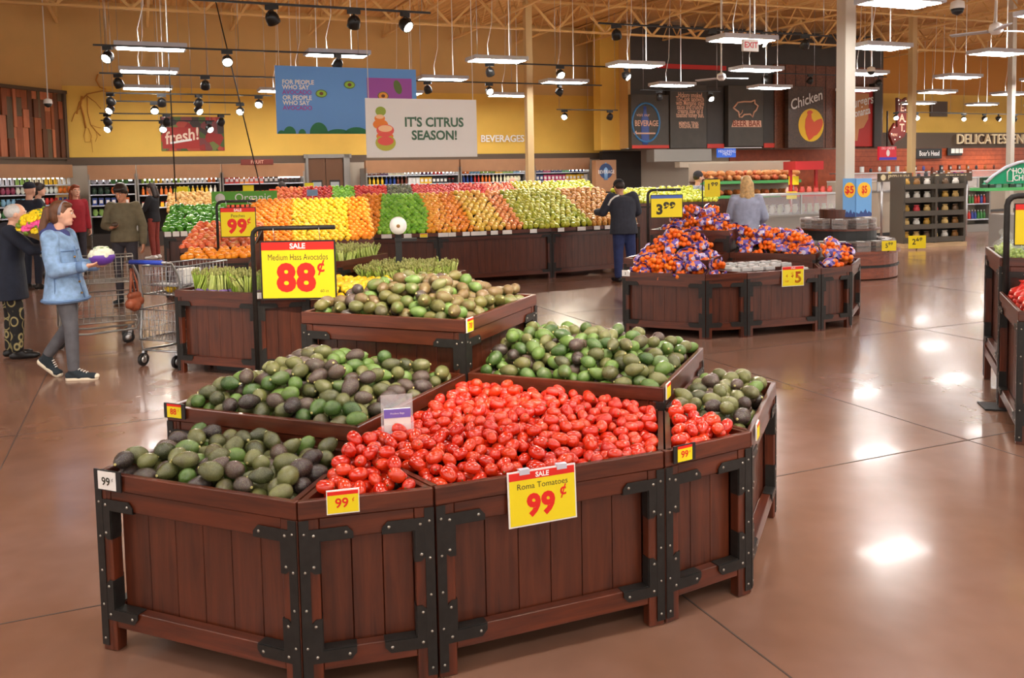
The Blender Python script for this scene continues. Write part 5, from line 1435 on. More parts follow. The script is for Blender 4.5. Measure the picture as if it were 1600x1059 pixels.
# ------------------------------------------------------------------ shelving along the back
def bottle(r, h, neck=.4):
    w = MB(); w.lathe([(r * .9, 0), (r, h * .04), (r, h * .6), (r * neck, h * .78), (r * neck, h * .9)], 8)
    w.lathe([(r * neck * 1.15, h * .9), (r * neck * 1.15, h), (.002, h)], 8, None, 1); return w
PRODM = [mesh_of('bottle', bottle(.04, .24), ['tint', 'white']), mesh_of('jar', bottle(.05, .15, .8), ['tint', 'redp'])]
w = MB(); w.box((0, 0, .1), (.12, .08, .2)); w.box((0, -.041, .1), (.08, .003, .09), 1); PRODM.append(mesh_of('carton', w, ['tint', 'white']))
w = MB(); w.ball((0, 0, .09), (.075, .035, .09), 8, 6); w.box((0, 0, .18), (.11, .01, .02)); PRODM.append(mesh_of('pouch', w, ['tint', 'white']))
PNAME = ['bottle', 'jar', 'carton', 'pouch']
PAL = [(226, 226, 220), (200, 40, 34), (236, 190, 40), (60, 120, 60), (40, 70, 150), (230, 120, 40), (120, 60, 40), (150, 190, 90), (220, 220, 230), (90, 40, 90), (30, 30, 34), (240, 236, 200), (130, 180, 210), (190, 60, 90)]
def product(k, p, rz, label, cat, group, r_, pal=PAL):
    o = bpy.data.objects.new(PNAME[k], PRODM[k]); COL.objects.link(o); o.location = p; o.rotation_euler = (0, 0, rz)
    o.color = rgb(*r_.choice(pal)); o['label'] = label; o['category'] = cat; o['group'] = group
    return o
def case(px0, px1, q, label, where, zs, kinds, pal, seed, depth=.8, ztop=2.3, dens=.15, ang=AX, ends=True, header=True, light=False):
    # open wall case: base, back, shelves, header board; stock stands on the shelves
    p0, p1 = pq(onq(px0, 275, q))[0], pq(onq(px1, 275, q))[0]; L_ = p1 - p0
    t = thing('shelf_case', W(p0, q, 0), AX, label, 'shelving', 'wall cases')
    w = MB(); w.box((L_ / 2, depth / 2, .2), (L_, depth, .4)); w.build('base', 'darkroom', t)
    w = MB(); w.box((L_ / 2, depth - .02, ztop / 2), (L_, .04, ztop)); w.build('back_panel', 'darkroom', t)
    for x in (.02, L_ - .02):
        w = MB(); w.box((x, depth / 2, ztop / 2), (.04, depth, ztop)); w.build('end_panel', 'grey', t)
    for z in zs:
        w = MB(); w.box((L_ / 2, depth / 2, z - .015), (L_ - .08, depth - .05, .03)); w.build('shelf', 'lampbody', t)
    if header:
        w = MB(); w.box((L_ / 2, .1, ztop + .14 - .1), (L_, .2, .4)); w.build('header', 'header', t)
        w = MB(); w.box((L_ / 2, .28, ztop - .18), (L_ - .2, .06, .04)); w.build('strip_lamp', M.setdefault('caselamp', emit('case_lamp', (1, .97, .92, 1), 3)), t)
    r_ = random.Random(seed)
    for zi, z in enumerate(zs):
        x = .14
        while x < L_ - .12:
            k = kinds[(zi + int(x / 1.3) + seed) % len(kinds)]; c = r_.choice(pal); run = r_.randrange(2, 5)
            for j in range(run):
                if x > L_ - .12: break
                product(k, W(p0, q) + Vector((x * CX - .12 * SX, x * SX + .12 * CX, z)), AX, 'small coloured %s standing on a shelf of the %s' % (PNAME[k], where), PNAME[k], '%ss of the %s' % (PNAME[k], where), r_, [c])
                x += dens + r_.uniform(0, .02)
    return t
LEAF = [(60, 120, 50), (90, 150, 60), (140, 180, 90), (220, 225, 215), (40, 70, 150), (150, 60, 90), (230, 120, 50), (30, 60, 40), (200, 200, 210)]
RED = [(200, 50, 40), (226, 90, 60), (230, 140, 60), (240, 230, 220), (60, 50, 46), (240, 200, 60)]
case(137, 212, 26.6, 'chilled wall case of greens left of the phone user, under a brown header', 'chilled case left of the phone user', (.9, 1.2, 1.5, 1.78), [3, 3, 2], LEAF, 1, .9, 2.06)
case(214, 345, 26.8, 'wall case of bright bottles behind the woman in black', 'wall case behind the woman in black', (1.1, 1.45, 1.78), [0, 0, 1], [(240, 236, 220), (150, 190, 60), (236, 190, 40), (230, 120, 40), (230, 230, 225)], 2, .8, 2.06, .11)
case(347, 476, 27.0, 'wall case of red jars left of the double doors', 'wall case left of the double doors', (1.0, 1.35, 1.72), [1, 1, 2], RED, 3, .8, 2.06, .13)
case(572, 718, 27.0, 'wall case of mixed drinks right of the double doors', 'wall case right of the double doors', (1.0, 1.3, 1.6, 1.88), [0, 2, 1], PAL, 4, .8, 2.12, .12)
case(720, 822, 27.0, 'wall case of drinks left of the slim column', 'wall case left of the slim column', (1.0, 1.3, 1.6, 1.88), [2, 0, 3], PAL, 5, .8, 2.12, .12)
case(836, 922, 26.8, 'wall case of cartons right of the slim column', 'wall case right of the slim column', (1.0, 1.3, 1.6, 1.88), [2, 0, 2], [(140, 200, 210), (90, 180, 120), (240, 240, 236), (40, 60, 120), (236, 190, 40), (200, 60, 110)], 6, .8, 2.12, .13)
# case on the angled left wall
t = thing('shelf_case', cornr + ldir * 6.6 + n_ * .35, lang, 'chilled wall case along the angled wall under the plank mural', 'shelving', 'wall cases')
w = MB(); w.box((3, 0, .3), (6.2, .7, .6)); w.build('base', 'darkroom', t)
w = MB(); w.box((3, .32, 1.0), (6.2, .04, 2.0)); w.build('back_panel', 'darkroom', t)
w = MB(); w.box((3, -.2, 2.16), (6.2, .3, .36)); w.build('header', 'header', t)
w = MB(); w.box((3, -.06, 1.97), (6.0, .06, .04)); w.build('strip_lamp', 'caselamp', t)
for z in (.95, 1.25, 1.55, 1.8):
    w = MB(); w.box((3, 0, z - .015), (6.1, .6, .03)); w.build('shelf', 'lampbody', t)
r_ = random.Random(8)
mt = Matrix.Translation(cornr + ldir * 6.6 + n_ * .35) @ Matrix.Rotation(lang, 4, 'Z')
for z in (.95, 1.25, 1.55, 1.8):
    x = .2
    while x < 6:
        c = r_.choice(LEAF + PAL)
        for j in range(3):
            product(3 if z < 1.6 else 0, mt @ Vector((x, -.2, z)), lang, 'small coloured pack on the shelves of the case under the plank mural', 'pack', 'packs under the plank mural', r_, [c]); x += .155
# low red-trimmed shelf in front of the far wall, beside the doors
a, b_ = at(420, 303, 22.5), at(528, 300, 23.0)
t = thing('produce_counter', (a.x, a.y, 0), math.atan2(b_.y - a.y, b_.x - a.x), 'low dark counter of red packs before the double doors', 'shelving'); L_ = (b_ - a).length
w = MB(); w.box((L_ / 2, .3, .68), (L_, .6, 1.36)); w.build('body', 'blackp', t)
w = MB(); w.box((L_ / 2, .02, 1.37), (L_, .06, .05)); w.build('rim_board', 'woodh', t)
r_ = random.Random(3)
for i in range(int(L_ / .13)):
    product(2, t.matrix_basis @ Vector((.08 + i * .13, .15, 1.37)), AX, 'small red pack standing on the low counter before the double doors', 'carton', 'red packs before the doors', r_, [(206, 50, 36), (214, 70, 44)])
# double doors
p0, p1 = pq(onq(474, 250, QW))[0], pq(onq(548, 250, QW))[0]; L_ = p1 - p0; zt = onq(510, 241, QW).z
t = thing('door_1', W(p0, QW - .06), AX, 'brown double swing doors with small windows in a grey frame', 'door'); t['kind'] = 'structure'
w = MB()
for x in (.09, L_ - .16): w.box((x, 0, zt / 2), (.2 if x > 1 else .08, .14, zt))
w.box((L_ / 2, 0, zt - .06), (L_, .14, .12)); w.build('frame', 'grey', t)
for k in (0, 1):
    x0 = .12 + k * (L_ - .38) / 2; lw = (L_ - .38) / 2 - .02
    w = MB(); w.box((x0 + lw / 2, .02, (zt - .12) / 2), (lw, .06, zt - .14)); d_ = w.build('door_leaf', M.setdefault('doorb', mat('door_brown', rgb(112, 74, 46), .5)), t)
    w = MB(); w.box((x0 + lw / 2, -.014, 1.5), (lw * .5, .01, .42)); w.build('window', M.setdefault('dglass', mat('door_glass', rgb(176, 186, 190), .1)), d_)
    w = MB(); w.box((x0 + lw / 2, -.012, 1.5), (lw * .62, .008, .54)); w.build('window_frame', 'blackp', d_)
# small brown sign over the wall case
t, L_, h = qboard(376, 249, 427, 258, 26.5, 'small red-brown aisle sign on the case header left of the doors', mat('sign_redbrown', rgb(120, 46, 34), .5)); text('FRUIT', .14, Matrix.Translation((0, 0, .004)), 'coral', t)
t, L_, h = qboard(931, 250, 963, 300, 26.0, 'tan case end panel with a round blue emblem', 'header', 'end_panel_sign', 'sign', .3)
disc(Matrix.Translation((-.02 * L_, .15 * h, 0)), .33 * L_, .33 * L_, mat('emblem_blue', rgb(30, 60, 110), .4), 'emblem', .003, 24, t)
w = MB(); w.lathe([(.08, -.3), (.1, .05), (.03, .2), (.03, .28)], 8, Matrix.Translation((-.02 * L_, .15 * h, 0)) @ Matrix.Rotation(-R(90), 4, 'X') @ Matrix.Diagonal((1, .1, 1, 1))); w.build('bottle_print', M.setdefault('lb', mat('light_blue_print', rgb(130, 180, 230), .4)), t)
text('BEVERAGE', .17, Matrix.Translation((-.02 * L_, .12 * h, .03)), 'inkw', t, sx=.8)

# ------------------------------------------------------------------ deli counters and bakery racks on the right
def counter(px0, px1, ybase, Y, depth, h, label, face, glassh=.0, top='grey', dy=.0):
    a = at(px0, ybase, Y); b_ = at(px1, ybase, Y + dy); ang = math.atan2(b_.y - a.y, b_.x - a.x); L_ = math.hypot(b_.x - a.x, b_.y - a.y)
    t = thing('deli_counter', (a.x, a.y, 0), ang, label, 'counter')
    w = MB(); w.box((L_ / 2, depth / 2, h / 2 + .04), (L_, depth, h - .08)); w.build('body', face, t)
    w = MB(); w.box((L_ / 2, depth / 2, .04), (L_ - .06, depth - .1, .08)); w.build('plinth', 'blackp', t)
    w = MB(); w.box((L_ / 2, depth / 2 - .01, h + .015), (L_ + .02, depth + .04, .04)); w.build('worktop', top, t)
    if glassh:
        w = MB(); w.box((L_ / 2, .05, h + glassh / 2 + .03), (L_, .012, glassh)); w.build('front_glass', 'clear', t)
        w = MB(); w.box((L_ / 2, depth * .45, h + glassh + .04), (L_, depth * .9, .03)); w.build('top_shelf', 'steel', t)
        for x in (.02, L_ / 2, L_ - .02):
            w = MB(); w.box((x, .05, h + glassh / 2 + .02), (.03, .03, glassh + .02)); w.build('post', 'steel', t)
    return t, L_, ang
t, L_, ang = counter(1183, 1322, 350, 18.2, 1.0, .82, 'long steel-fronted deli case with a glass front and pale packs', 'grey', .42, dy=.9)
r_ = random.Random(2)
for i in range(int(L_ / .2)):
    for j in range(3):
        product(3, t.matrix_basis @ Vector((.14 + i * .2, .2 + j * .22, .86)) , ang, 'pale wrapped pack inside the glass-fronted deli case', 'pack', 'packs in the deli case', r_, [(226, 226, 200), (200, 206, 170), (236, 236, 226), (180, 186, 140)])
# bread rack behind
t = thing('bread_rack', at(1098, 300, 21.0) * 1, R(12), 'long wooden bakery rack of bread with green-edged shelves', 'shelving'); t.location.z = 0
w = MB(); w.box((1.25, .3, .6), (2.7, .6, 1.2)); w.build('body', 'panel', t)
w = MB(); w.box((1.25, .58, 1.0), (2.7, .04, 2.0)); w.build('back_panel', 'cream', t)
gstr = mat('green_shelf_edge', rgb(90, 190, 110), .5)
bm_ = fruit_mat('bread_crust', [rgb(176, 96, 44), rgb(206, 130, 66), rgb(222, 156, 96), rgb(190, 70, 40)], .5)
w = MB(); w.ball((0, 0, .06), (.13, .075, .07), 10, 7); w.ball((.02, 0, .09), (.08, .06, .05), 8, 6); BREAD = mesh_of('bread_loaf', w, bm_)
for z in (1.2, 1.55):
    w = MB(); w.box((1.25, .3, z), (2.7, .6, .03)); w.build('shelf', 'woodh', t)
    w = MB(); w.box((1.25, -.01, z - .02), (2.7, .02, .07)); w.build('shelf_edge', gstr, t)
    for i in range(11):
        for j in range(2):
            place('bread_loaf', BREAD, t.matrix_basis @ Vector((.02 + i * .245, .13 + j * .17, z + .015)), (0, 0, R(90) + r_.uniform(-.3, .3)), 'brown loaf of bread on the %s shelf of the bakery rack' % ('upper' if z > 1.3 else 'lower'), 'bread', 'loaves on the bakery rack')
            if z > 1.3: place('bread_loaf', BREAD, t.matrix_basis @ Vector((.1 + i * .245, .2 + j * .15, z + .13)), (0, 0, r_.uniform(0, 3)), 'brown loaf of bread on the upper shelf of the bakery rack', 'bread', 'loaves on the bakery rack')
# red stand and trays
p = at(1255, 300, 20.6); t = thing('red_stand', (p.x, p.y, 0), R(15), 'bright red open display stand at the end of the bakery rack', 'display stand')
w = MB(); w.box((0, 0, 1.9), (.75, .5, .2)); w.build('canopy', M.setdefault('standr', mat('stand_red', rgb(186, 30, 34), .4)), t)
for x in (-.34, .34):
    w = MB(); w.box((x, 0, .95), (.06, .06, 1.9)); w.build('post', M.setdefault('standr', mat('stand_red', rgb(186, 30, 34), .4)), t)
w = MB(); w.box((0, 0, 1.2), (.9, .5, .04)); w.build('shelf', M.setdefault('standr', mat('stand_red', rgb(186, 30, 34), .4)), t)
for i in range(7): product(3, Vector((p.x - .35 + i * .17, p.y + .02 * i, 1.22)), .2, 'red and white wrapped pack on the red display stand', 'pack', 'packs on the red stand', r_, [(220, 90, 80), (236, 200, 190), (226, 120, 100)])
# steel hood and dark kitchen opening
t, L_, h = qboard(1022, 233, 1112, 253, 25.4, 'brushed steel hood below the charcoal front', 'grey', 'steel_hood', 'hood', .5)
t, L_, h = qboard(1062, 253, 1235, 262, 24.6, 'pale wall shelf behind the bread', 'cream', 'wall_shelf', 'shelf', .3)
w = MB(); a = onq(985, 300, 27.6); w.box(W(P_FL + .5, 27.5, 1.3), (1.6, .2, 2.6), 0, None, AX); tag(w.build('wall_alcove', 'darkroom'), kind='structure')
# round wooden table with trays
c0 = Vector((5.58, 14.9)); t = thing('round_table', (c0.x, c0.y, 0), 0, 'round tiered wooden table of black trays around the thick column', 'display table')
def ring(r0, r1, z0, z1, mm, nm):
    w = MB(); w.lathe([(r0, z0), (r1, z0), (r1, z1), (r0, z1)], 40); vs = len(w.v)
    w.f = w.f[:-2]; w.mi = w.mi[:-2]; w.sm = [False] * len(w.f)
    n = 40; o = 0
    for j in range(n): w.f.append((3 * n + j, 3 * n + (j + 1) % n, (j + 1) % n, j)); w.mi.append(0); w.sm.append(False)
    return w.build(nm, mm, t)
ring(.18, .95, .02, .42, M.setdefault('tablew', wood('red_brown_table_wood', rgb(110, 48, 26), rgb(158, 78, 46), .3, 0)), 'drum'); ring(.18, .99, .42, .46, 'tablew', 'rim'); ring(.18, .97, .2, .24, 'black', 'metal_band')
ring(.18, .62, .46, .78, 'blackp', 'upper_drum'); ring(.18, .68, .78, .81, 'woodh', 'upper_shelf'); ring(.16, .3, .81, 1.12, 'panel', 'column_wrap')
trayl = glass('cookie_shell', (.92, .9, .88, 1), .08, .2)
cook = mat('cookie_brown', rgb(84, 52, 38), .7, var=.6, scale=40)
for rad, z, n in ((.8, .46, 17), (.5, .81, 10)):
    for i in range(n):
        for lv in range(2):
            a = i * 2 * math.pi / n; q = (c0.x + rad * math.cos(a), c0.y + rad * math.sin(a), z + lv * .085)
            p = thing('bakery_box', q, a, 'clear bakery box of cookies on the %s tier of the round table' % ('lower' if z < .6 else 'upper'), 'bakery box', 'bakery boxes on the round table')
            w = MB(); w.box((0, 0, .03), (.19, .21, .05)); w.build('contents', cook, p)
            w = MB(); w.box((0, 0, .04), (.22, .24, .078)); w.build('shell', trayl, p)
            w = MB(); w.box((0, 0, .0795), (.1, .12, .001)); w.build('paper_label', 'white', p)
for (x, y, Y, wd, ht, s_, l) in ((1389, 384, 13.9, .24, .16, '5⁹⁹', 'yellow 5.99 card on the round table'), (1433, 378, 19.0, .4, .28, '2⁴⁹', 'yellow 2.49 card low in front of the black snack racks')):
    p = at(x, y, Y); q = thing('price_sign', (0, 0, 0), 0, l, 'sign'); q.matrix_world = frame(p, .1); w = MB(); w.box((0, 0, 0), (wd, ht, .008)); w.build('card', 'yellow', q)
    text(s_, ht * .62, Matrix.Translation((0, 0, .002)), 'inkd', q, 'price', bold=.02)
    w = MB(); w.bar((0, -ht / 2, -.004), (0, .0 - p.z + (.46 if Y < 15 else 0), -.03), .02, .01); w.build('stake', 'blackp', q)
# two blue $5 boards
for x0, x1, ang, l in ((1317, 1338, R(-24), 'blue $5 board on the left, fixed to the thick column above the round table'), (1338, 1362, R(30), 'blue $5 board on the right, fixed beside the thick column')):
    t, L_, h = board(x0, 279, x1, 339, 14.62 if x0 < 1330 else 14.52, ang, l, M.setdefault('blue5', mat('blue_board', rgb(112, 172, 230), .45)), .015, None, 'price_board', 'sign', False)
    disc(Matrix.Translation((0, .2 * h, 0)), .42 * L_, .2 * h, 'rooster_y', 'yellow_disc', .002, 24, t) if 'rooster_y' in M else disc(Matrix.Translation((0, .2 * h, 0)), .42 * L_, .2 * h, M.setdefault('rooster_y', mat('disc_yellow', rgb(252, 196, 40), .45)), 'yellow_disc', .002, 24, t)
    text('$5', .17, Matrix.Translation((0, .2 * h, .005)), 'redp', t, 'price', bold=.03, sx=.8)
    w = MB(); w.prism([(-.5 * L_, -.5 * h), (.5 * L_, -.5 * h), (.5 * L_, -.42 * h), (.3 * L_, -.36 * h), (.22 * L_, -.42 * h), (.1 * L_, -.3 * h), (-.05 * L_, -.4 * h), (-.2 * L_, -.34 * h), (-.3 * L_, -.42 * h), (-.5 * L_, -.38 * h)], .003, None, 0, .001); w.build('skyline_print', M.setdefault('navyp', mat('navy_print', rgb(50, 70, 130), .5)), t)
# black snack racks on a pallet
M['rackg'] = mat('rack_grey_brown', rgb(84, 77, 68), .5)
def snack_rack(px, Y, ang, label, grp, cols=3):
    p = gz(px, 385); p = Vector((p.x * Y / p.y, Y, 0)); t = thing('snack_rack', (p.x, p.y, 0), ang, label, 'snack rack', 'black snack racks')
    w = MB(); w.box((.42, .25, .05), (.86, .6, .1)); w.build('pallet', M.setdefault('pine', wood('pine', rgb(180, 150, 110), rgb(214, 186, 146), .6, 0)), t)
    for x in (0.02, .82):
        w = MB(); w.box((x, .25, .85), (.05, .5, 1.5)); w.build('side_panel', 'rackg', t)
    w = MB(); w.box((.42, .48, .85), (.8, .03, 1.5)); w.build('back_panel', 'rackg', t)
    r_ = random.Random(px)
    for k in range(5):
        z = .13 + k * .3
        w = MB(); w.box((.42, .22, z), (.8, .46, .03)); w.box((.42, .0, z + .05), (.8, .015, .1)); w.build('shelf', 'rackg', t)
        for i in range(cols):
            o = product(3, t.matrix_basis @ Vector((.16 + i * .26, .14, z + .02)), ang, 'plump snack bag on the %s' % grp, 'snack bag', 'snack bags on the %s' % grp, r_, [(196, 150, 60), (216, 180, 110), (150, 104, 50), (226, 220, 210), (110, 84, 60)] if r_.random() < .9 else [(214, 60, 70)])
            o.scale = (1.2, 1.5, 1.1)
    return t
snack_rack(1411, 19.5, R(10), 'black snack rack on a pale pallet, left of the pair', 'left snack rack')
snack_rack(1456, 19.7, R(10), 'black snack rack on a pale pallet, right of the pair', 'right snack rack')
# sushi counter signs, drinks cooler, freezer arch
for x0, x1, l in ((1375, 1425, 'dark FRESH SUSHI sign on the left, behind the snack racks'), (1458, 1519, 'dark FRESH SUSHI sign on the right, above the snack racks')):
    t, L_, h = board(x0, 271, x1, 284, 22.5, R(18), l, M.setdefault('sushi', mat('sushi_sign', rgb(84, 70, 54), .5)), .1, None, 'counter_sign', 'sign', False)
    text('FRESH SUSHI', .16, Matrix.Translation((.08 * L_, 0, .003)), M.setdefault('cream2', mat('cream_ink2', rgb(240, 224, 180), .5)), t, bold=.02, sx=.75); disc(Matrix.Translation((-.4 * L_, 0, 0)), .08, .08, 'cream2', 'round_mark', .003, 14, t)
    w = MB()
    for x in (-.4 * L_, .4 * L_): w.tube((x, -h / 2, -.05), (x, -1.6, -.05), .03, 6)
    w.build('posts', 'steel', t)
counter(1372, 1530, 345, 23.2, 1.1, 1.15, 'pale sushi counter with a glass front behind the snack racks', 'cream', .3, dy=1.6)
counter(1330, 1600, 345, 30.0, 1.0, 1.35, 'long white-topped deli counter before the terracotta wall', 'cream', .25, 'white', dy=6)
t = thing('drinks_cooler', at(1503, 300, 24.0) * 1, R(14), 'open grey drinks cooler with two rows of bottles', 'cooler'); t.location.z = 0
w = MB(); w.box((.45, .3, .1), (1.0, .6, .2)); w.build('base', 'grey', t)
w = MB(); w.box((.45, .58, .6), (1.0, .04, 1.2)); w.build('back_panel', 'lampbody', t)
for x in (-.03, .93):
    w = MB(); w.box((x, .3, .6), (.04, .6, 1.2)); w.build('side_panel', 'grey', t)
w = MB(); w.box((.45, .3, 1.18), (1.0, .6, .08)); w.build('top_panel', 'grey', t)
for z in (.35, .78):
    w = MB(); w.box((.45, .28, z - .015), (.92, .54, .03)); w.build('shelf', 'lampbody', t)
    for i in range(9): product(0, t.matrix_basis @ Vector((.06 + i * .098, .12, z)), 0, 'drink bottle on the %s row of the open grey cooler' % ('upper' if z > .5 else 'lower'), 'bottle', 'bottles in the drinks cooler', r_, [(206, 60, 50), (70, 140, 70), (60, 80, 160), (226, 226, 226)])
t, L_, h = board(1540, 254, 1640, 288, 16.5, R(12), 'green arched freezer sign with a house emblem and HOME CHEF', 'sushi', .04, None, 'arch_board', 'sign', False)
for ch in list(t.children): bpy.data.objects.remove(ch)
w = MB(); w.prism([(-.5 * L_, -.5 * h), (.5 * L_, -.5 * h), (.5 * L_, .5 * h), (.2 * L_, .52 * h), (0, .42 * h), (-.2 * L_, .2 * h), (-.38 * L_, -.15 * h)], .1, None, 0, -.1); w.build('arch', mat('chef_green', rgb(10, 160, 110), .45), t)
w = MB(); w.path([(-.5 * L_, -.42 * h, .02), (-.38 * L_, -.08 * h, .02), (-.2 * L_, .27 * h, .02), (0, .48 * h, .02), (.2 * L_, .58 * h, .02), (.5 * L_, .56 * h, .02)], .03, 6); w.build('pale_edge', 'lampbody', t)
text('HOME', .15, Matrix.Translation((.06 * L_, .08 * h, .002)), 'inkw', t, bold=.02); text('CHEF', .15, Matrix.Translation((.06 * L_, -.25 * h, .002)), 'inkw', t, bold=.02)
w = MB(); w.path([(-.17 * L_, -.38 * h, .01), (-.17 * L_, .05 * h, .01), (-.125 * L_, .2 * h, .01), (-.08 * L_, .05 * h, .01), (-.08 * L_, -.38 * h, .01)], .014, 5, 0, True); w.build('house_emblem', 'inkw', t)
w = MB(); w.box((.2 * L_, -1.15, -.35), (L_ * .55, .7, .5)); w.build('freezer_body', 'grey', t)
w = MB(); w.box((0, -.5 * h - .1, -.2), (L_, .06, .4)); w.build('shelf', gstr, t)
for i in range(8):
    q = t.matrix_basis @ Vector((-.45 * L_ + i * .15, -.5 * h - .07, -.12)); product(2, q, R(12), 'printed meal carton on the shelf below the green arched sign', 'carton', 'cartons below the green arch', r_, [(90, 170, 110), (226, 226, 220), (40, 70, 50), (150, 200, 190)])

# trays and parcels along the deli worktops
r_ = random.Random(12)
for (x0, x1, y, Y, n, l) in ((1385, 1520, 270, 23.4, 12, 'parcel on the top of the pale sushi counter'), (1340, 1560, 258, 30.6, 16, 'parcel on the white-topped deli counter')):
    for i in range(n):
        px = x0 + (x1 - x0) * (i + .5) / n; dy = (1.6 if Y < 25 else 6) * (i + .5) / n; q = at(px, y, Y + dy)
        product(r_.choice((2, 2, 1, 3)), (q.x, q.y, 1.51 if Y < 25 else 1.67), R(18), 'small coloured ' + l, 'parcel', 'parcels, ' + l, r_, [(230, 228, 224), (90, 90, 170), (236, 190, 90), (200, 120, 60), (120, 60, 40), (60, 60, 64)])
# ------------------------------------------------------------------ people
def blob(parts, voxel, name, m, parent, smooth=4):
    w = MB()
    for p in parts:
        if p[0] == 'c':
            _, a, ra, b_, rb = p; a, b_ = Vector(a), Vector(b_)
            w.tube(a, b_, ra, 14, rb); w.ball(a, ra * 1.001, 14, 9); w.ball(b_, rb * 1.001, 14, 9)
        elif p[0] == 'm': w.add(p[1], p[2])
        else:
            T = p[3] if len(p) > 3 else None
            w.ball(p[1], p[2], 18, 12, 0, T)
    o = w.build(name, m)
    COL.objects.unlink(o)
    md = o.modifiers.new('r', 'REMESH'); md.mode = 'VOXEL'; md.voxel_size = voxel; md.use_smooth_shade = True
    if smooth:
        s_ = o.modifiers.new('s', 'SMOOTH'); s_.factor = .5; s_.iterations = smooth
    me = settle(o)
    COL.objects.link(o); o.parent = parent
    o.modifiers.clear(); old = o.data; o.data = me; bpy.data.meshes.remove(old)
    for p in me.polygons: p.use_smooth = True
    if not me.materials: me.materials.append(M[m] if isinstance(m, str) else m)
    return o
M['skin'] = mat('skin', rgb(226, 172, 146), .5, var=.06, scale=12)
M['skin2'] = mat('skin_warm', rgb(206, 146, 116), .5, var=.06, scale=12)
M['eyew'] = mat('eye_white', rgb(236, 232, 228), .3); M['iris'] = mat('iris_dark', rgb(50, 36, 28), .3); M['lip'] = mat('lip', rgb(190, 108, 98), .5)
def cloth(n, c, v=.12, s=14, b=.35): return mat(n, c, .85, var=v, scale=s, bump=b, bscale=90)
def hand_parts(wr, d, pn, s=1.0, curl=.5, side=1):
    # palm, four bent fingers of unequal length and a thumb from the side of the palm
    wr, d, pn = Vector(wr), Vector(d).normalized(), Vector(pn).normalized(); sd = d.cross(pn).normalized() * side
    P = [('c', wr, .026 * s, wr + d * .03 * s, .026 * s)]
    for k in (-1, -.33, .33, 1): P.append(('c', wr + d * .02 * s + sd * k * .016 * s, .016 * s, wr + d * .085 * s + sd * k * .03 * s, .0125 * s))
    for k, l in ((-1, .06), (-.33, .075), (.33, .08), (1, .07)):
        a = wr + d * .085 * s + sd * k * .031 * s; dd = d + sd * k * .08; r_ = .0095 * s
        for j, f in enumerate((.42, .33, .25)):
            dd = (dd + pn * curl * (.55 + .35 * j)).normalized(); b_ = a + dd * l * f * s; P.append(('c', a, r_, b_, r_ * .93)); a = b_; r_ *= .93
    a = wr + d * .025 * s + sd * .028 * s; dd = (d * .7 + sd * .8 + pn * .3).normalized(); b_ = a + dd * .04 * s; P.append(('c', a, .0135 * s, b_, .0115 * s))
    dd = (d + sd * .15 + pn * .35 * curl).normalized(); P.append(('c', b_, .0115 * s, b_ + dd * .032 * s, .0095 * s))
    return P
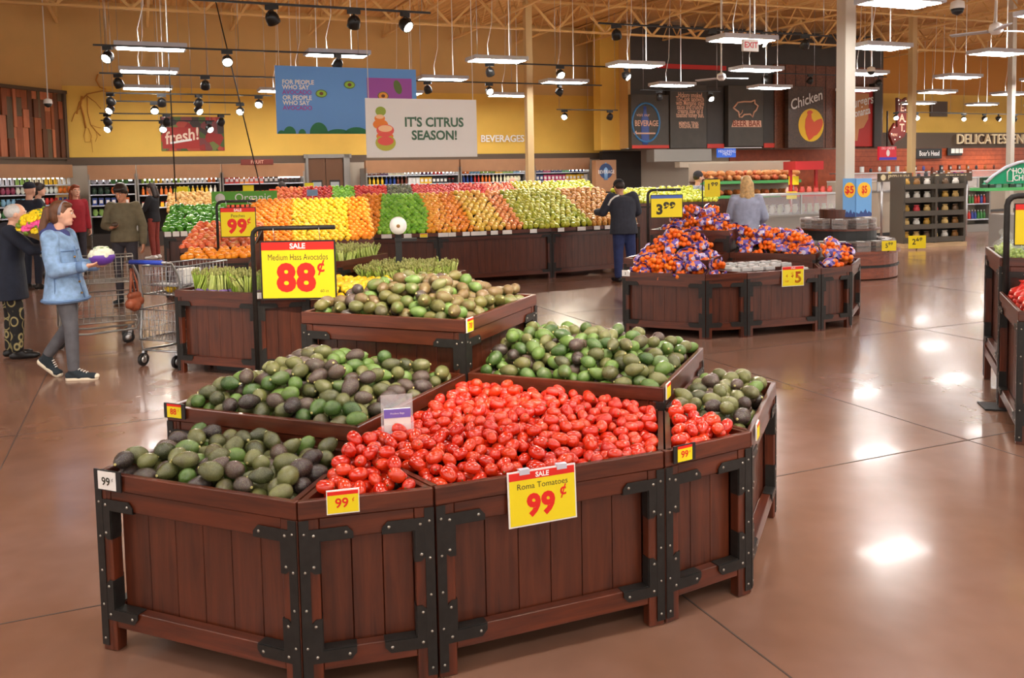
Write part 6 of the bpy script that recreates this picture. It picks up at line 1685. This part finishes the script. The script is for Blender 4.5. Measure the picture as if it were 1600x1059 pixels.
def person(label, loc, head_deg, H, J=None, top='navy', legs='denimd', shoe='blackp', hair=None, hairm=None, skin='skin', voxel=.011, headyaw=0, headpitch=0, headroll=0,
           bulk=1.0, hem=.82, flare=1.0, legr=1.0, hands=None, sleeve=1.0, group='shoppers', eyes=True, collar=None, neckh=0.0):
    k = H / 1.75
    D = {'pel': (0, 0, .95), 'chest': (0, 0, 1.26), 'neck': (-.01, 0, 1.47), 'head': (.025, 0, 1.635)}
    for s_, y in (('L', 1), ('R', -1)):
        D.update({'sh' + s_: (-.01, .175 * y, 1.415), 'el' + s_: (-.03, .225 * y, 1.13), 'wr' + s_: (.04, .235 * y, .89), 'hip' + s_: (0, .09 * y, .92), 'kn' + s_: (.01, .1 * y, .5), 'an' + s_: (-.02, .1 * y, .09), 'toe' + s_: (.15, .115 * y, .035)})
    D.update(J or {})
    P = {n: Vector(v) * k for n, v in D.items()}
    t = thing('person', loc, R(head_deg), label, 'person', group)
    hm = Matrix.Translation(P['head']) @ Matrix.Rotation(R(headyaw), 4, 'Z') @ Matrix.Rotation(R(headpitch), 4, 'Y') @ Matrix.Rotation(R(headroll), 4, 'X') @ Matrix.Scale(k, 4)
    h = lambda *p: hm @ Vector(p)
    B = [('e', (0, 0, .0), (.096, .076, .112), hm), ('e', (.035, 0, -.06), (.058, .054, .06), hm), ('e', (.07, 0, -.095), (.024, .026, .02), hm),
         ('c', h(.09, 0, .012), .009 * k, h(.112, 0, -.028), .0135 * k), ('e', (.085, 0, -.064), (.014, .024, .011), hm), ('e', (.08, 0, .03), (.018, .05, .014), hm),
         ('e', (-.005, .078, -.012), (.02, .011, .032), hm), ('e', (-.005, -.078, -.012), (.02, .011, .032), hm), ('c', P['neck'] - Vector((0, 0, .04)), .056 * k, h(-.01, 0, -.06), .05 * k)]
    ch, pe = P['chest'], P['pel']
    B += [('e', ch, (.1 * k, .145 * k, .17 * k)), ('e', pe, (.1 * k, .14 * k, .12 * k)), ('c', ch, .1 * k, pe, .1 * k)]
    for s_ in 'LR':
        B += [('c', P['sh' + s_], .05 * k, P['el' + s_], .04 * k), ('c', P['el' + s_], .038 * k, P['wr' + s_], .027 * k), ('c', P['hip' + s_], .08 * k, P['kn' + s_], .05 * k),
              ('c', P['kn' + s_], .05 * k, P['an' + s_], .036 * k), ('c', ch + Vector((0, 0, .12 * k)), .06 * k, P['sh' + s_], .05 * k)]
        f = (P['wr' + s_] - P['el' + s_]).normalized(); hd = (hands or {}).get(s_, (None, None, .5))
        d = Vector(hd[0]) if hd[0] else f; pn = Vector(hd[1]) if hd[1] else Vector((0, -1 if s_ == 'L' else 1, 0))
        B += hand_parts(P['wr' + s_], d, pn, k, hd[2], 1 if s_ == 'L' else -1)
    body = blob(B, min(voxel, .007 if eyes else .012), 'body', skin, t, 2)
    if eyes:
        for y in (-1, 1):
            w = MB(); w.ball((0, 0, 0), (.007, .013, .008), 10, 7, 0, hm @ Matrix.Translation((.0905, .032 * y, .008))); w.ball((0, 0, 0), (.004, .006, .006), 8, 6, 1, hm @ Matrix.Translation((.0965, .032 * y, .008))); w.build('eye', ['eyew', 'iris'], t)
            w = MB(); w.path([h(.09, .016 * y, .032), h(.094, .033 * y, .037), h(.083, .054 * y, .03)], .0045 * k, 6); w.build('eyebrow', hairm or 'iris', t)
        w = MB(); w.ball((0, 0, 0), (.006, .021, .007), 10, 6, 0, hm @ Matrix.Translation((.096, 0, -.064))); w.build('lips', 'lip', t)
    # trousers
    L = [('e', pe, (.118 * k * bulk, .158 * k * bulk, .13 * k))]
    for s_ in 'LR':
        an = P['an' + s_] + (P['kn' + s_] - P['an' + s_]).normalized() * .03 * k
        L += [('c', P['hip' + s_], .095 * k * legr, P['kn' + s_], .068 * k * legr), ('c', P['kn' + s_], .068 * k * legr, an, .054 * k * legr)]
    blob(L, voxel, 'trousers', legs, t)
    for s_ in 'LR':
        a, b_ = P['an' + s_], P['toe' + s_]; d = (b_ - a); heel = a - Vector((d.x, d.y, 0)).normalized() * .045 * k + Vector((0, 0, -.045 * k))
        o = blob([('c', heel, .04 * k, b_, .034 * k), ('c', a, .048 * k, heel.lerp(b_, .45), .042 * k), ('e', b_, (.05 * k, .044 * k, .033 * k))], .009, 'shoe', shoe[0] if isinstance(shoe, tuple) else shoe, t, 2)
        if isinstance(shoe, tuple):
            dn = Vector((0, 0, -1)); dd = (b_ - heel).normalized(); upv = (Vector((0, 0, 1)) - dd * dd.z).normalized()
            blob([('c', heel - upv * .03 * k, .022 * k, b_ - upv * .022 * k + dd * .03 * k, .022 * k), ('c', heel - upv * .03 * k, .036 * k, b_ - upv * .02 * k, .034 * k)], .008, 'sole', shoe[1], o, 1)
            blob([('e', b_ + dd * .03 * k, (.03 * k, .036 * k, .026 * k))], .007, 'toe_cap', shoe[1], o, 1)
            w = MB()
            sd = dd.cross(upv)
            for j in range(4):
                c = heel.lerp(b_, .42 + .11 * j) + upv * (.062 - .009 * j) * k; w.path([c - sd * .022, c + upv * .006, c + sd * .022], .005, 5)
            w.build('laces', 'white', o)
    # top: one shell lofted from hem to neck, with sleeves grown into it
    nk = P['neck']; sh = (P['shL'] + P['shR']) / 2; hz = hem * k
    sec = [(Vector((pe.x, pe.y, hz)), .142 * flare, .182 * flare), (Vector((pe.x, pe.y, hz + .1 * k)), .138 * (1 + (flare - 1) * .7), .176 * (1 + (flare - 1) * .7)),
           (pe.lerp(ch, .45), .124, .158), (ch + Vector((0, 0, -.02 * k)), .13, .172), (ch.lerp(sh, .6), .124, .178), (sh + Vector((0, 0, .0)), .098, .15), (sh.lerp(nk, .6) + Vector((0, 0, .01 * k)), .076, .1), (nk, .064, .066)]
    w = MB(); vs = []; n_ = 22
    for c, rx, ry in sec:
        g = bulk if rx > .08 else 1.0
        vs += [(c.x + rx * k * g * math.cos(2 * math.pi * i / n_), c.y + ry * k * g * math.sin(2 * math.pi * i / n_), c.z) for i in range(n_)]
    fs = [(i * n_ + j, i * n_ + (j + 1) % n_, (i + 1) * n_ + (j + 1) % n_, (i + 1) * n_ + j) for i in range(len(sec) - 1) for j in range(n_)]
    fs += [tuple(range(n_ - 1, -1, -1)), tuple((len(sec) - 1) * n_ + j for j in range(n_))]
    Tt = [('m', vs, fs)]
    for s_ in 'LR':
        wr = P['wr' + s_] + (P['el' + s_] - P['wr' + s_]).normalized() * .01
        Tt += [('c', sh.lerp(P['sh' + s_], .3) - Vector((0, 0, .03 * k)), .075 * k, P['sh' + s_], .064 * k * sleeve), ('c', P['sh' + s_], .066 * k * sleeve, P['el' + s_], .056 * k * sleeve), ('c', P['el' + s_], .056 * k * sleeve, wr, .043 * k * sleeve)]
    blob(Tt, voxel, 'top', top, t, 3)
    if collar: blob([('c', P['neck'] + Vector((-.05 * k, 0, .02)), .066 * k, P['neck'] + Vector((.06 * k, 0, -.045 * k)), .06 * k), ('e', P['neck'] + Vector((-.075 * k, 0, -.02)), (.085 * k, .115 * k, .062 * k))], .01, 'hood', collar, t, 3)
    hp = []
    cap = [('e', (-.022, 0, .03), (.1, .086, .103), hm), ('e', (-.05, 0, -.02), (.065, .08, .09), hm)]
    if hair == 'short': hp = cap + [('e', (-.015, 0, .045), (.108, .094, .1), hm), ('e', (.05, 0, .08), (.058, .076, .04), hm), ('e', (.0, .08, .02), (.03, .02, .045), hm), ('e', (.0, -.08, .02), (.03, .02, .045), hm)]
    elif hair == 'long': hp = cap + [('c', h(-.06, .05, .0), .05 * k, h(-.07, .065, -.2), .045 * k), ('c', h(-.06, -.05, .0), .05 * k, h(-.07, -.065, -.2), .045 * k), ('c', h(-.08, 0, -.02), .06 * k, h(-.1, 0, -.2), .05 * k), ('e', (.04, 0, .085), (.055, .07, .035), hm)]
    elif hair == 'pony': hp = cap + [('c', h(-.1, 0, .045), .026 * k, h(-.135, 0, .03), .03 * k), ('c', h(-.135, 0, .03), .034 * k, h(-.165, 0, -.16), .042 * k), ('c', h(-.165, 0, -.16), .042 * k, h(-.15, .0, -.36), .028 * k), ('c', h(-.15, 0, -.36), .028 * k, h(-.135, 0, -.46), .01 * k), ('e', (.03, 0, .085), (.06, .07, .03), hm)]
    elif hair == 'fringe': hp = [('e', (-.025, 0, .02), (.1, .086, .09), hm)]
    if hp: blob(hp, .009, 'hair', hairm, t, 2)
    return t, P, hm, k
M['denim'] = cloth('light_denim', rgb(134, 166, 204), .3, 15); M['grejean'] = cloth('grey_jean', rgb(92, 92, 98), .2, 10); M['navy'] = cloth('navy_cloth', rgb(30, 36, 52)); M['olive'] = cloth('olive_knit', rgb(110, 102, 80))
M['slate'] = cloth('dark_slate', rgb(56, 54, 62)); M['maroon'] = cloth('maroon_cloth', rgb(138, 60, 50)); M['blackc'] = cloth('black_cloth', rgb(30, 30, 34)); M['navyj'] = cloth('navy_jean', rgb(44, 58, 104), .2, 10)
M['jack'] = cloth('charcoal_jacket', rgb(48, 52, 64)); M['greyt'] = cloth('grey_jersey', rgb(156, 164, 188)); M['redt'] = cloth('red_top', rgb(150, 26, 38)); M['hood'] = cloth('navy_hood', rgb(58, 64, 116)); M['lav'] = cloth('lavender_cloth', rgb(190, 120, 200))
M['brownj'] = cloth('brown_jacket', rgb(120, 98, 80)); M['hbrown'] = mat('hair_brown', rgb(70, 44, 32), .5, var=.35, scale=30, stretch=(1, 1, .15)); M['hchest'] = mat('hair_chestnut', rgb(100, 62, 38), .5, var=.4, scale=40, stretch=(1, 1, .12))
M['hgrey'] = mat('hair_silver', rgb(200, 198, 196), .5, var=.15, scale=40); M['hdark'] = mat('hair_dark', rgb(46, 34, 30), .5, var=.3, scale=30); M['hred'] = mat('hair_red', rgb(140, 66, 34), .5, var=.3, scale=30); M['hblond'] = mat('hair_blond', rgb(196, 160, 106), .5, var=.3, scale=30)
M['sneak'] = cloth('dark_canvas', rgb(34, 44, 52)); M['rubber'] = mat('cream_rubber', rgb(232, 222, 200), .6)
def loop_cloth():
    m, N, L, b_ = new_mat('black_gold_loop_print')
    tc = N.new('ShaderNodeTexCoord'); v = N.new('ShaderNodeTexVoronoi'); v.inputs['Scale'].default_value = 8.5; v.inputs['Randomness'].default_value = .5
    L.new(tc.outputs['Object'], v.inputs['Vector']); r = N.new('ShaderNodeValToRGB'); e = r.color_ramp.elements
    e.new(.5); e.new(.6)
    for i, (p_, c) in enumerate(((.0, rgb(26, 25, 26)), (.46, rgb(26, 25, 26)), (.52, rgb(190, 176, 120)), (.6, rgb(26, 25, 26)))): e[i].position = p_; e[i].color = c
    L.new(v.outputs['Distance'], r.inputs[0]); L.new(r.outputs[0], b_.inputs['Base Color']); b_.inputs['Roughness'].default_value = .8; return m
M['loops'] = loop_cloth()
# woman walking with the cauliflower
p0 = gz(112, 588); p0 = Vector((p0.x, 8.0, 0))
t, P, hm, k = person('woman in a pale denim jacket with a long ponytail, walking and holding a cauliflower', p0, 4, 1.66,
    {'pel': (.03, 0, .95), 'chest': (0, 0, 1.22), 'neck': (-.02, 0, 1.45), 'head': (.035, 0, 1.615), 'shR': (-.02, -.17, 1.39), 'elR': (.03, -.235, 1.08), 'wrR': (.30, -.20, 1.115), 'shL': (0, .17, 1.39), 'elL': (.05, .22, 1.1), 'wrL': (.28, .12, 1.09),
     'hipR': (.03, -.085, .93), 'knR': (.1, -.09, .52), 'anR': (.1, -.085, .09), 'toeR': (.28, -.085, .035), 'hipL': (.02, .085, .93), 'knL': (.02, .09, .52), 'anL': (-.22, .09, .22), 'toeL': (-.13, .09, .045)},
    'denim', 'grejean', ('sneak', 'rubber'), 'pony', 'hchest', headpitch=4, headyaw=12, bulk=1.16, hem=.76, flare=1.22, sleeve=1.25, hands={'R': ((1, .05, .12), (0, .35, 1), .35), 'L': ((1, -.1, .1), (0, -.3, 1), .4)}, collar='hood', voxel=.01)
w = MB(); w.path([hm @ Vector((.055 * math.cos(a) - .0 + (-.01), .089 * math.sin(a), .075 * math.cos(a) + .01)) if False else hm @ Vector((.02 - .06 * math.cos(a) * 0 + .03 * math.cos(a), .088 * math.cos(a), .125 * math.sin(a) - .01)) for a in [i * math.pi / 12 for i in range(13)]], .014 * k, 8); w.build('headband', cloth('grey_headband', rgb(130, 126, 136)), t)
jk = [c for c in t.children if c.name.startswith('top')][0]
M['seam'] = cloth('denim_seam', rgb(100, 130, 172)); M['brass'] = mat('brass_button', rgb(170, 130, 80), .3, .8)
def ring_at(x, z, rx, ry, r_, m_, nm):
    w = MB(); w.path([(x + rx * math.cos(i * .3142), ry * math.sin(i * .3142), z) for i in range(20)], r_, 6, 0, True); w.build(nm, m_, jk)
ring_at(.03 * k, .785 * k, .142 * 1.22 * 1.16 * k * 1.0, .182 * 1.22 * 1.16 * k, .013, 'seam', 'hem_band')
ring_at(.0 * k, 1.26 * k, .132 * 1.16 * k, .172 * 1.16 * k, .006, 'seam', 'yoke_seam')
w = MB(); f = (P['wrR'] - P['elR']).normalized(); w.tube(P['wrR'] - f * .06, P['wrR'] - f * .005, .058 * k, 14, .054 * k); w.build('cuff', 'seam', jk)
w = MB(); w.path([(.16 * k, -.06, 1.3 * k), (.165 * k, -.05, 1.15 * k), (.19 * k, -.05, .95 * k), (.23 * k, -.05, .8 * k)], .006, 6); w.path([(.02, -.17 * 1.16 * k, 1.25 * k), (.02, -.175 * 1.16 * k, 1.05 * k), (.03, -.215 * k * 1.1, .8 * k)], .005, 6); w.build('seam', 'seam', jk)
for z in (1.2, 1.08, .96, .85):
    w = MB(); w.ball(((.165 + (1.2 - z) * .14) * k, -.075, z * k), .011, 8, 6); w.build('button', 'brass', jk)
hand = t.matrix_basis @ (P['wrR'] + Vector((.13, .07, .085)))
c_ = thing('cauliflower', hand, 0, 'white cauliflower in a purple wrapper held by the woman in denim', 'cauliflower')
cm = mat('cauliflower_curd', rgb(226, 230, 208), .8, bump=1.0, bscale=70); r_ = random.Random(3)
B = [('e', (0, 0, 0), (.105, .1, .082))]
for i in range(46):
    a, e_ = r_.uniform(0, 6.28), r_.uniform(.0, 1.4); B.append(('e', (.098 * math.cos(a) * math.cos(e_), .095 * math.sin(a) * math.cos(e_), .075 * math.sin(e_)), (.022, .022, .02)))
blob(B, .006, 'curd', cm, c_, 1)
w = MB(); w.lathe([(.03, -.085), (.085, -.06), (.11, -.02), (.112, .0), (.107, .012)], 18); w.build('wrapper', mat('purple_film', rgb(104, 66, 170), .3), c_)
w = MB()
for i in range(5): w.ball((.05 * math.cos(i * 1.3), .05 * math.sin(i * 1.3), .078), (.02, .012, .004), 8, 5)
w.build('leaf', mat('cauli_leaf', rgb(130, 170, 90), .6), c_)
# older shopper with the bouquet
q0 = gz(16, 556); q0 = Vector((at(14, 450, 9.0).x, 9.0, 0))
t, P, hm, k = person('grey-haired person in a long navy jacket and loop-patterned trousers, holding up a bouquet', q0, 28, 1.66,
    {'chest': (.03, 0, 1.25), 'neck': (.05, 0, 1.44), 'head': (.11, 0, 1.585), 'shR': (.04, -.185, 1.4), 'elR': (.24, -.26, 1.2), 'wrR': (.42, -.17, 1.2), 'elL': (.2, .24, 1.2), 'wrL': (.36, .06, 1.36), 'knR': (.06, -.1, .5), 'anR': (.05, -.11, .09), 'toeR': (.22, -.12, .035)},
    'navy', 'loops', 'blackp', 'fringe', 'hgrey', headpitch=6, bulk=1.22, hem=.66, flare=1.12, legr=1.15, sleeve=1.2, hands={'R': ((.8, .5, .2), (-.3, .6, .3), .9), 'L': ((.6, -.5, .6), (.3, -.6, -.2), .9)}, voxel=.011)
bq = at(58, 352, 8.75); c_ = thing('flower_bouquet', bq, 0.0, 'wrapped bouquet of yellow and pink flowers held up by the grey-haired person', 'bouquet')
w = MB(); w.lathe([(.02, -.3), (.05, -.2), (.1, -.04), (.135, .06)], 16, Matrix.Rotation(R(-8), 4, 'Y')); w.f = w.f[:-1]; w.mi = w.mi[:-1]; w.sm = w.sm[:-1]; w.build('wrapping', glass('kraft_film', rgb(200, 176, 110), .3, .75), c_)
c_.scale = (1.25, 1.25, 1.1); c_.rotation_euler = (R(48), 0, 0)
fy, fp, fg = mat('petal_yellow', rgb(246, 214, 30), .6), mat('petal_pink', rgb(240, 90, 160), .6), mat('leaf_bouquet', rgb(120, 150, 50), .6)
for i in range(13):
    a = i * 2.4; d = .03 * math.sqrt(i); z = .1 - d * .5; mm = fp if i in (2, 5, 7) else fy
    w = MB()
    for j in range(9):
        b_ = j * .698; w.ball((d * math.cos(a) + .026 * math.cos(b_), d * math.sin(a) + .026 * math.sin(b_), z + .006), (.02, .02, .008), 7, 5)
    w.ball((d * math.cos(a), d * math.sin(a), z + .012), .014, 8, 5); w.build('flower', mm, c_)
w = MB(); r_ = random.Random(1)
for i in range(26):
    a = r_.uniform(0, 6.28); d = r_.uniform(.02, .13); w.ball((d * math.cos(a), d * math.sin(a), .03 + r_.uniform(0, .05)), (.022, .014, .03), 6, 5)
w.build('greenery', fg, c_)
# man looking at his phone
t, P, hm, k = person('man in an olive sweater and dark trousers looking down at something dark in his hand', (at(196, 400, 13.0).x, 13.0, 0), -84, 1.80,
    {'neck': (.02, 0, 1.47), 'head': (.065, 0, 1.615), 'elR': (-.02, -.27, 1.14), 'wrR': (.22, -.12, 1.12), 'elL': (-.05, .25, 1.13), 'wrL': (.0, .26, .88), 'anL': (-.02, .12, .09), 'knL': (.03, .12, .5)},
    'olive', 'slate', 'sneak', 'short', 'hdark', 'skin2', headpitch=24, headyaw=-8, bulk=1.08, hem=.9, legr=.95, sleeve=1.12, hands={'R': ((.55, .8, .05), (.1, .1, 1), .7), 'L': (None, None, .4)})
ph = t.matrix_basis @ (P['wrR'] + Vector((.09, .1, .05)))
w = MB(); w.ball((0, 0, 0), (.05, .034, .034), 14, 10); o = w.build('avocado', AV['purple'][0].materials[0], loc=ph); tag(o, 'dark avocado held in the hand of the man in the olive sweater', 'avocado')
def simple(label, px, Y, deg, H, **kw): return person(label, (at(px, 300, Y).x, Y, 0), deg, H, **kw)
simple('woman in a black top and maroon trousers standing side-on by the fruit bins', 238, 20.5, 175, 1.78, J={'elR': (.1, -.22, 1.15), 'wrR': (.3, -.15, 1.14), 'elL': (.1, .22, 1.15), 'wrL': (.3, .15, 1.12)}, top='blackc', legs='maroon', shoe='white', hair='long', hairm='hdark', voxel=.014, hem=.86, headpitch=15)
t, P, hm, k = simple('man in a navy cap and navy top seen from behind at the upper left', 45, 15.0, 80, 1.84, top='navy', legs='navy', hair=None, voxel=.014, bulk=1.15, eyes=False)
blob([('e', (-.01, 0, .06), (.104, .086, .075), hm), ('e', (.08, 0, .045), (.06, .07, .014), hm)], .009, 'cap', 'navy', t, 1)
simple('dark-haired person in a dark shirt just right of the navy cap', 59, 17.0, 30, 1.82, top='blackc', legs='slate', hair='short', hairm='hdark', voxel=.014, eyes=False)
simple('red-haired woman in a red top behind the ponytailed woman', 117, 17.5, -40, 1.78, top='redt', legs='slate', hair='long', hairm='hred', voxel=.014)
t, P, hm, k = simple('man in a charcoal jacket with a white shoulder stripe and jeans, reaching for pears', 974, 14.45, 112, 1.75, J={'chest': (.04, 0, 1.25), 'neck': (.09, 0, 1.44), 'head': (.15, 0, 1.57), 'shL': (.06, .2, 1.4), 'elL': (.16, .3, 1.16), 'wrL': (.38, .3, 1.16), 'elR': (.06, -.3, 1.16), 'wrR': (.26, -.26, 1.05), 'anR': (-.02, -.13, .09), 'knR': (.0, -.13, .5), 'anL': (-.02, .12, .09)},
    top='jack', legs='navyj', shoe='blackp', hair='fringe', hairm='hdark', skin='skin2', bulk=1.36, hem=.80, legr=1.25, sleeve=1.35, headpitch=18, eyes=False, voxel=.013)
blob([('e', (-.01, 0, .055), (.106, .09, .085), hm), ('e', (.085, 0, .035), (.065, .072, .014), hm)], .009, 'cap', 'blackc', t, 1)
w = MB(); w.path([P['shL'] + Vector((-.085, -.1, .04)), P['shL'] + Vector((-.098, -.02, .02)), P['shL'] + Vector((-.075, .04, -.03)), P['shL'] + Vector((-.06, .085, -.12))], .016, 6); w.build('white_stripe', 'white', t)
t, P, hm, k = simple('blonde woman in a grey top seen from behind at the clementine island', 1166, 12.75, 82, 1.72, J={'elR': (.0, -.27, 1.14), 'wrR': (.2, -.22, 1.05), 'elL': (.06, .24, 1.15), 'wrL': (.28, .16, 1.1)}, top='greyt', legs='lav', hair='long', hairm='hblond', bulk=1.2, voxel=.013, hem=.82, eyes=False, headyaw=8, sleeve=1.1)
t, P, hm, k = simple('person in a dark beanie and grey-blue top facing right before the bakery rack', 1090, 18.6, 15, 1.80, top='greyt', legs='slate', hair='fringe', hairm='hdark', voxel=.014)
blob([('e', (-.015, 0, .05), (.106, .09, .095), hm)], .009, 'beanie', 'slate', t, 1)
simple('balding man in a brown jacket beyond the long fruit counter', 803, 20.5, 150, 1.76, top='brownj', legs='slate', hair=None, bulk=1.2, voxel=.014, eyes=False)
simple('dark-clothed person with short hair above the Organic sign', 441, 19.5, 100, 1.74, top='blackc', legs='slate', hair='short', hairm='hdark', voxel=.014, eyes=False)

# ------------------------------------------------------------------ shopping trolleys
def grid_panel(w, o, du, dv, nu, nv, r_=.0028):
    o, du, dv = Vector(o), Vector(du), Vector(dv)
    for i in range(nu + 1): a = o + du * (i / nu); w.tube(a, a + dv, r_, 5)
    for j in range(nv + 1): a = o + dv * (j / nv); w.tube(a, a + du, r_, 5)
def trolley(loc, deg, label, grip, wire='chrome'):
    t = thing('shopping_trolley', loc, R(deg), label, 'shopping trolley', 'trolleys')
    W2 = .25
    for nm, x0, x1, z0, z1, n1 in (('upper_basket', .08, .78, .70, .98, 12), ('lower_basket', .0, .86, .26, .56, 14)):
        w = MB(); tp = .03
        for s_ in (-1, 1): grid_panel(w, (x0, s_ * W2, z0), (x1 - x0, -s_ * .05, 0), (0, 0, z1 - z0), n1, 3)
        grid_panel(w, (x0, -W2, z0), (0, 2 * W2, 0), (0, 0, z1 - z0), 12, 3)
        grid_panel(w, (x1, -W2 + .05, z0), (0, 2 * W2 - .1, 0), (0, 0, z1 - z0), 9, 3)
        grid_panel(w, (x0, -W2 + .02, z0), (x1 - x0, 0, 0), (0, 2 * W2 - .04, 0), n1, 8)
        for zz in (z0, z1): w.path([(x0, -W2, zz), (x0, W2, zz), (x1, W2 - .05, zz), (x1, -W2 + .05, zz)], .008, 6, 0, True)
        w.build(nm, wire, t)
    w = MB()
    for s_ in (-1, 1):
        w.path([(-.12, s_ * W2, 1.04), (-.06, s_ * W2, 1.03), (.02, s_ * W2, .9), (.06, s_ * W2, .66), (.02, s_ * W2, .3), (.0, s_ * .22, .16), (.3, s_ * .2, .14), (.78, s_ * .16, .16), (.84, s_ * .17, .3), (.82, s_ * .2, .66)], .0125, 8)
    w.tube((.0, -.22, .16), (.0, .22, .16), .011, 6); w.tube((.78, -.16, .16), (.78, .16, .16), .011, 6); w.build('frame', wire, t)
    w = MB(); w.tube((-.12, -W2, 1.04), (-.12, W2, 1.04), .014, 8); w.build('handle_bar', wire, t)
    w = MB(); w.tube((-.12, -.2, 1.04), (-.12, .2, 1.04), .022, 10); w.build('grip', grip, t)
    w = MB(); grid_panel(w, (.12, -.2, .78), (.02, 0, .2), (0, .4, 0), 4, 8); w.box((.2, 0, .79), (.15, .4, .01)); w.build('child_seat', M.setdefault('seatp', mat('seat_grey', rgb(150, 150, 158), .5)), t)
    for x, y in ((.02, -.21), (.02, .21), (.72, -.15), (.72, .15)):
        w = MB(); w.bar((x, y, .16), (x - .02, y, .06), .03, .04); c_ = w.build('caster_fork', 'steel', t)
        T = Matrix.Translation((x - .025, y, .065)) @ Matrix.Rotation(R(90), 4, 'X')
        w = MB(); w.lathe([(.03, -.013), (.06, -.016), (.065, -.01), (.065, .01), (.06, .016), (.03, .013)], 18, T); w.build('tyre', 'blackp', c_)
        w = MB(); w.lathe([(.01, -.018), (.034, -.016), (.034, .016), (.01, .018)], 14, T); w.build('hub', 'steel', c_)
    return t
tr = trolley((-3.46, 8.42, 0), 68, 'chrome two-tier shopping trolley with a blue grip beside the asparagus bin', M.setdefault('gripb', mat('blue_grip', rgb(40, 70, 190), .4)))
trolley((-5.05, 9.6, 0), 25, 'grey shopping trolley between the grey-haired person and the woman in denim', 'blackp', 'grey')
v = tr.matrix_basis @ Vector((.2, .02, .745)); w = MB(); w.ball((0, 0, 0), (.055, .045, .04), 12, 8); w.ball((.055, 0, 0), .012, 6, 5); tag(w.build('lemon', ys_m, loc=v), 'yellow lemon lying in the upper basket of the blue-gripped trolley', 'lemon')
v = tr.matrix_basis @ Vector((.33, -.1, .83)); w = MB(); w.box((0, 0, 0), (.2, .13, .22)); o = w.build('carton', 'white', loc=v, bevel=.006); o.rotation_euler = (0, 0, R(60)); tag(o, 'white carton standing in the upper basket of the blue-gripped trolley', 'carton')
v = tr.matrix_basis @ Vector((-.02, .27, .8)); t = thing('hand_bag', v, R(70), 'rust-brown soft bag hanging from the left side of the blue-gripped trolley', 'bag')
lm = mat('rust_leather', rgb(150, 78, 50), .5, var=.25, scale=20)
blob([('c', (-.06, 0, -.18), .05, (.06, 0, -.16), .05), ('c', (-.05, 0, -.1), .035, (.05, 0, -.1), .035), ('c', (0, 0, -.2), .06, (0, .01, -.12), .04)], .008, 'pouch', lm, t, 2)
for x in (-.05, .05):
    w = MB(); w.path([(x, 0, -.1), (x * .8, .0, .02), (x * .2, .02, .16), (x * -.2, .03, .05), (x * -.6, .02, -.08)], .011, 6); w.build('strap', lm, t)
bpy.data.scenes.remove(_scratch)
